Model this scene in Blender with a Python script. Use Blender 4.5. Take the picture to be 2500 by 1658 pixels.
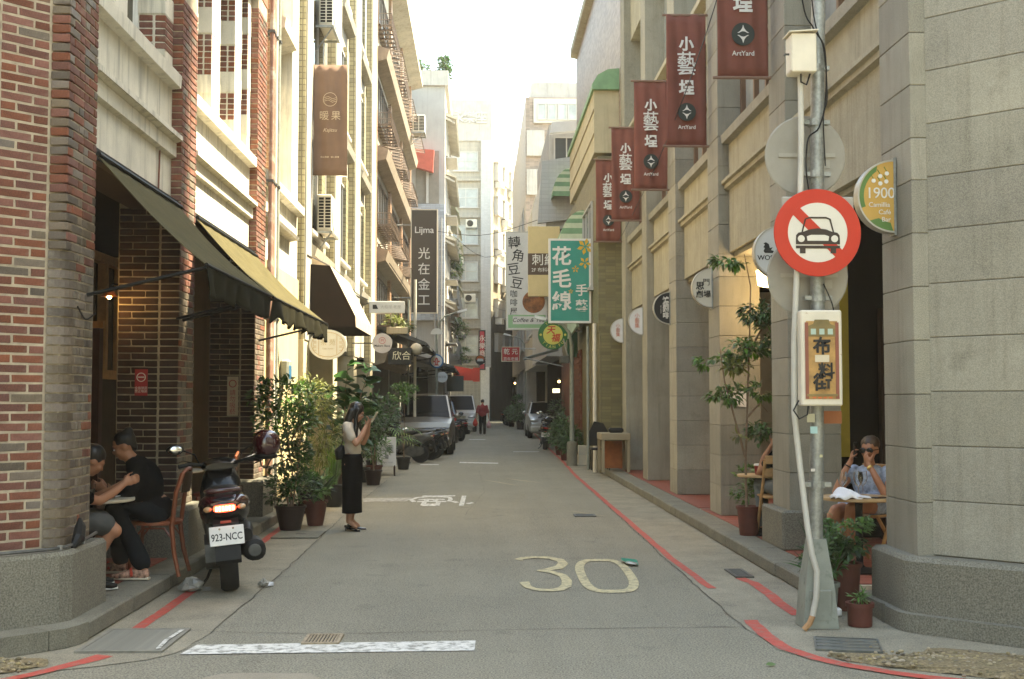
import bpy, math, random
from mathutils import Vector, Matrix, Euler
R_ = math.radians
for o in list(bpy.data.objects): bpy.data.objects.remove(o)
scn = bpy.context.scene
COL = scn.collection

# ---------------------------------------------------------------- camera
cam_d = bpy.data.cameras.new('camera'); cam = bpy.data.objects.new('camera', cam_d); COL.objects.link(cam)
cam.location = (0, 0, 1.62)
cam.rotation_euler = (R_(90 + 2.882), 0, R_(-1.578))
cam_d.sensor_width = 36; cam_d.lens = 2900 / 2500 * 36; cam_d.clip_start = .1; cam_d.clip_end = 3000
scn.camera = cam

# ---------------------------------------------------------------- sky, sun, exposure
SUN_EL, SUN_AZ = 61, 75
wd = bpy.data.worlds.new('World'); scn.world = wd; wd.use_nodes = True
wn = wd.node_tree.nodes; wl = wd.node_tree.links
sky = wn.new('ShaderNodeTexSky'); sky.sky_type = 'NISHITA'; sky.sun_disc = False
sky.sun_elevation = R_(SUN_EL); sky.sun_rotation = R_(SUN_AZ)
sky.air_density = 1.3; sky.dust_density = 1.5; sky.ozone_density = .6
bg = wn['Background']; bg.inputs['Strength'].default_value = .12
wl.new(sky.outputs[0], bg.inputs['Color'])
sun_d = bpy.data.lights.new('sun', 'SUN'); sun_d.energy = 3.4; sun_d.angle = R_(1.5); sun_d.color = (1, .93, .82)
sun = bpy.data.objects.new('sun', sun_d); COL.objects.link(sun)
sv = Vector((math.cos(R_(SUN_EL)) * math.sin(R_(SUN_AZ)), math.cos(R_(SUN_EL)) * math.cos(R_(SUN_AZ)), math.sin(R_(SUN_EL))))
sun.rotation_euler = sv.to_track_quat('Z', 'Y').to_euler(); sun.location = sv * 60
vs = scn.view_settings; vs.view_transform = 'Standard'; vs.look = 'None'; vs.gamma = 1; vs.use_curve_mapping = False
vs.exposure = 2.97
try: vs.use_white_balance = True; vs.white_balance_temperature = 7900; vs.white_balance_tint = 3
except AttributeError: pass
scn.render.engine = 'CYCLES'
cy = scn.cycles; cy.use_denoising = True; cy.max_bounces = 6; cy.diffuse_bounces = 3; cy.glossy_bounces = 3
cy.transmission_bounces = 6; cy.transparent_max_bounces = 8; cy.volume_bounces = 1; cy.caustics_reflective = False; cy.caustics_refractive = False

# ---------------------------------------------------------------- helpers
MATS = {}
def M(name, col=(.5, .5, .5), rough=.8, metal=0, var=.12, vs_=5., bump=0., bs=60., isl=0., streak=0., grain=0., gs=220., emit=0., spec=.5, coat=0., trans=0., alpha=1., spots=None, spots2=None, track=0., ior=1.45):
    if name in MATS: return MATS[name]
    m = bpy.data.materials.new(name); m.use_nodes = True; MATS[name] = m
    nt = m.node_tree; N = nt.nodes; L = nt.links; P = N['Principled BSDF']
    P.inputs['Roughness'].default_value = rough; P.inputs['Metallic'].default_value = metal
    P.inputs['Specular IOR Level'].default_value = spec; P.inputs['Coat Weight'].default_value = coat
    P.inputs['Transmission Weight'].default_value = trans; P.inputs['Alpha'].default_value = alpha; P.inputs['IOR'].default_value = ior
    c4 = (*col, 1)
    tc = N.new('ShaderNodeTexCoord')
    def noise(sc, det=4, ro=.6, vec=None):
        n = N.new('ShaderNodeTexNoise'); n.inputs['Scale'].default_value = sc; n.inputs['Detail'].default_value = det; n.inputs['Roughness'].default_value = ro
        L.new(vec or tc.outputs['Object'], n.inputs['Vector']); return n.outputs['Fac']
    def math_(op, a, b=None):
        n = N.new('ShaderNodeMath'); n.operation = op
        for i, q in enumerate((a, b)):
            if q is None: continue
            if isinstance(q, (int, float)): n.inputs[i].default_value = q
            else: L.new(q, n.inputs[i])
        return n.outputs[0]
    def mixc(fac, a, b, mode='MIX'):
        n = N.new('ShaderNodeMix'); n.data_type = 'RGBA'; n.blend_type = mode
        for idx, q in ((0, fac), (6, a), (7, b)):
            if isinstance(q, (int, float)): n.inputs[idx].default_value = q
            elif isinstance(q, tuple): n.inputs[idx].default_value = q if len(q) == 4 else (*q, 1)
            else: L.new(q, n.inputs[idx])
        return n.outputs[2]
    def ramp(fac, a, b):
        n = N.new('ShaderNodeMapRange'); n.inputs[1].default_value = a; n.inputs[2].default_value = b; L.new(fac, n.inputs[0]); return n.outputs[0]
    out = c4
    if var:
        f = ramp(noise(vs_, 5), .3, .7)
        lo = tuple(c * (1 - var) for c in col); hi = tuple(min(1, c * (1 + var)) for c in col)
        out = mixc(f, lo, hi)
    if isl:
        g = N.new('ShaderNodeNewGeometry'); oi = N.new('ShaderNodeObjectInfo')
        r = math_('FRACT', math_('ADD', g.outputs['Random Per Island'], oi.outputs['Random']))
        hsv = N.new('ShaderNodeHueSaturation')
        L.new(math_('ADD', math_('MULTIPLY', r, 2 * isl), 1 - isl), hsv.inputs['Value'])
        r2 = math_('FRACT', math_('MULTIPLY', r, 7.31))
        L.new(math_('ADD', math_('MULTIPLY', r2, .9 * isl), 1 - .6 * isl), hsv.inputs['Saturation'])
        L.new(math_('ADD', math_('MULTIPLY', r2, .03 * isl), .5 - .01 * isl), hsv.inputs['Hue'])
        if isinstance(out, tuple): hsv.inputs['Color'].default_value = out
        else: L.new(out, hsv.inputs['Color'])
        out = hsv.outputs[0]
    if spots2:
        out = mixc(math_('MULTIPLY', ramp(noise(spots2[1], 3, .5), spots2[2], spots2[3]), .75), out, spots2[0])
    if spots:                                  # (colour, noise scale, low, high): weathering with a shape of its own
        sc_, a_, b_ = spots[1:4]
        out = mixc(ramp(noise(sc_, 6, .65), a_, b_), out, spots[0])
    if track:                                  # worn lanes along the street
        mp = N.new('ShaderNodeMapping'); mp.inputs['Scale'].default_value = (2.4, .1, 1); L.new(tc.outputs['Object'], mp.inputs['Vector'])
        out = mixc(math_('MULTIPLY', ramp(noise(1.0, 4, .6, mp.outputs[0]), .42, .7), track), out, tuple(c * .55 for c in col))
    if streak:
        mp = N.new('ShaderNodeMapping'); mp.inputs['Scale'].default_value = (7, 7, .5); L.new(tc.outputs['Object'], mp.inputs['Vector'])
        f = ramp(noise(1.6, 5, .65, mp.outputs[0]), .5, .85)
        out = mixc(math_('MULTIPLY', f, streak), out, (.09, .08, .055))
    if grain:
        f = noise(gs, 2, .5)
        out = mixc(grain, out, mixc(ramp(f, .35, .65), tuple(c * .35 for c in col), tuple(min(1, c * 1.7) for c in col)))
    if isinstance(out, tuple): P.inputs['Base Color'].default_value = out
    else: L.new(out, P.inputs['Base Color'])
    if emit:
        P.inputs['Emission Color'].default_value = c4; P.inputs['Emission Strength'].default_value = emit
    if bump:
        b = N.new('ShaderNodeBump'); b.inputs['Strength'].default_value = bump; b.inputs['Distance'].default_value = .01
        L.new(noise(bs, 5, .65), b.inputs['Height']); L.new(b.outputs[0], P.inputs['Normal'])
    return m

class MB:
    def __init__(s): s.v = []; s.f = []; s.mi = []; s.cur = 0
    def add(s, vs, fs):
        o = len(s.v); s.v += [tuple(p) for p in vs]; s.f += [tuple(i + o for i in f) for f in fs]; s.mi += [s.cur] * len(fs); return s
    def box(s, x0, x1, y0, y1, z0, z1):
        x0, x1 = min(x0, x1), max(x0, x1); y0, y1 = min(y0, y1), max(y0, y1); z0, z1 = min(z0, z1), max(z0, z1)
        return s.add([(x0, y0, z0), (x1, y0, z0), (x1, y1, z0), (x0, y1, z0), (x0, y0, z1), (x1, y0, z1), (x1, y1, z1), (x0, y1, z1)],
                     [(0, 3, 2, 1), (4, 5, 6, 7), (0, 1, 5, 4), (1, 2, 6, 5), (2, 3, 7, 6), (3, 0, 4, 7)])
    def bbox(s, x0, x1, y0, y1, z0, z1, b=.01):
        """box with its edges cut"""
        x0, x1 = min(x0, x1), max(x0, x1); y0, y1 = min(y0, y1), max(y0, y1); z0, z1 = min(z0, z1), max(z0, z1)
        b = min(b, (x1 - x0) * .45, (y1 - y0) * .45, (z1 - z0) * .45)
        vs = []; X = (x0, x1); Y = (y0, y1); Z = (z0, z1)
        idx = {}
        for i in (0, 1):
            for j in (0, 1):
                for k in (0, 1):
                    sx, sy, sz = (b, -b)[i], (b, -b)[j], (b, -b)[k]
                    idx[i, j, k, 0] = len(vs); vs.append((X[i], Y[j] + sy, Z[k] + sz))
                    idx[i, j, k, 1] = len(vs); vs.append((X[i] + sx, Y[j], Z[k] + sz))
                    idx[i, j, k, 2] = len(vs); vs.append((X[i] + sx, Y[j] + sy, Z[k]))
        fs = []
        for a in (0, 1):
            q = [(a, 0, 0), (a, 1, 0), (a, 1, 1), (a, 0, 1)]; q = q if a else q[::-1]; fs.append([idx[(*t, 0)] for t in q])
            q = [(0, a, 0), (1, a, 0), (1, a, 1), (0, a, 1)]; q = q[::-1] if a else q; fs.append([idx[(*t, 1)] for t in q])
            q = [(0, 0, a), (1, 0, a), (1, 1, a), (0, 1, a)]; q = q if a else q[::-1]; fs.append([idx[(*t, 2)] for t in q])
        for a in (0, 1):
            for c in (0, 1):
                fs.append([idx[a, c, 0, 0], idx[a, c, 1, 0], idx[a, c, 1, 1], idx[a, c, 0, 1]][::(1 if a == c else -1)])
                fs.append([idx[a, 0, c, 0], idx[a, 1, c, 0], idx[a, 1, c, 2], idx[a, 0, c, 2]][::(-1 if a == c else 1)])
                fs.append([idx[0, a, c, 1], idx[1, a, c, 1], idx[1, a, c, 2], idx[0, a, c, 2]][::(1 if a == c else -1)])
        for i in (0, 1):
            for j in (0, 1):
                for k in (0, 1):
                    t = [idx[i, j, k, 0], idx[i, j, k, 1], idx[i, j, k, 2]]
                    fs.append(t if (i + j + k) % 2 else t[::-1])
        return s.add(vs, fs)
    def prism(s, poly, axis, a, b):
        """polygon (u,v) pushed along an axis: x -> (y,z), y -> (x,z), z -> (x,y)"""
        n = len(poly)
        mk = {'x': lambda u, v, w: (w, u, v), 'y': lambda u, v, w: (u, w, v), 'z': lambda u, v, w: (u, v, w)}[axis]
        vs = [mk(u, v, a) for u, v in poly] + [mk(u, v, b) for u, v in poly]
        fs = [tuple(range(n))[::-1], tuple(range(n, 2 * n))] + [(i, (i + 1) % n, n + (i + 1) % n, n + i) for i in range(n)]
        return s.add(vs, fs)
    def tube(s, pts, r, n=8, caps=True):
        pts = [Vector(p) for p in pts]; k = len(pts)
        rs = r if isinstance(r, (list, tuple)) else [r] * k
        t0 = (pts[1] - pts[0]).normalized(); ref = Vector((0, 0, 1)) if abs(t0.z) < .9 else Vector((1, 0, 0))
        u = t0.cross(ref).normalized(); vs = []
        for i in range(k):
            t = (pts[min(i + 1, k - 1)] - pts[max(i - 1, 0)])
            t = t.normalized() if t.length > 1e-9 else t0
            u = (u - t * u.dot(t)); u = u.normalized() if u.length > 1e-6 else t.orthogonal().normalized()
            w = t.cross(u)
            for j in range(n):
                a = 2 * math.pi * j / n; vs.append(pts[i] + (u * math.cos(a) + w * math.sin(a)) * rs[i])
        fs = [(i * n + j, i * n + (j + 1) % n, (i + 1) * n + (j + 1) % n, (i + 1) * n + j) for i in range(k - 1) for j in range(n)]
        if caps: fs += [tuple(range(n))[::-1], tuple(range((k - 1) * n, k * n))]
        return s.add(vs, fs)
    def lathe(s, prof, n=20, c=(0, 0, 0), ax='z', ring=False):
        vs = []
        for r, z in prof:
            for j in range(n):
                a = 2 * math.pi * j / n; x, y = r * math.cos(a), r * math.sin(a)
                vs.append({'z': (c[0] + x, c[1] + y, c[2] + z), 'y': (c[0] + x, c[1] + z, c[2] - y), 'x': (c[0] + z, c[1] + x, c[2] + y)}[ax])
        k = len(prof)
        fs = [(i * n + j, i * n + (j + 1) % n, (i + 1) * n + (j + 1) % n, (i + 1) * n + j) for i in range(k - 1) for j in range(n)]
        if ring: fs += [((k - 1) * n + j, (k - 1) * n + (j + 1) % n, (j + 1) % n, j) for j in range(n)]
        else: fs += [tuple(range(n))[::-1], tuple(range((k - 1) * n, k * n))]
        return s.add(vs, fs)
    def ell(s, c, r, n=12, m=8, rot=None):
        vs = []; c = Vector(c); r = (r, r, r) if isinstance(r, (int, float)) else r
        for i in range(m + 1):
            th = math.pi * i / m
            for j in range(n):
                a = 2 * math.pi * j / n
                p = Vector((r[0] * math.sin(th) * math.cos(a), r[1] * math.sin(th) * math.sin(a), -r[2] * math.cos(th)))
                vs.append(c + (rot @ p if rot else p))
        fs = [(i * n + j, i * n + (j + 1) % n, (i + 1) * n + (j + 1) % n, (i + 1) * n + j) for i in range(m) for j in range(n)]
        return s.add(vs, fs)
    def grid(s, fn, nu, nv):
        vs = [fn(i / nu, j / nv) for j in range(nv + 1) for i in range(nu + 1)]
        fs = [(j * (nu + 1) + i, j * (nu + 1) + i + 1, (j + 1) * (nu + 1) + i + 1, (j + 1) * (nu + 1) + i) for j in range(nv) for i in range(nu)]
        return s.add(vs, fs)
    def quad(s, a, b, c, d): return s.add([a, b, c, d], [(0, 1, 2, 3)])
    def xf(s, mt, start=0):
        for i in range(start, len(s.v)): s.v[i] = tuple(mt @ Vector(s.v[i]))
        return s
    def mesh(s, name, mats, off=None, smooth=False):
        me = bpy.data.meshes.new(name)
        vs = s.v if off is None else [(x - off[0], y - off[1], z - off[2]) for x, y, z in s.v]
        me.from_pydata(vs, [], s.f)
        for m in (mats if isinstance(mats, (list, tuple)) else [mats]): me.materials.append(m)
        if any(s.mi): me.polygons.foreach_set('material_index', s.mi)
        if smooth:
            me.shade_smooth() if hasattr(me, 'shade_smooth') else me.polygons.foreach_set('use_smooth', [True] * len(me.polygons))
            if smooth != 1 and hasattr(me, 'set_sharp_from_angle'): me.set_sharp_from_angle(angle=R_(smooth))
        me.update(); return me
    def to(s, name, mats, root=None, w=False, smooth=False, solid=0, **kw):
        """link as ONE mesh object; w: the coordinates are world coordinates, taken relative to the (unrotated) parent chain"""
        off = None
        if root is not None and w: off = wloc(root)
        me = s.mesh(name, mats, off, smooth)
        o = bpy.data.objects.new(name, me); COL.objects.link(o); o.parent = root
        if solid:
            md = o.modifiers.new('solid', 'SOLIDIFY'); md.thickness = solid; md.offset = 0
        for k, q in kw.items(): o[k] = q
        return o

def wloc(o):
    v = Vector((0, 0, 0))
    while o is not None: v += Vector(o.location); o = o.parent
    return v
def thing(name, label, cat, loc=(0, 0, 0), rz=0, group=None):
    o = bpy.data.objects.new(name, None); COL.objects.link(o); o.location = loc; o.rotation_euler = (0, 0, rz)
    o.empty_display_size = .1; o['label'] = label; o['category'] = cat
    if group: o['group'] = group
    return o
def tag(o, label, cat, group=None):
    o['label'] = label; o['category'] = cat
    if group: o['group'] = group
    return o
def struct(o): o['kind'] = 'structure'; return o
def put(name, me, root, loc=(0, 0, 0), rot=(0, 0, 0), sc=(1, 1, 1), **kw):
    o = bpy.data.objects.new(name, me); COL.objects.link(o); o.parent = root; o.location = loc; o.rotation_euler = rot; o.scale = sc
    for k, q in kw.items(): o[k] = q
    return o
def clone(root, loc, rz=0, label=None, sc=None, mats=None):
    r = root.copy(); COL.objects.link(r); r.location = loc; r.rotation_euler = (0, 0, rz)
    if label: r['label'] = label
    if sc: r.scale = (sc, sc, sc)
    def fix(c):
        if mats and c.data:
            for i, s in enumerate(c.material_slots):
                if s.material and s.material.name in mats:
                    s.link = 'OBJECT'; s.material = mats[s.material.name]
    for ch in list(root.children):
        c = ch.copy(); COL.objects.link(c); c.parent = r; fix(c)
        for g in list(ch.children):
            d = g.copy(); COL.objects.link(d); d.parent = c; fix(d)
    return r
_tx = {}
def tmesh(txt, size, mat, ext=.003, bold=0., shear=0., ls=1., cs=1., align='CENTER', wide=1.):
    key = (txt, size, mat.name, ext, bold, shear, ls, cs, align, wide)
    if key in _tx: return _tx[key]
    cu = bpy.data.curves.new('text', 'FONT'); cu.body = txt; cu.size = size; cu.extrude = ext; cu.offset = bold * size; cu.shear = shear
    cu.align_x = align; cu.align_y = 'CENTER'; cu.space_line = ls; cu.space_character = cs; cu.resolution_u = 3
    ob = bpy.data.objects.new('text', cu)
    me = bpy.data.meshes.new_from_object(ob); bpy.data.objects.remove(ob)
    me.materials.clear(); me.materials.append(mat)
    if wide != 1:
        for v in me.vertices: v.co.x *= wide
    _tx[key] = me; return me
def text(root, txt, size, mat, x=0, z=0, y=0, name='lettering', rot=0, **kw):
    """upright lettering facing the local -Y of its sign"""
    return put(name, tmesh(txt, size, mat, **kw), root, (x, y, z), (R_(90), 0, 0) if not rot else Euler((R_(90), 0, 0)).to_matrix().to_4x4().to_euler(), (1, 1, 1)) if not rot else put(name, tmesh(txt, size, mat, **kw), root, (x, y, z), (Matrix.Rotation(-R_(rot), 4, 'Y') @ Matrix.Rotation(R_(90), 4, 'X')).to_euler())
def circ(r, n=32, a0=0, a1=360, cx=0, cz=0, rz=None):
    rz = rz or r
    return [(cx + r * math.cos(R_(a0 + (a1 - a0) * i / n)), cz + rz * math.sin(R_(a0 + (a1 - a0) * i / n))) for i in range(n + (a1 - a0 != 360))]
rng = random.Random(7)

# ---------------------------------------------------------------- materials
BRICK = M('brick_red', (.165, .058, .036), .9, var=.35, vs_=14, isl=.38, bump=.35, bs=90, grain=.25, gs=130, spots=((.2, .15, .11), 9, .5, .72))
BRICKG = M('brick_glazed_brown', (.125, .095, .068), .65, var=.3, vs_=12, isl=.5, bump=.3, bs=90, grain=.2, gs=130, spots=((.24, .215, .17), 6, .48, .72))
BRICKD = M('brick_shaded_brown', (.05, .027, .019), .8, var=.3, vs_=12, isl=.45, bump=.3, bs=90, grain=.2, gs=130, spec=.2)  # darker copy of the pier bricks; arcade shade put into its colour
MORTAR = M('mortar', (.36, .3, .215), .95, var=.3, vs_=9, bump=.4, bs=120)
PLASTER = M('cream_plaster', (.64, .6, .5), .9, var=.14, vs_=3, streak=.9, bump=.12, bs=50, grain=.1, gs=160)
GRANITE = M('grey_terrazzo', (.17, .16, .125), .85, var=.15, vs_=3, streak=.45, bump=.3, bs=120, grain=.5, gs=95)
STONE = M('grey_stone_render', (.275, .258, .205), .9, var=.2, vs_=1.6, streak=.65, isl=.2, bump=.25, bs=110, grain=.3, gs=140, spots=((.15, .14, .105), 3, .58, .8))
STONE2 = M('grey_stone_spandrel', (.34, .31, .225), .9, var=.16, vs_=3, streak=.8, bump=.25, bs=110, grain=.25, gs=140)
ASPHALT = M('asphalt', (.225, .208, .155), .9, track=.55, var=.22, vs_=.6, bump=.7, bs=140, grain=.6, gs=85, spots=((.15, .14, .105), .8, .5, .78), spots2=((.09, .083, .065), 2.6, .62, .7))
CONCRETE = M('gutter_concrete', (.25, .225, .165), .95, var=.25, vs_=2.2, bump=.4, bs=90, grain=.4, gs=110, spots=((.12, .11, .085), 2.5, .5, .75))
KERB = M('kerb_stone', (.17, .16, .122), .9, var=.25, vs_=4, streak=.3, bump=.3, bs=90, grain=.4, gs=120, spots=((.1, .095, .07), 5, .52, .72))
GRAVEL = M('mossy_gravel', (.2, .155, .085), .95, var=.35, vs_=22, bump=.9, bs=60, grain=.5, gs=60, spots=((.06, .07, .03), 5, .55, .7))
REDTILE = M('red_floor_tile', (.23, .06, .035), .6, var=.2, vs_=8, bump=.1)
REDPAINT = M('red_road_paint', (.42, .07, .05), .8, var=.18, vs_=12, bump=.2, bs=120, grain=.25, spots=((.2, .17, .13), 13, .5, .68))
WHITEPAINT = M('white_road_paint', (.62, .6, .54), .8, var=.12, vs_=12, bump=.2, grain=.2, spots=((.17, .16, .125), 15, .47, .6))
YELLOWPAINT = M('yellowed_road_paint', (.5, .43, .25), .85, var=.15, vs_=12, bump=.2, grain=.3, spots=((.17, .157, .12), 14, .47, .62))
IRON = M('cast_iron', (.1, .1, .092), .6, .5, var=.3, vs_=10, bump=.2)
STEEL = M('galvanised_steel', (.3, .31, .29), .5, .6, var=.25, vs_=9, grain=.15, gs=50, spots=((.14, .15, .12), 5, .55, .7))
GREYPAINT = M('grey_green_paint', (.24, .255, .215), .55, var=.15, vs_=7, spots=((.13, .14, .11), 9, .58, .7))
WHITEPL = M('white_plastic', (.72, .7, .65), .45, var=.05)
CREAMMET = M('cream_enamel', (.68, .62, .5), .5, var=.08, spots=((.4, .25, .13), 9, .66, .75))
BLACKM = M('black_metal', (.01, .01, .0095), .5, .1, var=.2, spec=.2)
BLACKP = M('black_plastic', (.009, .009, .0085), .45, var=.2, spec=.25)
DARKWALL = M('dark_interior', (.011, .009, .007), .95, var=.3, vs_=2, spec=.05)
DARKWOOD = M('dark_wood', (.03, .015, .008), .6, var=.3, vs_=14, spec=.2)
REDWOOD = M('red_brown_bentwood', (.2, .055, .022), .38, var=.25, vs_=18, coat=.2)
TANWOOD = M('tan_wood', (.42, .24, .1), .5, var=.2, vs_=14)
OLIVE = M('olive_canvas', (.07, .06, .028), .95, spec=.1, var=.3, vs_=5, bump=.25, bs=200, streak=.2, grain=.25, gs=200)
OLIVED = M('dark_canvas', (.02, .0185, .011), .98, spec=.05, var=.3, vs_=8, bump=.2)
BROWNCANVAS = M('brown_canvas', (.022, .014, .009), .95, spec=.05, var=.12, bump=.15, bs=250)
GLASS = M('window_glass', (.05, .055, .055), .06, var=.1, spec=.8)
GLASSL = M('pale_window_glass', (.3, .32, .31), .12, var=.25, vs_=2, spec=.8)
CLEAR = M('drinking_glass', (.95, .97, .97), .02, var=0, trans=1.)
# ---------------------------------------------------------------- ground, road, gutters, kerbs
struct(MB().quad((-900, -600, -.06), (900, -600, -.06), (900, 1500, -.06), (-900, 1500, -.06)).to('ground', CONCRETE))
road = struct(MB().grid(lambda u, v: (-40 + 80 * u, -20 + 125 * v, .0015 * math.sin(u * 90) * math.sin(v * 40) - .0015), 60, 90).to('road', ASPHALT))
def ribbon(pts, w, z, ys=1.):
    """flat strip along points; ys stretches the strip's own thickness along the street"""
    P = [Vector((x, y / ys, 0)) for x, y in pts]; mb = MB(); vs = []
    for i, p in enumerate(P):
        t = (P[min(i + 1, len(P) - 1)] - P[max(i - 1, 0)]).normalized(); n = Vector((-t.y, t.x, 0))
        ww = w[i] if isinstance(w, (list, tuple)) else w
        for s in (1, -1):
            q = p + n * ww * .5 * s; vs.append((q.x, q.y * ys, z))
    return mb.add(vs, [(2 * i, 2 * i + 1, 2 * i + 3, 2 * i + 2)[::-1] for i in range(len(P) - 1)])
def sheet(pts, z): return MB().add([(x, y, z) for x, y in pts], [tuple(range(len(pts)))])
def wob(pts, step, amp, seed=1):
    r = random.Random(seed); out = []
    for a, b in zip(pts, pts[1:]):
        n = max(1, int(math.dist(a, b) / step))
        for i in range(n):
            t = i / n; out.append((a[0] + (b[0] - a[0]) * t + r.uniform(-amp, amp), a[1] + (b[1] - a[1]) * t + r.uniform(-amp, amp)))
    return out + [pts[-1]]
lg = wob([(-1.75, 92), (-1.8, 30), (-1.9, 18), (-1.85, 11.5), (-1.865, 9), (-1.875, 8.2), (-1.93, 7.72), (-2.06, 7.53), (-2.3, 7.38), (-2.55, 7.24), (-5.5, 4.4)], .16, .012, 3)
struct(sheet(lg + [(-6.2, 5), (-3, 8.2), (-2.9, 92)], .0025).to('gutter', CONCRETE))
rg = wob([(2.3, 92), (2.2, 45), (2.13, 32), (1.98, 20), (1.9, 12), (1.89, 9), (1.9, 8.4), (1.94, 7.75), (2.06, 7.42), (2.3, 7.12), (2.8, 6.78), (6, 4.6)], .16, .014, 4)
struct(sheet((rg + [(6.6, 5.6), (3.2, 8.4), (3.1, 92)])[::-1], .0025).to('gutter', CONCRETE))
for pts, sd in (([(-2.62, 7.35), (-2.72, 7.6), (-3.1, 7.45), (-4.6, 5.9), (-4.4, 5.4)], 5), ([(2.2, 7.48), (2.22, 7.6), (2.42, 7.54), (2.66, 7.5), (2.95, 7.75), (3.4, 7.5), (5, 5.9), (4.7, 5.68), (2.9, 6.92), (2.45, 7.2)], 6)):
    p = wob(pts + [pts[0]], .07, .025, sd); r = random.Random(sd); c = (sum(q[0] for q in p) / len(p), sum(q[1] for q in p) / len(p))
    mb = MB(); k = len(p) - 1; vs = [(c[0], c[1], .03)]
    for s, zz in ((.33, .026), (.66, .03), (.9, .02), (1, .007)):
        vs += [(c[0] + (q[0] - c[0]) * s, c[1] + (q[1] - c[1]) * s, zz + r.uniform(-.004, .006)) for q in p[:k]]
    fs = [(0, 1 + i, 1 + (i + 1) % k) for i in range(k)]
    for j in range(3): fs += [(1 + j * k + i, 1 + (j + 1) * k + i, 1 + (j + 1) * k + (i + 1) % k, 1 + j * k + (i + 1) % k) for i in range(k)]
    vv = mb.add(vs, fs)
    a = sum((Vector(vv.v[f[1]]) - Vector(vv.v[f[0]])).cross(Vector(vv.v[f[2]]) - Vector(vv.v[f[0]])).z for f in vv.f)
    if a < 0: vv.f = [f[::-1] for f in vv.f]
    o = vv.to('mossy_gravel', GRAVEL, smooth=True); o['kind'] = 'structure'
# kerbs: stones of their own on each side
def kerb(line, inner, nm, n_until):
    base = struct(MB().add([], []).to(nm, KERB)) if False else None
    return base
KL = [(-2.62, 92), (-2.62, 8.12), (-2.66, 7.95), (-2.76, 7.8), (-6, 4.62)]
KLi = [(-2.92, 92), (-2.92, 8.2), (-2.95, 8.05), (-3.02, 7.95), (-6.3, 4.75)]
def wall_strip(o, i, z0, z1):
    mb = MB(); n = len(o)
    for k in range(n - 1):
        a, b, c, d = o[k], o[k + 1], i[k + 1], i[k]
        vs = [(*a, z0), (*b, z0), (*c, z0), (*d, z0), (*a, z1), (*b, z1), (*c, z1), (*d, z1)]
        mb.add(vs, [(4, 5, 6, 7), (0, 1, 5, 4), (1, 2, 6, 5), (2, 3, 7, 6), (3, 0, 4, 7)])
    return mb
def orient(mb):
    return mb
kl = struct(wall_strip([(x - .03, y) for x, y in KL], KLi, 0, .095).to('kerb', KERB))
KLs = wob([(-2.62, 60), (-2.62, 8.12)], 60, 0)
ys = [8.14 + 1.06 * i for i in range(12)]
for i in range(11):
    y0, y1 = ys[i] + .004, ys[i + 1] - .004
    MB().bbox(-2.925, -2.62 + rng.uniform(-.006, .006), y0, y1, .006, .132 + rng.uniform(-.003, .003), .012).to('kerb_stone', KERB, kl)
MB().bbox(-2.925, -2.62, ys[11] + .004, 92, .006, .13, .012).to('kerb_stone', KERB, kl)
o_ = [(-2.62, 8.136), (-2.635, 8.0), (-2.68, 7.89), (-2.76, 7.8)]; i_ = [(-2.925, 8.136), (-2.93, 8.08), (-2.96, 8.03), (-3.0, 7.99)]
wall_strip(o_, i_, .006, .132).to('kerb_stone', KERB, kl)
for k in range(4):
    t0, t1 = .005 + k * 1.0, 1.0 + k * 1.0; c = .7071
    wall_strip([(-2.76 - t0 * c, 7.8 - t0 * c), (-2.76 - t1 * c, 7.8 - t1 * c)], [(-3.0 - t0 * c, 7.99 - t0 * c), (-3.0 - t1 * c, 7.99 - t1 * c)], .006, .132).to('kerb_stone', KERB, kl)
kr = struct(wall_strip([(3.02, 9.6), (3.02, 92)], [(2.78, 9.6), (2.78, 92)], 0, .095).to('kerb', KERB))
ys = [9.75 + 1.1 * i for i in range(13)]
for i in range(12):
    MB().bbox(2.7 + rng.uniform(-.006, .006), 3.02, ys[i] + .004, ys[i + 1] - .004, .006, .13 + rng.uniform(-.003, .003), .012).to('kerb_stone', KERB, kr)
MB().bbox(2.7, 3.02, ys[12] + .004, 92, .006, .13, .012).to('kerb_stone', KERB, kr)
# arcade floors: slab and tiles one can see
fl = struct(MB().box(-7.5, -2.925, 8.2, 17, .004, .118).to('arcade_floor', MORTAR))
tm = MB().bbox(-.145, .145, -.145, .145, 0, .012, .004).mesh('floor_tile', REDTILE)
for i in range(5):
    for j in range(22):
        put('floor_tile', tm, fl, (-3.08 - .3 * i, 8.36 + .3 * j, .1185 + rng.uniform(-.001, .001)))
MB().box(-7.5, -4.45, 8.2, 17, .1182, .128).to('floor_tiling', REDTILE, fl, kind='stuff')
MB().box(-4.43, -2.93, 14.97, 17, .1181, .1285).to('floor_tiling', REDTILE, fl, kind='stuff')
fr = struct(MB().box(3.02, 7.5, 9.6, 26, .004, .116).to('arcade_floor', MORTAR))
for i in range(5):
    for j in range(22):
        put('floor_tile', tm, fr, (3.175 + .3 * i, 9.8 + .3 * j, .1165 + rng.uniform(-.001, .001)))
MB().box(4.53, 7.5, 9.6, 26, .1162, .127).to('floor_tiling', REDTILE, fr, kind='stuff')

MB().box(3.03, 4.52, 16.42, 26, .1162, .1275).to('floor_tiling', REDTILE, fr, kind='stuff')
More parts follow.
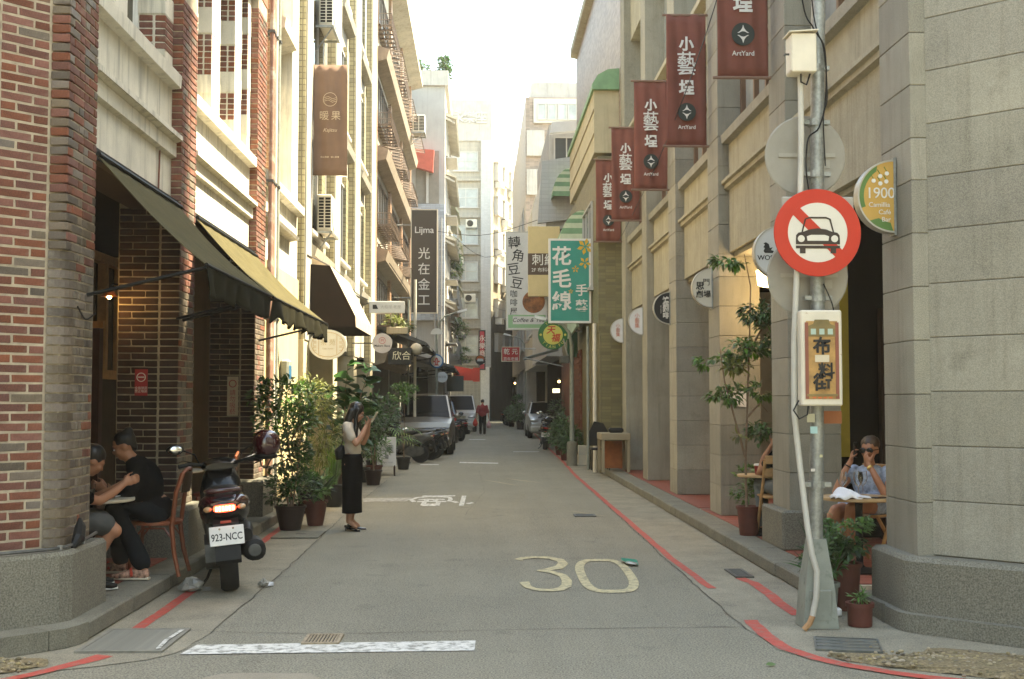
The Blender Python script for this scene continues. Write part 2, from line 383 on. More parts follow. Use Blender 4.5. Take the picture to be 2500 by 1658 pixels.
# loose stones in the mossy corner
for cx_, cy_, sx_, sy_, sd in ((2.75, 7.35, .55, .2, 1), (3.4, 7.0, .5, .35, 2), (-2.95, 7.3, .25, .18, 3)):
    r = random.Random(sd); mb = MB()
    for i in range(260):
        x, y = cx_ + r.gauss(0, sx_ * .5), cy_ + r.gauss(0, sy_ * .5)
        if (x > 0 and x - 2.1 < (7.5 - y) * .75) or math.hypot(x - cx_, y - cy_) > .7: continue
        q = r.uniform(.006, .016); mb.ell((x, y, .02 + r.uniform(0, .012)), (q * r.uniform(.8, 1.5), q, q * .7), 6, 4)
    mb.to('gravel_stones', M('pebbles', (.24, .19, .11), .9, isl=.5, var=.2), kind='stuff')
# painted lines and figures
ribbon(wob([(-2.405, 8.53), (-2.42, 10.4)], .2, .004, 8), .09, .0055).to('red_line', REDPAINT, road)
ribbon(wob([(-2.44, 12.8), (-2.5, 15.6)], .3, .006, 9), .09, .0055).to('red_line', REDPAINT, road)
ribbon(wob([(-2.5, 16.8), (-2.55, 23)], .3, .006, 9), .09, .0055).to('red_line', REDPAINT, road)
ribbon([(-2.36, 7.66), (-2.42, 7.52), (-2.5, 7.38), (-2.62, 7.16), (-2.9, 6.8), (-3.6, 6.1)], [.13, .12, .1, .09, .09, .09], .0055).to('red_line', REDPAINT, road)
ribbon(wob([(1.985, 8.74), (1.965, 8.2), (1.99, 7.75), (2.1, 7.48), (2.26, 7.24), (2.48, 7.03), (3.0, 6.7), (4.4, 5.75)], .12, .006, 2), .1, .0055).to('red_line', REDPAINT, road)
ribbon(wob([(2.36, 10.78), (2.415, 10.5), (2.41, 9.9), (2.385, 9.4), (2.39, 8.93)], .12, .004, 2), .1, .0055).to('red_line', REDPAINT, road)
ribbon(wob([(1.99, 10.2), (1.95, 12.2), (1.97, 14), (1.99, 17.5), (2.04, 24.8), (2.2, 32), (2.3, 40), (2.6, 56)], .3, .008, 2), .075, .0055).to('red_line', REDPAINT, road)
sheet([(-1.898, 7.685), (-.029, 7.75), (-.022, 8.066), (-1.857, 7.976)], .004).to('stop_line', WHITEPAINT, road)
ribbon([(-2.06, 7.78), (-2.08, 8.05), (-2.06, 8.42)], .03, .0215).to('white_line', WHITEPAINT, road)
Z30 = .004
ribbon([(.40, 12.05), (.43, 12.18), (.56, 12.28), (.72, 12.22), (.82, 12.02), (.83, 11.8), (.78, 11.55), (.64, 11.36), (.55, 11.3)], [.1, .06, .055, .065, .095, .1, .095, .06, .03], Z30, 2.6).to('speed_number', YELLOWPAINT, road)
ribbon([(.56, 11.31), (.68, 11.22), (.77, 11.0), (.785, 10.7), (.76, 10.4), (.7, 10.22), (.6, 10.15), (.48, 10.2), (.42, 10.36), (.4, 10.62)], [.03, .06, .08, .09, .09, .07, .05, .05, .07, .09], Z30 + .0004, 2.6).to('speed_number', YELLOWPAINT, road)
zo = [(1.17 + .225 * (abs(math.cos(a)) ** .55) * (1 if math.cos(a) > 0 else -1) * (1) - .04 * (-math.sin(a)) * 1, 11.06 + .98 * (abs(math.sin(a)) ** .75) * (1 if math.sin(a) > 0 else -1)) for a in [2 * math.pi * i / 40 for i in range(41)]]
ribbon(zo, .085, Z30, 1.9).to('speed_number', YELLOWPAINT, road)
# the worn, upside-down road character
ch = []
for a in ([(-.95, 20.0), (-.4, 20.05)], [(-1.02, 18.9), (-1.1, 19.3), (-1.02, 19.7), (-.85, 19.88), (-.62, 19.88), (-.48, 19.7), (-.46, 19.3), (-.48, 18.95)], [(-.98, 19.35), (-.55, 19.35)], [(-.98, 18.95), (-.52, 18.95)], [(-.9, 18.45), (-.62, 18.45)], [(-.86, 18.25), (-.66, 18.25)], [(-.86, 18.95), (-.86, 18.2)], [(-.64, 18.95), (-.64, 18.2)], [(-.84, 19.35), (-.84, 18.95)], [(-.7, 19.35), (-.7, 18.95)], [(-.27, 18.2), (-.25, 20.05)], [(-.42, 19.0), (-.34, 18.7)], [(-.19, 18.5), (-.1, 18.72)]):
    ribbon(a, .075, .0036 + .00015 * len(ch), 3).to('road_character', WHITEPAINT, road); ch.append(1)
sheet([(-1.83, 18.9), (-1.15, 19.0), (-1.1, 19.7), (-1.9, 19.62)], .0034).to('worn_line', YELLOWPAINT if False else M('worn_white_paint', (.42, .4, .34), .9, var=.2, vs_=9, grain=.3, spots=((.14, .13, .11), 12, .4, .6)), road)
for a, b, w in (((-.5, 30.6), (.48, 30.2), .5), ((-1.46, 29.6), (-1.0, 29.6), .3), ((.1, 24.0), (.76, 22.3), .1), ((.55, 24.4), (1.2, 23.1), .14), ((1.05, 36.8), (1.85, 36.8), .3), ((1.33, 17.3), (1.75, 16.5), .09), ((-.4, 48), (.25, 48), .6)):
    if abs(a[1] - b[1]) < .6: sheet([(a[0], a[1] - w / 2), (b[0], b[1] - w / 2), (b[0], b[1] + w / 2), (a[0], a[1] + w / 2)], .0034).to('worn_line', WHITEPAINT, road)
    else: ribbon([a, ((a[0] + b[0]) / 2, (a[1] + b[1]) / 2), b], [.02, w, .02], .0034).to('worn_line', M('worn_yellow_paint', (.3, .265, .18), .9, var=.15, grain=.3), road)
ribbon(wob([(-1.9, 8.45), (-1.3, 8.36), (-.8, 8.34), (-.32, 8.4), (.6, 8.47), (1.68, 8.505), (1.9, 8.5)], .15, .008, 12), [rng.uniform(.003, .011) for _ in range(40)][:len(wob([(-1.9, 8.45), (-1.3, 8.36), (-.8, 8.34), (-.32, 8.4), (.6, 8.47), (1.68, 8.505), (1.9, 8.5)], .15, .008, 12))], .0022).to('road_seam', M('crack', (.075, .07, .055), .95), road)
for pts in ([(x + .008, y) for x, y in lg if 8.3 < y < 24], [(x - .008, y) for x, y in rg if 8.3 < y < 24]):
    r = random.Random(5)
    ribbon(pts, [r.uniform(.003, .012) for _ in pts], .0032).to('road_seam', MATS['crack'], road)
sheet(wob([(-1.6, 6.3), (-.95, 6.3), (-.92, 7.0), (-1.0, 7.14), (-1.3, 7.16), (-1.52, 7.15), (-1.6, 7.05), (-1.6, 6.3)], .12, .01, 4), .0032).to('concrete_patch', M('patch_concrete', (.25, .22, .165), .95, var=.12, grain=.35), road)
for x0, y0, x1, y1 in ((.9, 15.9, 1.1, 16.1),): pass
for pts, sd in (([(-1.85, 14.05), (-.9, 13.9), (-.3, 13.95), (.6, 14.1), (1.9, 14.0)], 21), ([(.2, 12.3), (.9, 12.0), (1.9, 11.9)], 22), ([(-.2, 16.8), (.1, 21), (.0, 27)], 23)):
    w_ = wob(pts, .14, .012, sd); r = random.Random(sd); ribbon(w_, [r.uniform(.001, .007) for _ in w_], .0022).to('road_seam', MATS['crack'], road)
# drain covers
def grate(nm, loc, sx, sy, n, mat, lab, alongx=True, rz=0, frame=.03, grp=None):
    t = thing(nm, lab, 'drain cover', loc, rz)
    MB().box(-sx / 2 + .01, sx / 2 - .01, -sy / 2 + .01, sy / 2 - .01, 0, .004).to('pit', M('drain_dark', (.03, .03, .027), .9), t)
    mb = MB()
    for a in (-1, 1):
        mb.box(-sx / 2, sx / 2, a * sy / 2 - (frame if a > 0 else 0), a * sy / 2 + (frame if a < 0 else 0), 0, .014)
        mb.box(a * sx / 2 - (frame if a > 0 else 0), a * sx / 2 + (frame if a < 0 else 0), -sy / 2 + frame, sy / 2 - frame, 0, .0135)
    mb.to('frame', mat, t)
    bm = None
    for i in range(n):
        u = -.5 + (i + .5) / n
        if alongx:
            w = (sy - 2 * frame) / n
            if bm is None: bm = MB().bbox(-sx / 2 + frame, sx / 2 - frame, -w * .3, w * .3, 0, .012, .003).mesh('bar', mat)
            put('bar', bm, t, (0, u * (sy - 2 * frame), .001))
        else:
            w = (sx - 2 * frame) / n
            if bm is None: bm = MB().bbox(-w * .3, w * .3, -sy / 2 + frame, sy / 2 - frame, 0, .012, .003).mesh('bar', mat)
            put('bar', bm, t, (u * (sx - 2 * frame), 0, .001))
    return t
grate('drain_grate', (-2.3, 8.11, .003), .56, .76, 24, M('grey_iron', (.2, .19, .155), .75, .1, var=.25, vs_=8), 'large dark ribbed drain cover in the gutter below the brick corner', True)
RUST = M('rusty_iron', (.3, .24, .16), .75, .2, var=.35, vs_=20)
grate('drain_grate', (-1.05, 8.12, .002), .25, .31, 9, RUST, 'small tan rusty drain grate set in asphalt behind the white stop line', False, 0, .025)
grate('drain_grate', (2.41, 11.05, .003), .17, .5, 14, IRON, 'narrow black drain grate between the red line and the step', True)
t = grate('cover_plate', (2.42, 7.83, .004), .42, .42, 4, M('plate_steel', (.14, .145, .13), .6, .4, var=.25, vs_=8, spots=((.2, .18, .13), 8, .5, .7)), 'grey ribbed cover plate on the mossy corner in front of lamp pole', True, R_(-14), .012)
grate('drain_grate', (1.47, 16.6, .0), .3, .3, 6, IRON, 'small square cover set in the road beside worn yellow marking', True)
sl = thing('cover_slab', 'pale concrete cover slab in gutter beside the brown flower pot', 'cover slab', (-2.12, 14.3, .006)); MB().bbox(-.3, .25, -.35, .35, 0, .014, .004).to('slab', KERB, sl)
MB().box(-.06, .06, -.01, .01, .0141, .018).to('lifting_slot', IRON, sl)
# ---------------------------------------------------------------- the red brick arcade building on the left
LX, LS = -2.87, -2.97
bld = thing('brick_arcade_building', 'red brick arcade building with cream cornices and olive awnings', 'building', (-3, 8.3, 0))
REDBASE = M('upper_brick', (.27, .1, .06), .9, var=.2, vs_=6)
def plinth(poly, z0, z1, root, mat=GRANITE, cut=.03):
    mb = MB().prism(poly, 'z', z0, z1 - cut)
    n = len(poly); c = Vector((sum(p[0] for p in poly) / n, sum(p[1] for p in poly) / n))
    top = [tuple(Vector(p) + (c - Vector(p)).normalized() * cut) for p in poly]
    mb.add([(*p, z1 - cut) for p in poly] + [(*p, z1) for p in top], [(i, (i + 1) % n, n + (i + 1) % n, n + i) for i in range(n)] + [tuple(range(n, 2 * n))])
    return mb.to('plinth', mat, root, w=True)
plinth([(-2.755, 8.93), (-2.755, 8.2), (-2.8, 8.08), (-2.89, 7.99), (-5.6, 5.28), (-5.9, 5.6), (-3.6, 8.93)][::-1], .12, .6, bld)
plinth([(-2.74, 12.1), (-2.74, 11.36), (-3.52, 11.36), (-3.52, 12.1)][::-1], .12, .6, bld)
plinth([(-2.74, 16.0), (-2.74, 15.22), (-3.52, 15.22), (-3.52, 16.0)][::-1], .12, .6, bld)
# pier cores (the mortar behind the bricks)
p1 = MB().prism([(LX - .008, 8.91), (LX - .008, 8.44), (-2.915, 8.33), (-3.0, 8.306), (-5.5, 5.806), (-5.7, 6.0), (-3.55, 8.91)][::-1], 'z', .6, 4.9).to('brick_pier', MORTAR, bld, w=True)
p2 = MB().box(-3.46, LX - .008, 11.44, 12.02, .6, 3.5).box(-3.2, LX - .008, 11.44, 12.02, 3.5, 6.9).to('brick_pier', MORTAR, bld, w=True)
p3 = MB().box(-3.46, LX - .008, 15.31, 15.94, .6, 3.5).box(-3.2, LX - .008, 15.31, 15.94, 3.5, 6.9).to('brick_pier', MORTAR, bld, w=True)
PITCH = .0664; BH = .0555
bmesh_cache = {}
def brick_mesh(L, D, m, var=0):
    k = (round(L, 3), round(D, 3), m.name, var)
    if k not in bmesh_cache:
        mb = MB().bbox(-L / 2, L / 2, 0, D, 0, BH, .005); r = random.Random(hash(k) % 999)
        mb.v = [(x + r.uniform(-.0025, .0025), y + r.uniform(-.0015, .0015), z + r.uniform(-.002, .002)) for x, y, z in mb.v]
        bmesh_cache[k] = mb.mesh('brick', m)
    return bmesh_cache[k]
stuff = MB(); count = [0]
def brick(pos, ang, L, m, own, D=.05):
    """pos: middle of the brick's lower outer edge; ang: heading of the face's outward normal"""
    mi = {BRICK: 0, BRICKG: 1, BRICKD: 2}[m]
    me = brick_mesh(L, D, m, rng.randrange(3)); rz = ang + R_(90)
    mt = Matrix.Translation(pos) @ Matrix.Rotation(rz, 4, 'Z')
    if own is not None and count[0] < 300:
        count[0] += 1
        return put('brick', me, own, Vector(pos) - wloc(own), (0, 0, rz))
    stuff.cur = mi
    stuff.add([mt @ v.co for v in me.vertices], [tuple(p.vertices) for p in me.polygons])
arc_cache = {}
def arc_brick(z, own, i):
    if i % 2 not in arc_cache:
        mb = MB(); n = 5; o, q = [], []
        for j in range(n + 1):
            a = R_(-90 + 90 * j / n); o.append((-2.995 + .125 * math.cos(a), 8.42 + .125 * math.sin(a))); q.append((-2.995 + .08 * math.cos(a), 8.42 + .08 * math.sin(a)))
        e = [(LX, 8.5 if i % 2 else 8.46)]; o += e; q += [(LX - .045, e[0][1])]
        mb.add([(x, y, 0) for x, y in o] + [(x, y, 0) for x, y in q] + [(x, y, BH) for x, y in o] + [(x, y, BH) for x, y in q],
               [(k, k + 1, 2 * (n + 2) + k + 1, 2 * (n + 2) + k) for k in range(n + 1)] + [(2 * (n + 2) + k, 2 * (n + 2) + k + 1, 3 * (n + 2) + k + 1, 3 * (n + 2) + k) for k in range(n + 1)] + [(n + 2 + k, n + 3 + k, k + 1, k) for k in range(n + 1)])
        arc_cache[i % 2] = mb.mesh('brick', BRICKG)
    if own is not None: count[0] += 1; put('brick', arc_cache[i % 2], own, Vector((0, 0, z)) - wloc(own))
    else:
        stuff.cur = 1; me = arc_cache[i % 2]; stuff.add([v.co + Vector((0, 0, z)) for v in me.vertices], [tuple(p.vertices) for p in me.polygons])
def course(p, d, ang, length, z, pat, m, own, jit=.25):
    """lay a course from p along d; pat: brick lengths repeated"""
    s = 0; i = 0
    while s < length - .03:
        L = min(pat[i % len(pat)], length - s); i += 1
        mm = m if rng.random() > jit else (BRICKG if m is BRICK else BRICK)
        brick((p[0] + d[0] * (s + L / 2), p[1] + d[1] * (s + L / 2), z + rng.uniform(-.002, .002)), ang, max(L - .011, .02), mm, own); s += L
c7 = .7071
for k in range(62):                      # first pier
    z = .606 + k * PITCH; ph = k % 2
    course((-3.006, 8.296), (-c7, -c7), R_(-45), .36 + .11 * ph, z, [.231, .116] if ph else [.116, .231], BRICK, p1 if k < 59 else None, .12)
    course((-3.006 - c7 * (.36 + .11 * ph), 8.296 - c7 * (.36 + .11 * ph)), (-c7, -c7), R_(-45), 2.7, z, [.116, .231] if ph else [.231, .116], BRICK, None, .12)      # on round the corner
    if z < 2.6: arc_brick(z, p1 if count[0] < 296 else None, k); y0 = 8.5 if ph else 8.46
    else:
        brick((-2.935, 8.294, z), R_(-90), .122, BRICKG if z < 3 or rng.random() < .4 else BRICK, p1); y0 = 8.3
    if z >= 2.6:
        course((LX, y0), (0, 1), 0, 8.915 - y0, z, [.105, .215, .215] if ph else [.215, .105, .105, .215], BRICK if z > 2.9 else BRICKG, p1 if count[0] < 300 else None, .3)
    else: course((LX, y0), (0, 1), 0, 8.915 - y0, z, [.215, .105, .07] if ph else [.105, .06, .055, .215], BRICKG, None, .1)
for (ya, yb), top in (((11.43, 12.03), 74), ((15.3, 15.95), 92)):
    for k in range(top):
        z = .606 + k * PITCH; ph = k % 2
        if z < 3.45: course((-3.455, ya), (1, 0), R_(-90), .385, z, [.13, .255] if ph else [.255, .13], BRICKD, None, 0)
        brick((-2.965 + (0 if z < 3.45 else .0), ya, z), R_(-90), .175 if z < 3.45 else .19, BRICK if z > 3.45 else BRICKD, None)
        course((LX, ya + .003), (0, 1), 0, yb - ya - .006, z, [.105, .215, .215] if ph else [.215, .105, .215], BRICK if z > 2.6 else BRICKG, None, .15)
# upper posts: brick courses with stone blocks, painted on the street side
def post(ya, yb, x1=LS, x0=-3.16, z0=5.0, zt=6.9, paint=True, seed=0):
    b = MB().box(x0, x1, ya, yb, z0 - .25, zt).to('window_post', PLASTER, bld, w=True); r = random.Random(seed); z = z0; blk = seed % 2
    while z < zt - .1:
        n = r.choice((5, 6, 7))
        if blk: MB().box(x0 - .004, x1 + .004, ya - .012, yb + .004, z + .004, z + n * .042).to('stone_block', PLASTER, b, w=True); z += n * .042
        else:
            for k in range(n):
                zz = z + k * PITCH
                brick(((x0 + x1) / 2 - .05, ya - .006, zz), R_(-90), (x1 - x0) * .5, BRICK, None); brick((x1 - .04, ya - .006, zz), R_(-90), (x1 - x0) * .4, BRICK, None)
                if not paint: brick((x1 + .006, (ya + yb) / 2, zz), 0, yb - ya - .01, BRICK, None)
            z += n * PITCH
        blk = 1 - blk
post(11.13, 11.43, x0=-3.22, z0=4.92, paint=False, seed=2)
post(13.08, 13.5, seed=3); post(14.31, 14.7, seed=4); post(12.03, 12.42, seed=6, x0=-3.12); post(9.6, 9.95, seed=8, x0=-3.12)
post(15.1, 15.3, seed=7)
# spandrels: wall, bands, ledge, sill
for a, b in ((8.91, 11.43), (12.03, 15.31)):
    MB().box(-3.3, LS, a, b, 3.5, 4.62).to('spandrel', PLASTER, bld, w=True)
    MB().prism([(LS, 3.93), (LS + .05, 3.945), (LS + .05, 4.08), (LS, 4.08)], 'y', a + .002, b - .002).to('band', PLASTER, bld, w=True)
    MB().prism([(LS, 4.08), (LS + .06, 4.083), (LS + .1, 4.1), (LS + .115, 4.1), (LS + .115, 4.145), (LS + .03, 4.18), (LS, 4.19)], 'y', a + .004, b - .02).to('ledge', PLASTER, bld, w=True)
    MB().prism([(LS, 4.6), (LS + .095, 4.61), (LS + .1, 4.73), (LS + .02, 4.8), (-3.3, 4.83), (-3.3, 4.6)], 'y', a + .003, b - .03).to('sill', PLASTER, bld, w=True)
    MB().box(-3.34, LS - .02, a, b, 3.44, 3.498).to('soffit_beam', DARKWOOD, bld, w=True)
    MB().box(LS, LS + .08, a + .02, b - .02, 3.43, 3.52).to('awning_box', BLACKM, bld, w=True)
    MB().box(-3.45, -3.36, a, b, 4.83, 6.9).to('window', GLASS, bld, w=True)
for y in (10.98,):
    MB().tube([(LS + .012, y, 3.92), (LS + .012, y - .03, 3.55)], .008, 6).to('conduit', M('rust_pipe', (.2, .08, .05), .7, var=.3), bld, w=True)
MB().box(-3.6, LX, 8.3, 15.95, 6.9, 8.6).prism([(-5.5, 5.8), (-3.0, 8.3), (-3.6, 8.3), (-5.7, 6.0)], 'z', 4.9, 8.6).to('upper_wall', REDBASE, bld, w=True)
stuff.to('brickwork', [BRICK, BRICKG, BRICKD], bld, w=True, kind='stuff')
# the room behind the arcade
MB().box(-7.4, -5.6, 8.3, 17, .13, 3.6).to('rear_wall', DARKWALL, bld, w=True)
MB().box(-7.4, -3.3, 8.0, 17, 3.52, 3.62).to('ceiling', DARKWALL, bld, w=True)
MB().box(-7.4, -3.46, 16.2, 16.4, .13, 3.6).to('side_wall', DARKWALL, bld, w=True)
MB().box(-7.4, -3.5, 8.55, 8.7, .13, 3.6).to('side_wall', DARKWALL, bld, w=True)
MB().box(-5.5, -3.9, 12.3, 12.42, .13, 2.35).to('partition', M('brown_panel', (.05, .016, .009), .6, var=.3, vs_=9), bld, w=True)
MB().box(-5.5, -3.85, 12.25, 12.3, 2.35, 2.42).to('shelf', TANWOOD, bld, w=True)
wf = MB()
for y in (12.9, 13.5, 14.1): wf.box(-4.3, -4.2, y - .04, y + .04, 1.9, 3.2)
wf.box(-4.3, -4.2, 12.9, 14.1, 1.85, 1.95).box(-4.3, -4.2, 12.9, 14.1, 3.15, 3.25).to('wooden_window', TANWOOD, bld, w=True)
MB().box(-4.33, -4.31, 12.9, 14.1, 1.95, 3.15).to('window', GLASS, bld, w=True)
MB().box(-4.35, -4.31, 12.42, 16.2, .13, 1.85).to('shop_front', M('brown_wall', (.045, .033, .017), .8, var=.3), bld, w=True)
dw = MB()
for y in (14.3, 15.3): dw.box(-4.32, -4.2, y - .06, y + .06, .13, 2.6)
dw.box(-4.32, -4.2, 14.3, 15.3, 2.5, 2.6).to('door_frame', DARKWOOD, bld, w=True)
# the small wall lamp under the arcade: a lit lamp
lp = thing('wall_lamp', 'small copper lamp glowing on the arcade side of second brick pier', 'lamp', (-3.5, 11.3, 2.62))
MB().lathe([(.02, .05), (.075, -.02), (.08, -.03), (.02, -.03)], 14).to('lamp_shade', M('copper', (.4, .14, .06), .35, .8), lp, smooth=40)
MB().ell((0, 0, -.03), .022).to('bulb', M('warm_bulb', (1, .62, .25), emit=14), lp, smooth=1)
MB().tube([(0, 0, .05), (0, .1, .1), (.05, .16, .1)], .008, 6).to('arm', BLACKM, lp)
pl = bpy.data.lights.new('lamp_light', 'POINT'); pl.energy = .55; pl.color = (1, .6, .25); pl.shadow_soft_size = .05
po = bpy.data.objects.new('lamp_light', pl); COL.objects.link(po); po.parent = lp; po.location = (.1, -.15, -.08)
# small notices on the piers
nt = thing('notice_plate', 'small red no-smoking notice on the brick pier behind the seated man', 'notice', (-3.22, 11.418, 1.78))
MB().box(-.06, .06, -.004, .006, -.125, .125).to('plate', M('notice_red', (.35, .02, .025), .5), nt)
NW = M('notice_white', (.75, .72, .65), .6)
MB().lathe([(.044, -.006), (.044, -.0045), (.036, -.0045), (.036, -.006)], 20, (0, 0, .05), 'y', ring=True).to('ring', NW, nt)
MB().box(-.03, .03, -.006, -.0045, .046, .056).to('symbol', NW, nt)
text(nt, '全面禁菸\n禁止吸菸', .03, NW, 0, -.07, -.0045, ext=.001)
nt = thing('notice_plate', 'small upright cream notice with red ring on the dark third pier', 'notice', (-3.15, 15.29, 1.66))
MB().box(-.07, .07, -.004, .006, -.25, .25).to('plate', M('notice_cream', (.55, .48, .36), .6), nt)
MB().lathe([(.05, -.007), (.05, -.0045), (.038, -.0045), (.038, -.007)], 20, (0, 0, .16), 'y', ring=True).to('ring', M('notice_red', (.35, .02, .025), .5), nt)
text(nt, '請\n勿\n吸\n菸', .08, MATS['notice_red'], 0, -.08, -.0045, ext=.001)

# awnings: drop-arm canvas on the brick arcade
def awning(ya, yb, yta, ytb, lab, seed):
    a = thing('awning', lab, 'awning', (-2.88, ya, 3.45), 0, None); r = random.Random(seed)
    def top(u, v):
        y = yta + (ytb - yta) * u + ((ya + (yb - ya) * u) - (yta + (ytb - yta) * u)) * v
        sag = -.04 * math.sin(math.pi * v) - .022 * abs(math.sin(u * (yb - ya) * 3.9)) * math.sin(math.pi * min(1, v * 1.2 + .05)) + .004 * math.sin(u * 47 + v * 5)
        return (-2.87 + .88 * v, y, 3.45 - .85 * v + sag)
    MB().grid(top, 60, 10).to('canvas', OLIVE, a, w=True, smooth=1, solid=.006)
    def val(u, v):
        y = ya + (yb - ya) * u; fl = .02 * math.sin(u * (yb - ya) * 13 + seed) * v
        sc = .2 + .05 * abs(math.sin(u * (yb - ya) * 3.2 + seed)) - .07 * max(0, math.sin(u * (yb - ya) * 6.4)) ** 8
        return (-1.985 + .05 * math.sin(u * (yb - ya) * 9 + seed) * v * (.4 + .6 * math.sin(u * 17)) + fl, y, 2.6 - sc * v)
    MB().grid(val, 140, 6).to('valance', OLIVED, a, w=True, smooth=1, solid=.004)
    mb = MB()
    mb.tube([(-1.985, ya, 2.6), (-1.985, yb, 2.6)], .014, 8)
    mb.to('front_bar', BLACKM, a, w=True)
    for y in (ya + .06, yb - .06):
        MB().tube([(-2.86, y, 2.38), (-2.0, y, 2.585)], .014, 8).to('arm', BLACKM, a, w=True)
    MB().tube([(-2.86, yta, 3.46), (-2.86, ytb, 3.46)], .02, 8).to('roller', BLACKM, a, w=True)
    return a
awning(8.66, 11.34, 8.92, 11.42, 'olive canvas awning with ragged valance beside the corner brick pier', 1)
awning(11.45, 15.52, 12.06, 15.3, 'olive canvas awning with ragged valance between second pier and downpipes', 4)
# ---------------------------------------------------------------- the grey stone arcade building on the right
RX, RS = 3.1, 3.24
stn = thing('stone_arcade_building', 'grey stone arcade building with square piers, cornices and rounded corner plinth', 'building', (3.1, 8.4, 0))
JOINT = M('stone_joint', (.15, .14, .11), .95)
def blocks(root, x0, x1, ya, yb, z0, z1, h, seed=0, mat=STONE, chamf=None):
    r = random.Random(seed); z = z0
    while z < z1 - .02:
        t = min(z + h, z1)
        MB().bbox(x0, x1, ya, yb, z + .002, t - .002, .005).to('stone_block', mat, root, w=True); z = t
BLK = .385
PY = [(8.385, 9.02), (11.85, 12.52), (15.25, 15.95), (18.62, 19.3), (21.9, 22.5), (25.08, 25.7)]
for i, (a, b) in enumerate(PY):
    core = MB().box(RX + .012, 3.62, a + .012, b - .012, .12, 11.0).to('pier', JOINT, stn, w=True)
    if i < 4: blocks(core, RX, 3.63, a, b, .5 if i < 2 else .13, 3.5, BLK); blocks(core, RX, 3.63, a, b, 3.5, 6.9, BLK)
    else: MB().bbox(RX, 3.63, a, b, .13, 6.9, .01).to('shaft', STONE, core, w=True)
# corner: cut at 45 degrees
cc = MB().prism([(3.22, 8.397), (6.4, 5.217), (6.7, 5.5), (3.6, 8.6)], 'z', .12, 11.0).to('corner_wall', JOINT, stn, w=True)
z = .52; n = 0
ang = R_(-45)
while z < 6.8:
    h = BLK
    for k in range(3):
        t0 = (0, .95, 2.05)[k] + (0 if n % 2 else (.0 if k == 0 else .5)); t1 = (.95, 2.05, 3.3)[k] + (0 if n % 2 else .5)
        mb = MB().bbox(t0 + .003, t1 - .003, -.012, .1, z + .002, z + h - .002, .005)
        mt = Matrix.Translation((3.218, 8.395, 0)) @ Matrix.Rotation(R_(-45), 4, 'Z')
        mb.xf(mt).to('stone_block', STONE, cc, w=True)
    z += h; n += 1
def plinth_r(poly, z0, z1, nm='plinth'):
    n = len(poly); c = Vector((3.4, 8.9)); mb = MB().prism(poly, 'z', z0, z1 - .03)
    top = [tuple(Vector(p) + (c - Vector(p)).normalized() * .035) for p in poly]
    mb.add([(*p, z1 - .03) for p in poly] + [(*p, z1) for p in top], [(i, (i + 1) % n, n + (i + 1) % n, n + i) for i in range(n)] + [tuple(range(n, 2 * n))])
    return mb.to(nm, GRANITE, stn, w=True)
cp = [(2.995, 9.06), (2.995, 8.42)] + [(3.175 - .18 * math.cos(a), 8.42 - .18 * math.sin(a)) for a in [R_(15), R_(30), R_(45)]] + [(6.3, 5.1), (6.6, 5.5), (3.6, 9.06)]
plinth_r(cp, .1, .515)
cp2 = [(2.94, 9.3), (2.94, 8.4)] + [(3.175 - .235 * math.cos(a), 8.4 - .235 * math.sin(a)) for a in [R_(15), R_(30), R_(45)]] + [(6.24, 5.02), (6.6, 5.5), (3.6, 9.3)]
MB().prism(cp2, 'z', .004, .13).to('plinth_footing', GRANITE, stn, w=True)
MB().box(2.93, 2.945, 8.62, 8.66, .005, .14).to('plinth_joint', JOINT, stn, w=True)
for a, b in PY[1:2]:
    MB().bbox(RX - .1, 3.72, a - .1, b + .1, .12, .515, .02).to('plinth', GRANITE, stn, w=True)
for i in range(len(PY) - 1):
    a, b = PY[i][1], PY[i + 1][0]
    MB().box(RS, 3.5, a, b, 3.52, 4.35).to('spandrel', STONE2, stn, w=True)
    MB().box(RS + .002, 3.498, a, b, 4.35, 5.0).to('spandrel', STONE2, stn, w=True)
    MB().prism([(RS, 4.33), (RS - .06, 4.345), (RS - .06, 4.4), (RS - .1, 4.41), (RS - .1, 4.45), (RS, 4.49)], 'y', a + .002, b - .002).to('cornice', STONE2, stn, w=True)
    MB().prism([(RS, 4.93), (RS - .09, 4.94), (RS - .1, 5.05), (RS, 5.1), (3.5, 5.12), (3.5, 4.93)], 'y', a + .002, b - .002).to('sill', STONE, stn, w=True)
    MB().box(3.46, 3.5, a, b, 5.12, 6.7).to('window', GLASSL, stn, w=True)
    fm = MB(); m = (a + b) / 2
    for y in (a + .04, m - .6, m, m + .6, b - .04): fm.box(3.4, 3.46, y - .035, y + .035, 5.12, 6.7)
    fm.box(3.405, 3.455, a, b, 5.12, 5.2).box(3.405, 3.455, a, b, 6.0, 6.06).to('window_frame', M('brown_frame', (.16, .09, .05), .6, var=.2), stn, w=True)
    MB().box(RS, 3.6, a, b, 6.7, 7.25).to('spandrel', STONE2, stn, w=True)
    MB().prism([(RS, 7.2), (RS - .14, 7.22), (RS - .14, 7.3), (RS, 7.36)], 'y', a + .002, b - .002).to('cornice', STONE2, stn, w=True)
    MB().box(3.46, 3.5, a, b, 7.36, 9.3).to('window', GLASSL, stn, w=True)
    MB().box(RS, 3.6, a, b, 9.3, 11.0).to('spandrel', STONE2, stn, w=True)
    MB().box(RS + .06, 3.55, a, b, 3.46, 3.518).to('soffit', STONE, stn, w=True)
MB().prism([(RX - .22, 11.02), (RX - .22, 11.2), (RX + .4, 11.3), (6, 11.3), (6, 11.02)], 'y', 8.1, 25.8).to('roof_cornice', STONE, stn, w=True)
MB().box(3.64, 6.4, 8.9, 25.7, 10.8, 11.01).to('roof', STONE, stn, w=True)
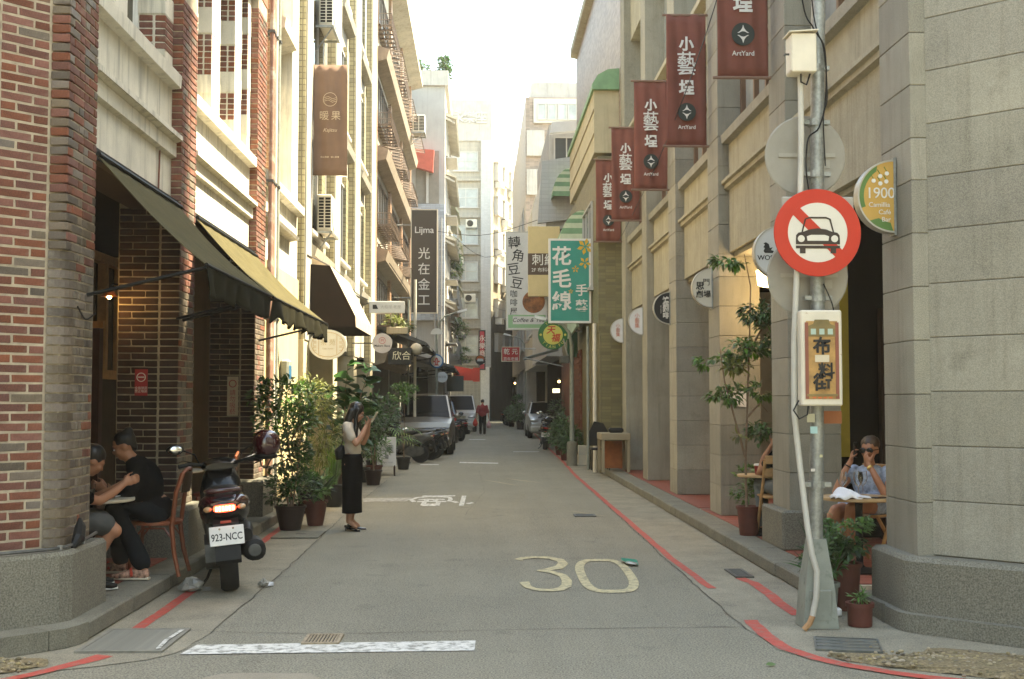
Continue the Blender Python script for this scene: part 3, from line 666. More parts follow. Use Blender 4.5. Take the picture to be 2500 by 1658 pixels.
for a, b in PY:
    MB().box(RX - .002, 3.64, a + .001, b - .001, 6.9, 11.01).to('upper_pier', STONE, stn, w=True)
MB().box(3.62, 7.4, 9.05, 26, 3.52, 3.6).to('ceiling', DARKWALL, stn, w=True)
MB().box(5.4, 7.4, 9.05, 25.7, .13, 3.52).to('rear_wall', M('arcade_rear', (.035, .03, .02), .9, var=.3, vs_=1.5, spec=.1), stn, w=True)
for y in (13.9, 17.6, 20.9): MB().box(4.6, 5.4, y, y + .25, .13, 3.52).to('side_wall', STONE, stn, w=True)
MB().box(3.62, 5.4, 25.4, 25.68, .13, 3.52).to('side_wall', STONE, stn, w=True)
MB().box(3.8, 5.4, 12.8, 12.95, .13, 3.5).to('side_wall', DARKWALL, stn, w=True)
MB().box(5.3, 5.4, 9.4, 12.6, .13, 3.5).to('shop_front', DARKWALL, stn, w=True)
MB().box(4.3, 5.3, 12.6, 12.7, .13, 2.6).to('door', DARKWOOD, stn, w=True)
for z in (.4, 1.3): MB().box(4.4, 5.1, 12.58, 12.6, z, z + .75).to('door_panel', M('door_panel', (.045, .02, .01), .5, var=.3), stn, w=True)
MB().tube([(4.62, 12.57, 1.33), (4.62, 12.54, 1.33), (4.72, 12.54, 1.33)], .01, 6).to('door_handle', M('brass', (.6, .45, .2), .3, .9), stn, w=True)
MB().box(3.9, 4.0, 12.75, 12.8, 1.0, 3.1).to('hanging_cloth', M('yellow_cloth', (.5, .42, .07), .9, var=.15), stn, w=True)
# warm light inside the second bay
cl = thing('ceiling_lamp', 'pleated cream lamp glowing under the arcade beside climbing tree', 'lamp', (3.72, 14.6, 3.02))
MB().lathe([(.2, 0), (.26, .02), (.28, .2), (.2, .22)], 24).to('lamp_shade', M('lit_shade', (1, .72, .4), emit=2.2), cl, smooth=40)
MB().tube([(0, 0, .22), (0, 0, .5)], .012, 6).to('rod', BLACKM, cl)
cd = bpy.data.lights.new('lamp_light', 'POINT'); cd.energy = 3; cd.color = (1, .68, .36); cd.shadow_soft_size = .2
co = bpy.data.objects.new('lamp_light', cd); COL.objects.link(co); co.parent = cl; co.location = (0, 0, -.15)
# the torn paper on a pier side, and other small stickers
pp = thing('torn_paper', 'torn white paper notice pasted on the third grey pier', 'paper', (3.3, 15.238, 1.62))
mb = MB().prism([(-.17, .08), (-.05, .1), (.14, .1), (.14, -.1), (.02, -.09), (-.08, -.06), (-.13, .0)], 'y', -.002, .002); mb.to('sheet', M('paper_white', (.72, .69, .64), .8, var=.05), pp)
MB().prism([(.01, .1), (.02, .1), (.02, -.09), (.01, -.09)], 'y', -.0035, -.0021).to('fold', M('paper_fold', (.5, .47, .43), .8), pp)

# unseen storey added on the stone corner to shade the left bay
MB().box(RX + .02, 6.3, 8.75, 13.3, 11.31, 16.8).prism([(3.3, 8.75), (6.3, 5.75), (6.3, 8.75)], 'z', 11.31, 16.8).to('added_shade_attic', STONE, stn, w=True)
MB().prism([(3.0, 8.6), (6.5, 5.3), (6.5, 13.45), (3.0, 13.45)], 'z', 16.8, 17.0).to('added_shade_cornice', STONE, stn, w=True)
for y in (9.4, 11.4): window(stn, 'X', RX + .02, y, y + 1.2, 12.4, 14.4, MATS['brown_frame'], GLASSL, 1) if 'window' in globals() else None
# ---------------------------------------------------------------- buildings further down the street
def Mtile(name, col, joint, w, h, rough=.5, streak=.4, var=.25):
    m = bpy.data.materials.new(name); m.use_nodes = True; MATS[name] = m
    N = m.node_tree.nodes; L = m.node_tree.links; P = N['Principled BSDF']; P.inputs['Roughness'].default_value = rough
    tc = N.new('ShaderNodeTexCoord'); sx = N.new('ShaderNodeSeparateXYZ'); L.new(tc.outputs['Object'], sx.inputs[0])
    ad = N.new('ShaderNodeMath'); L.new(sx.outputs[0], ad.inputs[0]); L.new(sx.outputs[1], ad.inputs[1])
    cx = N.new('ShaderNodeCombineXYZ'); L.new(ad.outputs[0], cx.inputs[0]); L.new(sx.outputs[2], cx.inputs[1])
    b = N.new('ShaderNodeTexBrick'); L.new(cx.outputs[0], b.inputs['Vector']); b.offset = 0
    b.inputs['Scale'].default_value = 1; b.inputs['Brick Width'].default_value = w; b.inputs['Row Height'].default_value = h; b.inputs['Mortar Size'].default_value = h * .08
    b.inputs['Color1'].default_value = (*[c * (1 - var) for c in col], 1); b.inputs['Color2'].default_value = (*[min(1, c * (1 + var)) for c in col], 1); b.inputs['Mortar'].default_value = (*joint, 1)
    n = N.new('ShaderNodeTexNoise'); n.inputs['Scale'].default_value = 1.2; n.inputs['Detail'].default_value = 6
    mp = N.new('ShaderNodeMapping'); mp.inputs['Scale'].default_value = (4, 4, .5); L.new(tc.outputs['Object'], mp.inputs['Vector']); L.new(mp.outputs[0], n.inputs['Vector'])
    r = N.new('ShaderNodeMapRange'); r.inputs[1].default_value = .5; r.inputs[2].default_value = .85; r.inputs[4].default_value = streak; L.new(n.outputs['Fac'], r.inputs[0])
    mx = N.new('ShaderNodeMix'); mx.data_type = 'RGBA'; L.new(r.outputs[0], mx.inputs[0]); L.new(b.outputs['Color'], mx.inputs[6]); mx.inputs[7].default_value = (.1, .09, .07, 1)
    L.new(mx.outputs[2], P.inputs['Base Color'])
    bp = N.new('ShaderNodeBump'); bp.inputs['Strength'].default_value = .5; bp.inputs['Distance'].default_value = .005; bp.invert = True
    L.new(b.outputs['Fac'], bp.inputs['Height']); L.new(bp.outputs[0], P.inputs['Normal']); return m
GTILE = Mtile('green_mosaic_tile', (.33, .29, .17), (.16, .13, .07), .1, .1)
OTILE = Mtile('orange_brick_tile', (.28, .15, .085), (.4, .3, .2), .2, .07)
WTILE = Mtile('white_tile', (.4, .4, .39), (.35, .35, .34), .24, .12, .35, .25, .06)
YTILE = Mtile('mustard_tile', (.15, .125, .05), (.12, .1, .04), .22, .07, .4, .4)
BTILE = Mtile('brown_tile', (.25, .19, .145), (.3, .24, .2), .22, .08)
CTILE = Mtile('cream_tile', (.3, .275, .225), (.36, .32, .25), .3, .3, .5, .6, .06)
GYTILE = Mtile('blue_grey_tile', (.33, .36, .39), (.26, .28, .3), .2, .08)
CREAM = M('cream_wall', (.45, .39, .26), .9, var=.12, vs_=2, streak=.5, bump=.1)
WHITEW = M('white_wall', (.4, .385, .35), .9, var=.1, vs_=2, streak=.55, bump=.1)
OLDW = M('weathered_wall', (.45, .41, .33), .92, var=.2, vs_=1.2, streak=.8, spots=((.16, .14, .1), 1.5, .55, .8), bump=.15)
GREYW = M('grey_wall', (.36, .35, .33), .9, var=.12, vs_=2, streak=.5)
FRAMEW = M('white_frame', (.42, .41, .38), .5, var=.06)
FRAMED = M('dark_frame', (.08, .06, .045), .5, var=.2)
def window(root, face, plane, u0, u1, z0, z1, fr=FRAMEW, gl=None, bars=1, hb=0, t=.05, sill=True):
    """a window on a face: 'y' looks towards -Y at y=plane (u along x); 'x' on a wall looking to +X, 'X' to -X (u along y)"""
    gl = gl or GLASSL; mb = MB(); f = t
    def bx(a, b, c, d, e0, e1):
        if face == 'y': mb.box(a, b, plane - e1, plane - e0, c, d)
        elif face == 'x': mb.box(plane + e0, plane + e1, a, b, c, d)
        else: mb.box(plane - e1, plane - e0, a, b, c, d)
    bx(u0, u1, z0, z0 + f, .002, .05); bx(u0, u1, z1 - f, z1, .002, .05); bx(u0, u0 + f, z0 + f, z1 - f, .002, .048); bx(u1 - f, u1, z0 + f, z1 - f, .002, .048)
    for i in range(1, bars + 1):
        u = u0 + (u1 - u0) * i / (bars + 1); bx(u - f * .4, u + f * .4, z0 + f, z1 - f, .003, .04)
    for i in range(1, hb + 1):
        z = z0 + (z1 - z0) * i / (hb + 1); bx(u0 + f, u1 - f, z - f * .35, z + f * .35, .004, .036)
    if sill: bx(u0 - .06, u1 + .06, z0 - .07, z0 - .002, .003, .12)
    o = mb.to('window', fr, root, w=True); m2 = mb; mb = MB()
    bx(u0 + f, u1 - f, z0 + f, z1 - f, .001, .012); mb.to('pane', gl, o, w=True)
    return o

# cream third bay next to the brick piers (pipes, meter wall)
b2 = thing('cream_shop_house', 'sunlit cream plaster wall with ledges beside the reddish downpipes', 'building', (-2.9, 16, 0))
MB().box(-6, LS + .03, 16.02, 19.35, .0, 3.55).to('wall', M('tan_wall', (.5, .4, .22), .9, var=.1, vs_=2, streak=.35, bump=.1), b2, w=True)
MB().box(-6, LS - .0, 16.02, 19.35, 3.55, 4.62).to('spandrel', PLASTER, b2, w=True)
MB().prism([(LS, 4.08), (LS + .13, 4.1), (LS + .15, 4.145), (LS, 4.19)], 'y', 16.05, 18.6).to('ledge', PLASTER, b2, w=True)
MB().prism([(LS, 4.58), (LS + .12, 4.6), (LS + .125, 4.72), (LS, 4.8), (-3.3, 4.82), (-3.3, 4.58)], 'y', 16.05, 19.3).to('sill', PLASTER, b2, w=True)
MB().box(-3.2, LS, 17.05, 17.5, 4.82, 11).to('pilaster', OTILE, b2, w=True)
MB().box(-6, -3.2, 16.02, 19.35, 4.6, 11).to('upper_wall', PLASTER, b2, w=True)
MB().box(-3.2, LS, 18.7, 19.35, 4.82, 11).to('pilaster', PLASTER, b2, w=True)
MB().prism([(-3.2, 7.05), (-2.9, 7.15), (-2.88, 7.3), (-3.2, 7.4)], 'y', 17.5, 18.7).to('hood', PLASTER, b2, w=True)
RPIPE = M('reddish_pipe', (.3, .17, .12), .6, var=.25, vs_=4, spots=((.5, .44, .36), 4, .5, .65))
for i, (y, r) in enumerate(((16.02, .035), (16.16, .028), (16.32, .03), (16.5, .04))):
    d = thing('downpipe', ['thick reddish downpipe at the edge of third brick pier', 'thin reddish pipe between the downpipes by the third pier', 'pale pipe beside the reddish pipes on cream wall', 'thick grey downpipe on the cream wall beside the meter box'][i], 'pipe', (-2.82, y, .1))
    MB().tube([(0, 0, 0), (0, 0, 9)], r, 10).to('pipe', [RPIPE, RPIPE, CREAMMET, GREYPAINT][i], d, smooth=40)
    for z in (.6, 2.6, 4.45, 6.5): MB().box(-.1, r + .006, -.045, .045, z, z + .035).to('clamp', IRON, d)
# wall box (blue label) with cable
mbx = thing('meter_box', 'grey wall box with blue label hanging on sunlit cream wall', 'box', (-2.94, 17.75, 2.02))
MB().bbox(0, .13, -.16, .16, -.19, .19, .03).to('box', GREYPAINT, mbx, smooth=30)
MB().bbox(.12, .135, -.12, .12, -.1, .1, .004).to('label_plate', M('blue_plate', (.03, .13, .24), .4), mbx)
MB().box(.02, .1, -.07, .07, -.34, -.19).to('socket', BLACKP, mbx)
MB().tube([(.05, -.1, -.2), (.04, -.25, -.36), (.03, -.32, -.3), (.02, -.35, .1), (.0, -.4, .5)], .007, 6).to('cable', BLACKP, mbx)
text(mbx, 'SOS', .06, NW, 0, 0, 0).rotation_euler = (R_(90), 0, R_(90)); mbx.children[-1].location = (.136, 0, .02)

PLASTER2 = M('grey_cream_plaster', (.4, .375, .31), .9, var=.2, vs_=1.5, streak=.9, bump=.12, bs=50, grain=.1, gs=160)
# green tile building: pilasters, walls, hoods
gt = thing('green_tile_building', 'pale building with green mosaic pilasters and a brown box awning', 'building', (-3, 19.4, 0))
MB().box(-8, -3.02, 19.36, 32.4, 2.7, 15).to('wall', PLASTER2, gt, w=True)
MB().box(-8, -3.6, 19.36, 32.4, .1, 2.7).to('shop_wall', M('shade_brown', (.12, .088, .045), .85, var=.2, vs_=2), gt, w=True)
for y, w in ((19.42, .75), (23.35, .95), (27.1, 1.2), (31.2, 1.2)):
    MB().box(-3.02, -2.87, y, y + w, 2.6, 15).to('pilaster', GTILE, gt, w=True)
    MB().box(-2.87, -2.845, y + .05, y + w - .02, 2.6, 15).to('pilaster_face', PLASTER2, gt, w=True)
for y in (19.36, 23.3, 27.1, 31.2):
    MB().box(-3.6, -2.86, y + .02, y + .7, .1, 2.6).to('column', M('column_cream', (.5, .43, .28), .85, var=.12, vs_=3, streak=.3), gt, w=True)
for y0, y1 in ((20.3, 23.2), (24.5, 27), (28.4, 31.1)):
    for z in (4.6, 7.5, 10.4, 13.2):
        MB().prism([(-3.02, z - .55), (-2.84, z - .5), (-2.8, z - .36), (-3.02, z - .2)], 'y', y0 + .2, y1 - .1).to('hood', PLASTER2, gt, w=True)
        window(gt, 'x', -3.02, y0 + .4, y1 - .3, z, z + 1.7, FRAMEW, GLASS, 1)
        MB().box(-3.02, -2.93, (y0 + y1) / 2 + .25, (y0 + y1) / 2 + .7, z + .05, z + 1.9).to('tile_strip', GTILE, gt, w=True)
# brown box awning
ba = thing('box_awning', 'dark brown box awning with a bright sloping front over shop entrance', 'awning', (-2.9, 20, 2.85))
SH = [(-2.93, 3.9), (-2.52, 3.87), (-2.09, 3.02), (-2.08, 2.84)]
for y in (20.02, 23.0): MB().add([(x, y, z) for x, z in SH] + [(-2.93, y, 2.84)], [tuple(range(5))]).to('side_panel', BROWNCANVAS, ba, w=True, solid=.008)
mb = MB()
for (xa, za), (xb, zb) in zip(SH, SH[1:]): mb.quad((xa, 20.02, za), (xb, 20.02, zb), (xb, 23.0, zb), (xa, 23.0, za))
mb.to('front_panel', M('sunlit_brown_canvas', (.42, .34, .26), .85, var=.1, bump=.1, bs=200), ba, w=True, solid=.008)  # lighter copy of the brown canvas; sunlight on the front put into its colour
for z in (3.85, 3.55, 3.25): MB().ell((-2.92, 20.0, z), .02).to('stud', BLACKM, ba, w=True)

# brick building with iron window racks
st = thing('orange_brick_building', 'orange brick tower with iron balconies and slatted canopies at each floor', 'building', (-3, 32.4, 0))
MB().box(-8, -2.95, 32.45, 49.5, 3.1, 15).to('wall', PLASTER2, st, w=True)
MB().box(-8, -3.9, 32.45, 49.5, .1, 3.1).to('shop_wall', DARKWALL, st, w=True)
for y in (32.5, 38, 43.5, 48.9): MB().box(-2.95, -2.86, y, y + .55, 3.1, 15).to('pilaster', OTILE, st, w=True)
for y in (38, 43.5, 48.9): MB().box(-3.5, -2.9, y, y + .5, .1, 3.1).to('column', GREYW, st, w=True)
RUSTP = M('rust_paint', (.14, .1, .075), .6, .2, var=.2)
for fl_, z in enumerate((3.65, 6.5, 9.36, 12.2)):
    MB().prism([(-2.95, z - 1.1), (-2.62, z - 1.0), (-2.55, z - .72), (-2.95, z - .6)], 'y', 33.1, 49).to('eave', M('brown_eave', (.3, .24, .17), .85, var=.2, streak=.4), st, w=True)
    for y0 in (33.2, 38.7, 44.2):
        window(st, 'x', -2.95, y0, y0 + 4.3, z + .1, z + 1.5, FRAMED, GLASS, 4)
        if fl_ == 0 and y0 > 34: continue
        rk = MB()
        for i in range(9): rk.box(-2.94, -2.5, y0 + .1 + i * .42, y0 + .16 + i * .42, z, z + .04)
        for i in range(5): rk.box(-2.94 + i * .1, -2.91 + i * .1, y0 + .1, y0 + 3.6, z + .041, z + .06)
        rk.to('rack_floor', RUSTP, st, w=True)
        rk = MB()
        for h in (.18, .36): rk.tube([(-2.94, y0 + .1, z + h), (-2.5, y0 + .1, z + h), (-2.5, y0 + 3.6, z + h), (-2.94, y0 + 3.6, z + h)], .014, 5)
        for i in range(16): rk.tube([(-2.5, y0 + .1 + i * .233, z), (-2.5, y0 + .1 + i * .233, z + .36)], .009, 4)
        for i in range(4): rk.tube([(-2.94 + i * .13, y0 + .1, z), (-2.94 + i * .13, y0 + .1, z + .36)], .009, 4)
        rk.to('rack_railing', RUSTP, st, w=True)
        if fl_:
            rk = MB()
            for i in range(7):
                yy = y0 + .9 + i * .5
                rk.tube([(-2.9, yy, z - .42), (-2.25, yy, z - .5)], .014, 5); rk.tube([(-2.9, yy, z - .42), (-2.25, yy + .25, z - .5)], .01, 5)
                rk.tube([(-2.9, yy, z - .42), (-2.9, yy, z - .9)], .012, 5)
            rk.tube([(-2.25, y0 + .9, z - .5), (-2.25, y0 + 4.1, z - .5)], .016, 5); rk.tube([(-2.9, y0 + .9, z - .42), (-2.9, y0 + 4.1, z - .42)], .016, 5)
            rk.to('canopy_frame', RUSTP, st, w=True)
MB().prism([(-2.95, 14.6), (-2.4, 14.75), (-2.4, 15.0), (-8, 15.3), (-8, 14.6)], 'y', 32.4, 49.6).to('roof_eave', PLASTER2, st, w=True)

# white house with two roof trees
wh = thing('white_roof_garden_building', 'white block with a parapet, red window canopy and trees on its roof', 'building', (-3, 51, 0))
MB().box(-9, -1.5, 51, 62, 3.0, 15.2).to('wall', M('hazy_white_wall', (.36, .35, .33), .9, var=.08, vs_=1.5, streak=.35), wh, w=True)
MB().box(-9, -2.6, 51, 62, .1, 3.0).to('shop_wall', DARKWALL, wh, w=True)
for y in (51.1, 56, 61): MB().box(-2.2, -1.6, y, y + .6, .05, 3.0).to('column', GREYW, wh, w=True)
MB().box(-9, -1.36, 50.86, 62.1, 15.2, 15.85).to('parapet', WHITEW, wh, w=True)
MB().box(-3.1, -1.5, 50.7, 50.99, 5.0, 10.0).to('tile_bay', GYTILE, wh, w=True)
MB().box(-2.75, -1.75, 50.95, 50.99, 10.05, 12.35).to('loggia', M('loggia_grey', (.2, .18, .15), .9), wh, w=True)
MB().prism([(-2.75, 12.35), (-1.95, 12.3), (-2.0, 11.35), (-2.7, 11.55)], 'y', 50.5, 50.9).to('red_canopy', M('red_canvas', (.45, .09, .06), .8), wh, w=True)
MB().box(-2.3, -2.2, 50.86, 50.94, 10.05, 11.8).to('post', FRAMEW, wh, w=True)
for x in (-1.62, -1.75, -1.9): MB().tube([(x, 50.6, 3), (x, 50.6, 11 + x)], .035, 6).to('drainpipe', GREYW, wh, w=True)
for k, z in enumerate((4.2, 7.0, 9.8, 12.4)):
    window(wh, 'x', -1.5, 52, 54.6, z, z + 1.5, FRAMEW, GLASS, 2); window(wh, 'x', -1.5, 57, 60, z, z + 1.5, FRAMEW, GLASS, 2)
    MB().prism([(-1.5, z + 1.7), (-1.05, z + 1.55), (-1.0, z + 1.62), (-1.5, z + 1.85)], 'y', 51.8, 60.2).to('hood', PLASTER2, wh, w=True)
    MB().prism([(-1.5, z + 1.5), (-1.1, z + 1.3), (-1.08, z + 1.36), (-1.5, z + 1.62)], 'y', 51.6, 51.75).to('hood_end', PLASTER2, wh, w=True)
    MB().box(-1.5, -1.0, 52, 54.7, z - .15, z - .1).to('rack', GREYW, wh, w=True)

# weathered house with balconies behind
wb = thing('balcony_house', 'weathered pale house with caged balconies and green plants', 'building', (-3, 63, 0))
MB().box(-9, -1.9, 62.6, 84, 3.0, 14).to('wall', OLDW, wb, w=True)
MB().box(-9, -2.8, 62.6, 84, .05, 3.0).to('shop_wall', DARKWALL, wb, w=True)
for y in (63, 70, 77, 83): MB().box(-2.5, -2.0, y, y + .6, .05, 3.0).to('column', OLDW, wb, w=True)
for z in (4.2, 7.2, 10.2):
    for y in (64, 71, 78):
        window(wb, 'x', -1.9, y, y + 4.5, z, z + 1.7, FRAMEW, GLASS, 3)
        ck = MB()
        for i in range(12): ck.box(-1.9, -1.2, y + i * .4, y + .05 + i * .4, z - .2, z - .14)
        for i in range(12): ck.box(-1.22, -1.19, y + i * .4, y + .04 + i * .4, z - .2, z + .8)
        ck.box(-1.24, -1.18, y, y + 4.5, z + .8, z + .86).box(-1.24, -1.18, y, y + 4.5, z - .2, z - .14).to('cage', FRAMEW, wb, w=True)
        MB().prism([(-1.9, z + 2.2), (-1.3, z + 1.95), (-1.1, z + 1.5), (-1.16, z + 1.5), (-1.35, z + 1.88), (-1.9, z + 2.12)], 'y', y - .1, y + 4.6).to('canopy', M('pale_green_canopy', (.42, .46, .36), .6, var=.2), wb, w=True)

# the office block closing the street
eb = thing('office_block', 'tall cream office block closing the street, its side wall running on', 'building', (-1, 88, 0))
MB().box(-12, .5, 88, 100, 0, 20.9).to('wall', CTILE, eb, w=True)
MB().box(-12, .9, 87.9, 99, 20.9, 24).to('penthouse', GREYW, eb, w=True)
MB().box(.1, .85, 87.6, 88.6, 4, 20.9).to('corner_pier', WTILE, eb, w=True)
MB().box(.1, .75, 87.4, 88.6, 0, 4).to('white_column', M('white_gloss', (.7, .7, .67), .4), eb, w=True)
sd = MB().prism([(.5, 88.6), (.86, 88.6), (3.8, 99.4), (9, 118), (0, 100)], 'z', 0, 20.7).to('side_wall', M('stained_ochre_wall', (.28, .245, .185), .9, var=.2, vs_=.6, streak=.7, spots=((.2, .16, .1), .7, .5, .75)), eb, w=True)
MB().prism([(.52, 88.55), (.9, 88.55), (3.86, 99.4), (9.1, 118), (0.1, 100)], 'z', 0, 8.2).to('lower_side_shade', M('painted_wall_shade', (.05, .047, .038), .9, var=.4, vs_=.7, streak=.4), eb, w=True)  # dark sheet just proud of the side wall: its lower shade as colour
for fl_ in range(6):
    z = 4.4 + fl_ * 2.75
    window(eb, 'y', 87.98, -1.95, -.1, z + .5, z + 1.95, FRAMEW, GLASSL, 1, 1, .07); window(eb, 'y', 87.98, -4.4, -2.3, z + .5, z + 1.95, FRAMEW, GLASSL, 2, 1, .07)
    MB().box(-6, .1, 87.75, 87.97, z - .28, z - .12).to('floor_band', CTILE, eb, w=True)
for i, ch in enumerate('永樂座'):
    put('lettering', tmesh(ch, 1.0, FRAMEW, ext=.03, bold=.02), eb, Vector((-1.6 + i * .85, 87.86, 22.6)) - wloc(eb), (R_(90), 0, 0))
for k in range(6):                       # caged windows along the side wall
    for j in range(5):
        t = .08 + j * .19; x = .9 + 2.9 * t; y = 88.6 + 10.8 * t; z = 5.2 + k * 2.6
        mb = MB().box(-.06, .3, 0, 1.3, 0, 1.3); mb.cur = 1
        mb.box(-.02, .34, -.1, 1.4, 1.3, 1.42)
        if (k + j) % 2: mb.cur = 2; mb.box(.0, .55, .2, .9, -.5, -.05)
        mb.xf(Matrix.Translation((x, y, z)) @ Matrix.Rotation(R_(-15), 4, 'Z'))
        mb.to('window', [FRAMEW, PLASTER2, M('ac_white', (.6, .58, .52), .5)], eb, w=True)

# ---- right side
mt_ = thing('mustard_tile_house', 'mustard tiled house with cream overhanging balcony and green awnings', 'building', (3, 26, 0))
MB().box(2.62, 8, 26, 37.5, 3.1, 7.0).to('wall', YTILE, mt_, w=True)
MB().box(2.64, 8, 25.9, 37.4, .02, 3.1).to('shop_wall', YTILE, mt_, w=True)
MB().box(2.6, 3.6, 30.4, 37.5, .05, 2.9).to('rolling_shutter', M('red_brown_panel', (.13, .04, .02), .7, var=.3), mt_, w=True)
for i in range(18): MB().box(2.57, 2.6, 30.5, 33.4, .25 + i * .145, .33 + i * .145).to('shutter_slat', MATS['red_brown_panel'], mt_, w=True)
MB().box(2.55, 3.4, 26.12, 33.2, 7.1, 8.5).to('balcony_box', CREAM, mt_, w=True)
for z in (7.5, 8.05): MB().box(2.53, 2.55, 26.14, 33.18, z, z + .04).to('balcony_rib', M('cream_dark', (.3, .25, .16), .8), mt_, w=True)
GRN = M('green_canopy', (.17, .3, .16), .55, var=.15); GRL = M('pale_green_stripe', (.5, .55, .38), .6, var=.1)
MB().prism([(3.4, 8.5), (2.5, 8.5), (2.5, 8.62), (2.62, 8.82), (2.85, 8.95), (3.4, 9.0)], 'y', 26.0, 33.4).to('balcony_roof', GRN, mt_, w=True)
for y in (26.6, 32.4): MB().tube([(2.62, y, 7.08), (3.1, y, 6.5)], .04, 6).to('bracket', CREAM, mt_, w=True)
MB().box(3.1, 8, 25.75, 37.5, 7.0, 13.5).to('upper_wall', BTILE, mt_, w=True)
MB().prism([(3.1, 12.5), (2.9, 12.55), (2.9, 12.8), (3.1, 12.9)], 'y', 25.75, 37.5).to('cornice', STONE2, mt_, w=True)
window(mt_, 'X', 2.62, 27.2, 29.5, 4.2, 6.2, FRAMEW, GLASS, 2)
for y in (25.98, 26.0): pass
def scallop(ya, yb, x0, zt, nm, lab=None, root=None, out=.75, n=9):
    for i in range(n):
        a0, a1 = R_(90 * i / n), R_(90 * (i + 1) / n)
        mb = MB().quad((x0 - out * math.sin(a0), ya, zt - .9 * (1 - math.cos(a0))), (x0 - out * math.sin(a1), ya - .0, zt - .9 * (1 - math.cos(a1))), (x0 - out * math.sin(a1), yb, zt - .9 * (1 - math.cos(a1))), (x0 - out * math.sin(a0), yb, zt - .9 * (1 - math.cos(a0))))
        mb.to('stripe', GRL if i % 2 else GRN, root, w=True, solid=.01)
    P = lambda i: (x0 - out * math.sin(R_(90 * i / n)), zt - .9 * (1 - math.cos(R_(90 * i / n))))
    for y in (ya, yb):
        for i in range(n):
            (xa, za), (xb, zb) = P(i), P(i + 1)
            MB().add([(x0, y, za), (xa, y, za), (xb, y, zb), (x0, y, zb)], [(0, 1, 2, 3)]).to('end_stripe', GRL if i % 2 else GRN, root, w=True, solid=.01)
aw = thing('striped_awning', 'rounded green and white striped awning below the cream balcony', 'awning', (2.62, 29.5, 5.9)); scallop(29.5, 31.6, 2.62, 6.35, '', root=aw, out=.62)
aw = thing('striped_awning', 'small rounded green striped awning above the white tile house window', 'awning', (2.4, 36.6, 8.7)); scallop(37.0, 39.0, 2.9, 8.9, '', root=aw, out=.6)
tb = thing('turquoise_board', 'pale turquoise boarded shop canopy on the mustard house', 'canopy', (2.4, 27, 3.2))
MB().prism([(28.1, 3.35), (28.1, 4.6), (31, 4.6), (31, 3.2)], 'x', 2.3, 2.36).to('board', M('turquoise_paint', (.33, .45, .38), .7, var=.1, streak=.3), tb, w=True)
MB().box(2.36, 2.62, 28.1, 30.9, 3.5, 4.5).to('box', CREAM, tb, w=True)
MB().box(2.25, 2.6, 28.0, 31.1, 4.62, 4.8).to('top_rail', OLDW, tb, w=True)
wt = thing('white_tile_house', 'white tiled house with brown framed window and slanting parapet', 'building', (2.4, 38, 0))
MB().box(2.15, 8, 38, 48, 3.0, 9.3).to('wall', WTILE, wt, w=True)
MB().box(2.75, 8, 38, 48, .05, 3.0).to('shop_wall', DARKWALL, wt, w=True)
MB().prism([(1.86, 7.25), (3.6, 7.45), (3.6, 9.5), (2.0, 9.25)], 'y', 37.7, 37.98).to('front_parapet', WTILE, wt, w=True)
window(wt, 'y', 37.98, 2.1, 3.05, 5.4, 7.1, FRAMED, GLASSL, 1, 0, .07)
MB().box(1.95, 3.4, 37.6, 37.98, 4.9, 5.2).to('ledge', WTILE, wt, w=True)
MB().prism([(2.3, 10.3), (3.9, 10.45), (3.9, 10.8), (2.36, 10.65)], 'y', 38.3, 38.6).to('roof_cladding', M('white_sheet', (.6, .6, .58), .6, var=.06), wt, w=True)
window(wt, 'y', 38.88, 2.45, 3.3, 9.5, 10.3, FRAMEW, GLASS, 1)
MB().box(2.3, 8, 38.9, 47, 9.3, 10.7).to('roof_room', WHITEW, wt, w=True)
MB().prism([(1.6, 4.4), (2.14, 4.5), (2.14, 7.0), (1.85, 6.9)], 'y', 38.4, 38.5).to('side_sign', M('dark_green_sheet', (.05, .06, .05), .7), wt, w=True)
window(wt, 'X', 2.15, 39.5, 42, 5.4, 7.1, FRAMEW, GLASS, 2); window(wt, 'X', 2.15, 43, 46, 5.4, 7.1, FRAMEW, GLASS, 2)
bt = thing('brown_apartment_block', 'tall brown apartment block with a ribbon of white windows and grey rooftop box', 'building', (3, 60, 0))
MB().box(2.35, 14, 60, 84, 3.2, 17.05).to('wall', BTILE, bt, w=True)
MB().box(2.95, 14, 60, 84, .05, 3.2).to('shop_wall', DARKWALL, bt, w=True)
MB().box(2.65, 14, 60.3, 76, 17.05, 17.9).to('rooftop_box', GREYW, bt, w=True)
MB().box(2.75, 5.7, 59.86, 59.99, 15.7, 16.95).to('window_band', FRAMEW, bt, w=True)
for i in range(5): window(bt, 'y', 59.85, 2.95 + i * .52, 3.4 + i * .52, 15.85, 16.7, FRAMEW, GLASSL, 0, 0, .05, False)
for z in (5, 8.2, 12, 14):
    MB().box(2.4, 3.3, 59.8, 59.99, z, z + 1.3).to('panel', WHITEW, bt, w=True); window(bt, 'y', 59.98, 3.5, 5, z, z + 1.3, FRAMEW, GLASSL, 2)
for y in (62, 67, 72, 77):
    for z in (4.2, 7.2, 10.2): window(bt, 'X', 2.35, y, y + 2.6, z, z + 1.5, FRAMEW, GLASS, 2)
for y in (60.2, 65, 70, 76): MB().box(2.4, 2.9, y, y + .5, .03, 3.2).to('column', GREYW, bt, w=True)
md = thing('grey_corner_house', 'low weathered house beside the white tile house', 'building', (3, 49, 0))
MB().box(2.3, 12, 48.4, 59.6, 3.0, 10).to('wall', OLDW, md, w=True); MB().box(3.9, 12, 48.4, 59.6, .05, 3.0).to('shop_wall', DARKWALL, md, w=True)
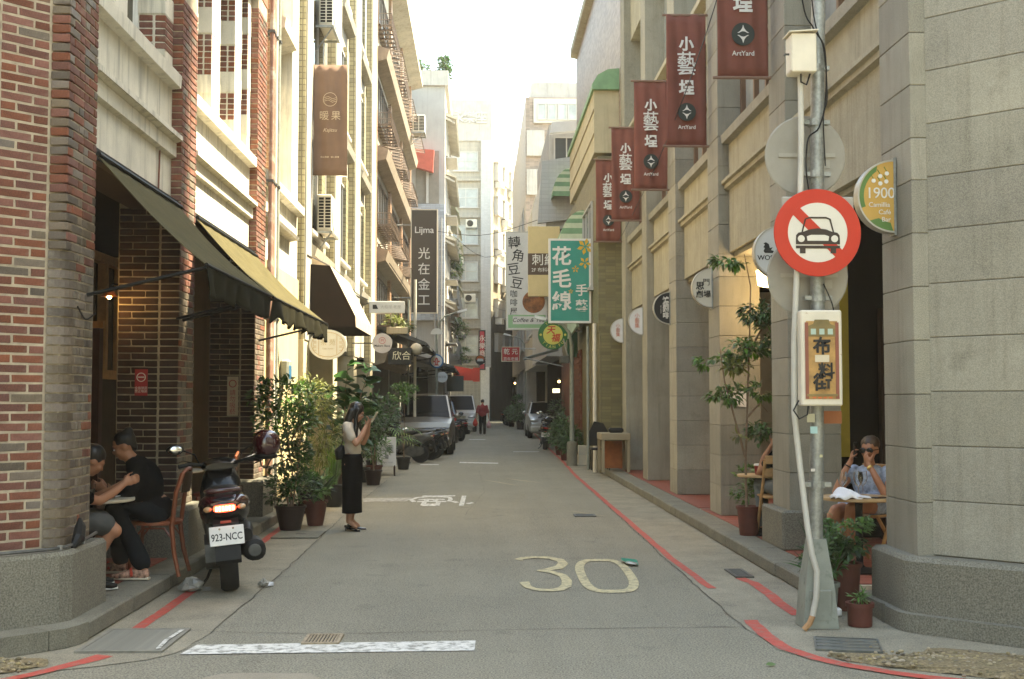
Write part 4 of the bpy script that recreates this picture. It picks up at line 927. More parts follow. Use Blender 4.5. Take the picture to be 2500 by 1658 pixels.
for y in (49.5, 54): window(md, 'X', 2.3, y, y + 3, 4.4, 6.2, FRAMEW, GLASS, 2); window(md, 'X', 2.3, y, y + 3, 7.2, 8.8, FRAMEW, GLASS, 2)
for y in (48.5, 59): MB().box(3.3, 3.7, y, y + .5, .03, 3.0).to('column', OLDW, md, w=True)
fb = thing('dark_passage_house', 'dark weathered house at the far bend right of the office block', 'building', (3, 90, 0))
MB().box(2.6, 9, 86, 97, .03, 4.2).to('shop_wall', DARKWALL, fb, w=True); MB().box(3.2, 9, 86, 97, 4.2, 12).to('wall', OLDW, fb, w=True)
for z in (5, 7.6, 10): window(fb, 'y', 85.98, 3.4, 5.5, z, z + 1.5, FRAMEW, GLASS, 2)
# dark canopies over the far left shops
for i, (y, yb, x1, z, l) in enumerate(((33.4, 43, -1.5, 3.35, 'long dark lean-to roof over the left shop fronts'), (44.5, 56, -.95, 3.0, 'lower black lean-to roof beyond the long dark one'))):
    cn = thing('lean_to_roof', l, 'canopy', (-2.6, y, z - .4))
    MB().prism([(-2.95, z + .45), (x1, z - .12), (x1, z - .22), (-2.95, z + .3)], 'y', y, yb).to('roof_sheet', M('dark_sheet', (.055, .06, .058), .6, var=.2), cn, w=True)
    for yy in (y + .2, (y + yb) / 2, yb - .2): MB().tube([(x1 + .05, yy, z - .2), (-2.9, yy, z - .45)], .025, 6).to('strut', BLACKM, cn, w=True)

# houses across the junction, at the camera's back: unseen, added to block sky light
for x0, x1, lab, m_ in ((-34, -4.2, 'added unseen long grey block with window rows across the junction, brick corner opposite', GREYW), (4.2, 34, 'added unseen long weathered block with window rows across the junction, stone corner opposite', OLDW)):
    t = thing('added_corner_block', lab, 'building', ((x0 + x1) / 2, -9, 0))
    MB().box(x0, x1, -20, -7, 0, 15).to('wall', m_, t, w=True); MB().box(x0 - .2, x1 + .2, -20, -6.7, 15, 15.5).to('parapet', m_, t, w=True)
    MB().box(x0 + .3, x1 - .3, -6.99, -6.9, .2, 3.2).to('shop_front', DARKWALL, t, w=True); MB().box(x0, x1, -6.99, -5.6, 3.3, 3.55).to('canopy', DARKWALL, t, w=True)
    for k in range(7):
        for z in (4.6, 7.8, 11.2):
            xx = x0 + 1.5 + k * (x1 - x0 - 3) / 6.6; MB().box(xx, xx + 2, -6.99, -6.94, z, z + 1.8).to('window', GLASS, t, w=True)
# ---------------------------------------------------------------- signs and banners
def F(n, c, r=.6, v=.05, **k): return M('paint_' + n, c, r, var=v, **k)
WHT = F('white', (.7, .68, .63)); BLK = F('black', (.012, .012, .012)); CRM = F('cream', (.62, .55, .42)); RED = F('red', (.5, .03, .025)); GLD = F('gold', (.5, .34, .12))
BNR = M('banner_red', (.2, .068, .048), .9, var=.12, vs_=3, bump=.2, bs=250); BRNB = M('banner_brown', (.18, .11, .075), .9, var=.08, bump=.15, bs=250)
def sign(nm, lab, cat, x, y, z, w, h, face, frame=None, d=.1, fw=.025, wall=None, rz=0, group=None, brz=()):
    s = thing(nm, lab, cat, (x, y, z), rz, group)
    MB().bbox(-w / 2, w / 2, -d / 2, d / 2, -h / 2, h / 2, .006).to('panel', face, s)
    if frame:
        mb = MB(); e = d / 2 + .006
        for a in (-1, 1):
            mb.box(-w / 2 - .004, w / 2 + .004, -e, e, a * h / 2 - (fw if a > 0 else .004), a * h / 2 + (fw if a < 0 else .004))
            mb.box(a * w / 2 - (fw if a > 0 else .003), a * w / 2 + (fw if a < 0 else .003), -e + .001, e - .001, -h / 2 + fw, h / 2 - fw)
        mb.to('frame', frame, s)
    if wall is not None:
        for zz in brz or (-h * .35, h * .35):
            MB().tube([(math.copysign(w / 2, wall - x), 0, zz), (wall - x, 0, zz)], .02, 6).to('bracket', STEEL, s)
    return s
def cloth_banner(nm, lab, x0, x1, y, z0, z1, mat, group=None, wallx=None):
    """cloth hung between two poles that stand out from a wall"""
    s = thing(nm, lab, 'banner', ((x0 + x1) / 2, y, z0), 0, group); w = x1 - x0; h = z1 - z0; r = random.Random(int(y * 10))
    a, b = r.uniform(0, 6), r.uniform(0, 6)
    MB().grid(lambda u, v: ((u - .5) * w, .02 * math.sin(u * 8 + a + v) * (.2 + v * (1 - v) * 3) + .007 * math.sin(u * 19 + v * 4 + b) + .01 * math.sin(v * 5 + b), v * h), 24, 14).to('cloth', mat, s, smooth=1, solid=.004)
    for zz in (0, h):
        MB().tube([(-w / 2 - .05, 0, zz), ((wallx or x1) - (x0 + x1) / 2 if wallx is not None else w / 2 + .06, 0, zz)], .018, 8).to('pole', M('banner_pole', (.22, .13, .09), .6), s)
    return s
def shape(root, poly, mat, nm='emblem', y0=-.012, y1=-.002, x=0, z=0):
    return put(nm, MB().prism(poly, 'y', y0, y1).mesh(nm, mat), root, (x, 0, z))
star_t = [(0, .1), (.012, .06), (.035, .03), (.062, .012), (.045, .012), (.02, .026), (0, .03), (-.02, .026), (-.045, .012), (-.062, .012), (-.035, .03), (-.012, .06)]
PSET = ['between the no-car sign pole and the second pier', 'third along', 'fourth', 'fifth', 'farthest']
for i, (y, lab) in enumerate(((12.42, 'red brown cloth banner on second pier, its top above the frame'), (15.85, 'red brown cloth banner on third pier above the half-moon theatre sign'), (19.2, 'red brown cloth banner above the black half-moon sign'), (22.55, 'red brown cloth banner on fifth pier between two banners'), (25.6, 'red brown cloth banner on the sixth pier beside the mustard house'))):
    s = cloth_banner('cloth_banner', lab, 2.53, 3.07, y, 5.04, 6.84, BNR, 'art banners along the stone piers', 3.11)
    zz = lambda t: 1.8 - t
    text(s, '小', .2, WHT, 0, zz(.42), -.04, bold=.035); o = text(s, '藝', .25, WHT, .0, zz(.7), -.04, bold=.006); o.scale = (1.08, 1.35, 1)
    text(s, '埕', .21, WHT, 0, zz(1.02), -.04, bold=.035)
    shape(s, circ(.123, 32), F('dark_green', (.025, .032, .026)), 'logo_disc', -.04, -.034, 0, zz(1.34))
    shape(s, star_t, WHT, 'logo_star', -.045, -.0405, 0, zz(1.34)); shape(s, [(a, -b) for a, b in star_t][::-1], WHT, 'logo_star', -.045, -.0405, 0, zz(1.34))
    text(s, 'ArtYard', .072, WHT, 0, zz(1.55), -.04, bold=.008)
# brown banner on the left
s = cloth_banner('cloth_banner', 'tall brown cloth banner with thin cream lettering on the pale left facade', -2.84, -2.26, 20.15, 5.43, 7.34, BRNB, None, -2.9)
TH = F('thin_cream', (.55, .43, .3))
MB().lathe([(.12, -.042), (.12, -.038), (.112, -.038), (.112, -.042)], 28, (0, 0, 1.3), 'y', ring=True).to('logo_ring', TH, s)
for dz in (-.03, 0, .03): MB().tube([(-.1, -.04, 1.3 + dz), (-.03, -.04, 1.32 + dz), (.04, -.04, 1.28 + dz), (.1, -.04, 1.3 + dz)], .004, 5).to('logo_wave', TH, s)
text(s, '暖', .17, TH, -.1, 1.01, -.04, bold=-.006); text(s, '果', .17, TH, .1, 1.01, -.04, bold=-.006)
text(s, 'Kajitsu', .085, TH, 0, .77, -.04, shear=.3); text(s, '向上探索 · 暖心果實', .036, TH, 0, .31, -.022)
# half-moon signs on the stone piers
def half_moon(y, face, lab, r=.25, zc=3.1, x=3.085, rz=0):
    s = thing('half_moon_sign', lab, 'sign', (x, y, zc), rz, 'half-moon signs along the stone piers')
    pl = circ(r, 24, 90, 270); MB().prism(pl, 'y', -.045, .045).to('panel', face, s)
    ri = MB(); o = circ(r + .012, 24, 90, 270)
    for (a, b), (c, d), (e, f_), (g, h) in zip(o, o[1:], pl, pl[1:]):
        ri.add([(a, -.052, b), (c, -.052, d), (g, -.052, h), (e, -.052, f_), (a, .052, b), (c, .052, d), (g, .052, h), (e, .052, f_)], [(3, 2, 1, 0), (0, 1, 5, 4), (4, 5, 6, 7), (2, 3, 7, 6)])
    ri.to('rim', M('sign_rim', (.45, .43, .38), .4, .5), s); MB().box(.0, .018, -.05, .05, -r - .03, r + .03).to('wall_bar', STEEL, s)
    return s
s = half_moon(8.72, F('ochre', (.55, .33, .08)), 'ochre half-moon sign with white bells and the number 1900', .26, 3.126, 3.075)
LW = WHT; yy = -.0465
text(s, '1900', .115, LW, -.1, .02, yy, cs=.95); text(s, 'Camillia', .05, LW, -.11, -.065, yy); text(s, 'Café', .05, LW, -.07, -.12, yy); text(s, 'Bar', .05, LW, -.06, -.175, yy)
GR2 = F('leaf_green', (.1, .2, .05))
for px, pz in ((-.05, .17), (-.1, .15), (-.15, .115), (-.1, .095), (-.055, .11)):
    shape(s, circ(.016, 12), LW, 'bell', -.049, -.0455, px, pz); MB().tube([(px, -.047, pz + .014), (px - .02, -.047, pz + .05)], .003, 4).to('stem', GR2, s)
shape(s, circ(.257, 16, 118, 200) + circ(.225, 16, 200, 125), GR2, 'leaf', -.049, -.0455); shape(s, circ(.258, 12, 225, 268) + circ(.2, 12, 262, 235), GR2, 'leaf', -.049, -.0455)
s = half_moon(12.02, F('pale_grey', (.55, .56, .55)), 'pale grey half-moon sign with a black animal crest behind the no-car sign', .26, 3.12, 3.07)
text(s, 'WOSOM', .07, BLK, -.1, -.06, yy, bold=.01)
shape(s, [(-.03, 0), (.05, 0), (.06, .02), (.03, .03), (.05, .06), (.02, .05), (.01, .09), (-.02, .11), (-.045, .1), (-.03, .085), (-.045, .06), (-.03, .05), (-.045, .02)], BLK, 'crest', -.05, -.0455, -.13, -.01)
s = half_moon(15.7, F('ivory', (.6, .56, .46)), 'ivory half-moon sign with four black characters on the third pier')
text(s, '思', .115, BLK, -.155, .02, yy, bold=.02); text(s, '劇', .1, BLK, -.16, -.09, yy, bold=.02); text(s, '場', .1, BLK, -.06, -.09, yy, bold=.02); text(s, '門', .1, BLK, -.07, .07, yy, bold=.0)
s = half_moon(19.2, BLK, 'black half-moon sign with white coffee characters on the fourth pier')
text(s, '爐\n鍋\n咖\n啡', .105, WHT, -.06, -.0, yy, bold=.02, ls=.82); text(s, 'fireweeds coffee', .02, WHT, -.14, -.02, yy, rot=90)
for y, lab in ((22.4, 'white half-moon sign with red lettering on the fifth pier'), (25.5, 'white half-moon sign with red lettering on the sixth pier')):
    s = half_moon(y, F('white_blue', (.66, .67, .68)), lab); text(s, '小\n藝\n集', .1, F('faded_red', (.5, .17, .12)), -.1, 0, yy, bold=.0, ls=.95)
# hanging signs over the right side of the street
s = sign('hanging_sign', 'teal hanging sign with white characters and yellow flowers', 'sign', 2.1, 27.5, 4.37, .98, 1.96, F('teal', (.03, .27, .21)), WHT, .14, .045, 2.62, rz=0)
e = -.078
text(s, '花\n毛\n線', .46, WHT, -.19, .02, e, bold=.022, ls=1.14); text(s, '手\n藝', .29, WHT, .27, -.42, e, bold=.018, ls=1.25)
YF = F('yellow_flower', (.65, .38, .03))
def flower(cx, cz, r, n=5, ph=0):
    for k in range(n):
        a = ph + 2 * math.pi * k / n
        pl = [(cx + r * .12 * math.cos(a), cz + r * .12 * math.sin(a)), (cx + r * .65 * math.cos(a - .35), cz + r * .65 * math.sin(a - .35)), (cx + r * math.cos(a), cz + r * math.sin(a)), (cx + r * .65 * math.cos(a + .35), cz + r * .65 * math.sin(a + .35))]
        shape(s, pl, YF, 'petal', -.078, -.073)
flower(.36, .8, .2, 6, .3); flower(.35, .42, .15, 5, 1); flower(.13, .27, .09, 5, .3); flower(.02, -.25, .06, 5, .3)
s = sign('hanging_sign', 'cream hanging sign with brown band behind the teal sign', 'sign', 1.8, 33, 5.46, .88, 1.96, F('straw', (.6, .47, .24)), None, .2, .03, 2.65)
MB().box(-.444, .444, -.106, .106, -.38, .22).to('band', F('dark_brown', (.09, .055, .035)), s)
text(s, '刺繡', .34, WHT, .0, .02, -.108, bold=.005, cs=1.05); text(s, '2F 布料材料', .135, WHT, 0, -.25, -.108)
s = sign('hanging_sign', 'tall white coffee house sign with handwritten black characters', 'sign', 1.52, 38, 5.42, 1.34, 3.16, WHT, M('sign_rim', (.45, .43, .38)), .16, .03, 2.4)
for ch, x, z, r in (('轉', -.4, 1.2, 4), ('角', -.28, .78, -8), ('豆', -.42, .35, 8), ('豆', -.32, -.1, -10)): text(s, ch, .42, BLK, x, z, -.082, bold=.005, rot=r)
text(s, '咖\n啡\n屋', .25, BLK, -.42, -.72, -.082, ls=1.12, bold=.005)
MB().box(-.6, .6, -.086, -.078, -1.52, -1.1).to('green_band', F('mint', (.3, .5, .27)), s); MB().box(-.45, .55, -.09, -.086, -1.4, -1.15).to('label', WHT, s)
text(s, 'Coffee & Tea', .19, BLK, .04, -1.27, -.0905, shear=.3)
shape(s, circ(.36, 32), M('coffee_picture', (.28, .1, .03), .6, var=.8, vs_=5), 'picture', -.088, -.08, .22, -.68)
s = thing('round_sign', 'round green and yellow tea shop sign with red characters', 'sign', (1.86, 30, 3.25)); 
MB().lathe([(.01, -.06), (.375, -.06), (.375, .06), (.01, .06)], 40, (0, 0, 0), 'y').to('panel', F('deep_green', (.02, .13, .04)), s)
shape(s, circ(.25, 36), F('lime_yellow', (.6, .55, .13)), 'face', -.066, -.0605)
text(s, '天', .22, RED, -.06, .11, -.067, bold=.02, shear=.2); text(s, '福', .22, RED, .06, -.09, -.067, bold=.02, shear=.2)
for i, ch in enumerate('TIANFU'):
    a = R_(-90 + (i - 2.5) * 18 + (6 if i > 3 else -4 if i < 4 else 0)); text(s, ch, .1, F('lime_yellow', (.6, .55, .13)), .31 * math.cos(a), .31 * math.sin(a), -.0605, bold=.01, rot=math.degrees(a) + 90)
for i, ch in enumerate('TEAS'):
    a = R_(90 - (i - 1.5) * 20); text(s, ch, .09, F('lime_yellow', (.6, .55, .13)), .31 * math.cos(a), .31 * math.sin(a), -.0605, rot=math.degrees(a) - 90)
for sx in (-1, 1): shape(s, circ(.03, 12), F('lime_yellow', (.6, .55, .13)), 'dot', -.064, -.0605, sx * .31, 0)
MB().tube([(.3, .05, .1), (.76, .05, .1)], .02, 6).to('bracket', STEEL, s)
s = sign('hanging_sign', 'small red hanging sign with white characters far down the right side', 'sign', 1.19, 45, 3.33, .7, .56, F('sign_red', (.4, .025, .03)), CRM, .1, .025, 2.4, brz=(.2,))
text(s, '乾 元', .24, WHT, 0, .08, -.06, bold=.01); text(s, '百年老舖', .14, WHT, 0, -.19, -.06)
s = thing('blue_tarpaulin', 'pale blue tarpaulin awning sloping under the round tea sign', 'awning', (2.3, 36, 2.9))
MB().grid(lambda u, v: (2.35 - 1.05 * v + .15 * u, 35.4 + 1.8 * u, 3.15 - .3 * v - .03 * math.sin(math.pi * u)), 8, 6).to('sheet', M('blue_tarp', (.35, .5, .62), .6, var=.1), s, w=True, solid=.006)
MB().tube([(1.32, 35.4, 2.85), (2.5, 35.4, 2.6)], .02, 6).to('strut', STEEL, s, w=True)
s = sign('hanging_sign', 'dark green narrow board beside the turquoise canopy', 'sign', 2.45, 31.2, 3.15, .28, .85, F('bottle_green', (.01, .07, .03)), None, .05, wall=2.62)
# hanging signs over the left side
s = sign('hanging_sign', 'tall dark brown hanging sign with cream frame and white characters', 'sign', -1.865, 40, 6.27, .9, 3.52, F('umber', (.055, .04, .028)), CRM, .16, .03, -2.95)
text(s, 'Lijma', .31, WHT, 0, 1.05, -.09, bold=.008); text(s, '光\n在\n金\n工', .42, WHT, 0, -.55, -.09, bold=.005, ls=1.25)
s = sign('hanging_sign', 'small white hanging sign with a black mark above the planter', 'sign', -2.37, 30.5, 3.98, .9, .3, WHT, None, .14, wall=-2.9, brz=(.1,))
shape(s, [(-.36, -.05), (-.22, -.05), (-.27, .06), (-.36, .06)], BLK, 'mark', -.076, -.0705); text(s, '大稻埕 老屋', .1, F('light_grey', (.45, .43, .4)), .1, 0, -.072)
s = thing('oval_sign', 'white oval sign with gold border hanging beneath the brown box awning', 'sign', (-2.52, 19.85, 2.53))
MB().prism(circ(.315, 40, rz=.25), 'y', -.03, .03).to('panel', F('ivory_gloss', (.66, .64, .57), .35), s)
pts = circ(.27, 40, rz=.205); MB().tube([(a, -.031, b) for a, b in pts + [pts[0]]], .004, 4).to('gold_border', GLD, s)
for sx in (-1, 1):
    MB().tube([(sx * .15, -.031, z) for z in (-.16, .16)], .004, 4).to('gold_line', GLD, s)
    for z in (-.07, 0, .07): MB().tube([(sx * .19, -.031, z - .025), (sx * .24, -.031, z - .025), (sx * .24, -.031, z + .025), (sx * .19, -.031, z + .025)], .004, 4).to('gold_fret', GLD, s)
text(s, '茶', .11, F('pale_gold', (.5, .42, .25)), -.07, .03, -.031); text(s, '苑', .11, MATS['paint_pale_gold'], .075, .03, -.031); text(s, 'CHA YUAN', .035, MATS['paint_pale_gold'], 0, -.07, -.031)
MB().tube([(0, 0, .25), (0, 0, .34)], .01, 6).to('hanger', BLACKM, s)
s = thing('round_sign', 'round pale pink sign with red ringed letter beyond the box awning', 'sign', (-2.2, 27, 2.89))
MB().lathe([(.01, -.05), (.225, -.05), (.225, .05), (.01, .05)], 36, (0, 0, 0), 'y').to('panel', F('blush', (.63, .55, .5)), s)
MB().lathe([(.075, -.056), (.075, -.0505), (.066, -.0505), (.066, -.056)], 28, (0, 0, .06), 'y', ring=True).to('ring', RED, s)
text(s, 'M', .09, RED, 0, .06, -.0505); text(s, 'Makers Base', .07, BLK, 0, -.06, -.0505, bold=.005); MB().tube([(-.2, 0, 0), (-.68, 0, 0)], .015, 6).to('bracket', BLACKM, s)
s = sign('hanging_sign', 'black box sign with two cream characters under the dark lean-to', 'sign', -2.2, 33, 2.81, .64, .46, BLK, None, .2, wall=-2.95, brz=(.15,)); text(s, '欣合', .26, F('cream_bright', (.7, .66, .48)), .05, 0, -.102)
s = thing('paper_lantern', 'round pale paper lantern beside the black box sign', 'lantern', (-1.76, 33.2, 3.02))
MB().lathe([(.03, -.17), (.1, -.14), (.16, -.07), (.172, 0), (.16, .07), (.1, .14), (.03, .17)], 24).to('lantern_body', F('parchment', (.5, .44, .33), .8, .1), s, smooth=40); MB().tube([(0, 0, .17), (0, 0, .35)], .006, 5).to('cord', BLACKM, s)
MB().box(-.06, .06, -.06, .06, -.2, -.165).to('collar', BLACKM, s)
s = thing('round_sign', 'small round white shop sign hanging behind the lamp pole', 'sign', (-1.37, 44, 2.44)); MB().lathe([(.01, -.03), (.2, -.03), (.2, .03), (.01, .03)], 28, (0, 0, 0), 'y').to('panel', F('pale_blue', (.55, .6, .63)), s); text(s, '咖啡館', .1, F('grey_blue', (.25, .28, .3)), 0, 0, -.032); MB().tube([(0, 0, .2), (0, 0, .5)], .012, 5).to('hanger', BLACKM, s)
s = sign('hanging_board', 'plain dark green board hanging beyond the small round sign', 'sign', -.97, 48, 2.25, .68, .62, F('board_green', (.04, .05, .045)), None, .06, wall=-2.6, brz=(.25,))
s = thing('red_awning', 'bright red shop awning at the far left of street', 'awning', (-.6, 56, 2.6)); MB().prism([(-1.2, 2.52), (-.28, 2.5), (-.28, 3.0), (-1.2, 2.75)], 'y', 56, 56.1).to('front', F('signal_red', (.6, .05, .03)), s, w=True)
MB().box(-.3, .02, 55.8, 56.0, 2.45, 3.1).to('end_board', MATS['paint_signal_red'], s, w=True); MB().prism([(-1.2, 2.76), (-.28, 3.0), (-.28, 3.04), (-1.2, 3.2)], 'y', 56.1, 59).to('roof', MATS['paint_signal_red'], s, w=True)
s = sign('hanging_sign', 'tall narrow red sign with white writing on the office block', 'sign', .2, 86.5, 5.2, .5, 2.9, F('sign_red2', (.4, .03, .05)), BLK, .2, .09, None); text(s, '永\n樂\n商\n行', .5, WHT, .02, 0, -.11, ls=1.1)
MB().box(-.1, .1, .1, 1.2, -.2, .0).to('bracket', STEEL, s)
s = thing('round_sign', 'small shield-like round sign, white above black, below the tall red sign', 'sign', (.06, 72, 4.0)); MB().prism(circ(.3, 24), 'y', -.05, .05).to('panel', BLK, s); shape(s, circ(.24, 20, 0, 180), F('sign_orange', (.6, .13, .02)), 'upper_half', -.056, -.0505, 0, .02); shape(s, [(-.2, -.08), (.2, -.08), (.16, .08), (-.16, .08)], WHT, 'label', -.06, -.0565); MB().tube([(0, 0, -.3), (-.4, 0, -1), (-1.7, 0, -1)], .03, 6).to('bracket', STEEL, s)
# ---------------------------------------------------------------- poles, boxes, lamps, wires
sp = thing('sign_pole', 'grey steel sign pole with flared base and bent white conduit on right kerb', 'pole', (2.41, 8.5, .006))
MB().tube([(0, 0, .3), (.0, 0, .7), (.02, 0, 1.4), (.035, 0, 2.4), (.045, 0, 3.4), (.07, 0, 4.6), (.09, 0, 7.5)], .05, 16).to('pole', STEEL, sp, smooth=40)
MB().prism([(-.125, -.115), (.125, -.115), (.125, .115), (-.125, .115)], 'z', 0, .01).add([(x * .125, y * .115, .0) for x, y in ((-1, -1), (1, -1), (1, 1), (-1, 1))] + [(x * .1, y * .092, .32) for x, y in ((-1, -1), (1, -1), (1, 1), (-1, 1))] + [(x * .058, y * .058, .62) for x, y in ((-1, -1), (1, -1), (1, 1), (-1, 1))],
    [(0, 1, 5, 4), (1, 2, 6, 5), (2, 3, 7, 6), (3, 0, 4, 7), (4, 5, 9, 8), (5, 6, 10, 9), (6, 7, 11, 10), (7, 4, 8, 11), (8, 9, 10, 11)]).to('base', GREYPAINT, sp)
MB().bbox(-.08, .08, -.113, -.098, .05, .27, .01).to('base_door', GREYPAINT, sp)
c = [(2.32, 4.0), (2.32, 3.53), (2.31, 3.13), (2.27, 2.42), (2.25, 2.02), (2.245, 1.52), (2.27, 1.25), (2.29, 1.06), (2.32, .7), (2.335, .53), (2.37, .41), (2.362, .23), (2.335, .1)]
MB().tube([(x - 2.41, -.16 if z < .6 else -.12 if z < 1 else -.075, z) for x, z in c], .021, 10).to('conduit', M('conduit_grey', (.5, .48, .42), .5, var=.1), sp, smooth=40)
MB().tube([(-.075, -.16, .1), (-.1, -.17, .05), (-.14, -.17, .006)], .02, 8).to('conduit_end', M('conduit_brown', (.4, .22, .1), .6, var=.3), sp, smooth=40)
for z in (.98, 2.32, 3.22, 3.6, 4.0):
    o = .035 if z > 2 else .01
    MB().lathe([(.056, 0), (.06, 0), (.06, .05), (.056, .05)], 14, (o, 0, z)).box(o - .1, o + .1, -.03, .03, z + .01, z + .04).to('clamp', STEEL, sp)
for nm, c_, x, z, w, h in (('sticker', (.5, .48, .35), -.04, 1.45, .055, .06), ('sticker', (.4, .62, .62), -.02, 1.37, .05, .05), ('sticker', (.6, .55, .48), -.03, 1.1, .03, .02), ('sticker', (.55, .5, .3), .03, 1.2, .02, .02)):
    MB().box(x - w / 2, x + w / 2, -.058, -.052, z, z + h).to(nm, F('sticker%d' % int(z * 100), c_), sp)
MB().box(.06, .19, -.03, -.02, 1.44, 1.53).to('orange_plate', M('rust_orange', (.3, .1, .03), .7, var=.2), sp)
# no-car sign
nc = thing('no_car_sign', 'round red and white no-car traffic sign on the grey pole', 'traffic sign', (2.415, 8.38, 2.81))
SRED = M('sign_red_enamel', (.5, .03, .012), .4, var=.05); SWHT = M('sign_white_enamel', (.66, .62, .54), .45, var=.04)
MB().lathe([(.01, -.006), (.312, -.006), (.315, .0), (.312, .008), (.01, .008)], 56, (0, 0, 0), 'y').to('plate', SRED, nc)
shape(nc, circ(.214, 48), SWHT, 'white_field', -.0085, -.0061)
CB = M('sign_black', (.035, .022, .015), .5)
def cs(poly, mat=CB, y0=-.0125, y1=-.0087, nm='car_symbol'): return shape(nc, poly, mat, nm, y0, y1)
cs([(-.158, -.085), (-.158, -.05), (-.156, -.02), (-.14, -.002), (-.1, .006), (-.06, .022), (0, .03), (.06, .022), (.1, .006), (.14, -.002), (.156, -.02), (.158, -.05), (.158, -.085)])
cs([(-.158, -.115), (.158, -.115), (.158, -.095), (-.158, -.095)])
for sx in (-1, 1):
    cs([(sx * .13, -.15), (sx * .09, -.15), (sx * .09, -.114), (sx * .13, -.114)][::sx]); cs(circ(.025, 16, cx=sx * .12, cz=-.045), SWHT, -.0135, -.0126, 'headlight')
    cs([(sx * .118, .0), (sx * .108, .0), (sx * .082, .098), (sx * .094, .098)][::-sx])
cs([(-.09, .09), (-.06, .1), (.06, .1), (.09, .09), (.09, .1), (.06, .112), (-.06, .112), (-.09, .1)][::-1])
cs([(-.075, -.06), (.075, -.06), (.08, -.028), (.05, -.018), (-.05, -.018), (-.08, -.028)], SWHT, -.0135, -.0126, 'grille')
shape(nc, [(-.185, .135), (-.135, .185), (.185, -.135), (.135, -.185)][::-1], SRED, 'slash', -.0112, -.0086)
MB().bbox(-.25, .27, .012, .03, -.1, .262, .03).to('backing_plate', M('grey_plate', (.36, .34, .29), .6, var=.1), nc)
for nm, lab, z, y in (('traffic_sign', 'pale back of a round traffic sign below the electric box', 3.41, 8.62), ('traffic_sign', 'grey back of a round traffic sign half hidden behind the no-car sign', 2.52, 8.6)):
    t = thing(nm, lab, 'traffic sign', (2.4, y, z)); MB().lathe([(.01, -.006), (.29, -.006), (.3, .0), (.29, .012), (.01, .012)], 48, (0, 0, 0), 'y').to('plate', M('sign_back', (.3, .28, .235), .5, var=.12, vs_=4), t)
    MB().box(.02, .18, -.012, -.0065, -.09, -.03).box(-.2, .22, -.016, -.0125, -.01, .02).to('label', M('label_grey', (.35, .33, .28), .6), t)
    shape(t, circ(.25, 40), SWHT, 'front_face', .0125, .016)
# light box with the cloth street picture
lb = thing('light_box', 'white framed light box with an ochre pictorial street panel on pole', 'light box', (2.415, 8.36, 1.912))
MB().bbox(-.146, .146, -.05, .06, -.338, .338, .01).to('housing', CREAMMET, lb)
MB().bbox(-.112, .112, -.054, -.0505, -.29, .26, .002).to('picture', M('ochre_print', (.42, .24, .08), .5, var=.3, vs_=14), lb)
for sx in (-1, 1): MB().box(sx * .108 - .012, sx * .108 + .012, -.058, -.0545, -.29, .25).to('print_pillar', M('print_red', (.25, .08, .05), .5), lb)
shape(lb, [(-.11, .22), (-.06, .24), (-.05, .27), (.05, .27), (.06, .24), (.11, .22), (.11, .15), (-.11, .15)][::-1], M('print_olive', (.22, .16, .06), .5, var=.3), 'print_roof', -.0575, -.0545)
for x in (-.06, 0, .06): MB().box(x - .018, x + .018, -.0605, -.058, .165, .205).to('print_window', F('pale_teal', (.4, .5, .42)), lb)
text(lb, '布', .13, BLK, .0, .075, -.0585, bold=.025); text(lb, '料', .12, BLK, .03, -.1, -.0585, bold=.02); text(lb, '街', .13, BLK, .0, -.18, -.0585, bold=.025)
MB().box(-.05, .05, -.0595, -.0545, -.03, .02).to('print_label', F('print_cream', (.6, .52, .38)), lb); MB().box(-.11, .11, -.0585, -.0546, -.27, -.255).to('print_base', MATS['print_olive'], lb)
for i in range(4): MB().box(-.07 + i * .038, -.045 + i * .038, -.0585, -.0546, -.3 + .014, -.275).to('print_flower', F('print_orange', (.6, .15, .05)), lb)
MB().tube([(-.16, -.02, -.3), (-.2, -.03, -.37), (-.16, -.03, -.43), (-.1, -.02, -.4), (-.09, -.01, -.34)], .006, 6).to('cable', BLACKP, lb)
# electric box
ebx = thing('electric_box', 'cream metal electric box with padlock high on the sign pole', 'electric box', (2.33, 8.38, 4.1))
MB().bbox(-.1, .08, -.06, .1, -.14, .14, .006).to('housing', CREAMMET, ebx); MB().add([(-.12, -.08, .145), (.09, -.08, .16), (.09, .11, .16), (-.12, .11, .145)], [(0, 1, 2, 3)]).to('lid', CREAMMET, ebx, solid=.008)
MB().box(-.104, -.1005, -.05, .09, -.125, .125).to('door', CREAMMET, ebx); MB().tube([(-.104, 0, 0), (-.13, 0, 0), (-.14, 0, -.01)], .008, 6).to('lock', IRON, ebx)
MB().tube([(-.02, 0, -.14), (-.02, 0, -.2), (.02, 0, -.22), (.04, 0, -.16), (.05, 0, -.13)], .007, 6).to('cable', BLACKP, ebx)
def wire(lab, pts, r=.006, nm='cable'):
    out = []
    for i in range(len(pts) - 1):
        for k in range(6):
            t = k / 6; a = [Vector(pts[max(0, min(len(pts) - 1, j))]) for j in (i - 1, i, i + 1, i + 2)]
            out.append(.5 * ((2 * a[1]) + (a[2] - a[0]) * t + (2 * a[0] - 5 * a[1] + 4 * a[2] - a[3]) * t * t + (-a[0] + 3 * a[1] - 3 * a[2] + a[3]) * t ** 3))
    out.append(Vector(pts[-1])); return tag(MB().tube(out, r, 5).to(nm, BLACKP), lab, 'cable')
wire('black cable dropping along the sign pole past the electric box', [(2.3, 8.42, 5.2), (2.34, 8.42, 4.5), (2.42, 8.42, 4.3), (2.5, 8.43, 4.15), (2.5, 8.43, 3.78), (2.45, 8.43, 3.58), (2.37, 8.42, 3.5), (2.35, 8.42, 3.3), (2.37, 8.43, 3.12)], .006)
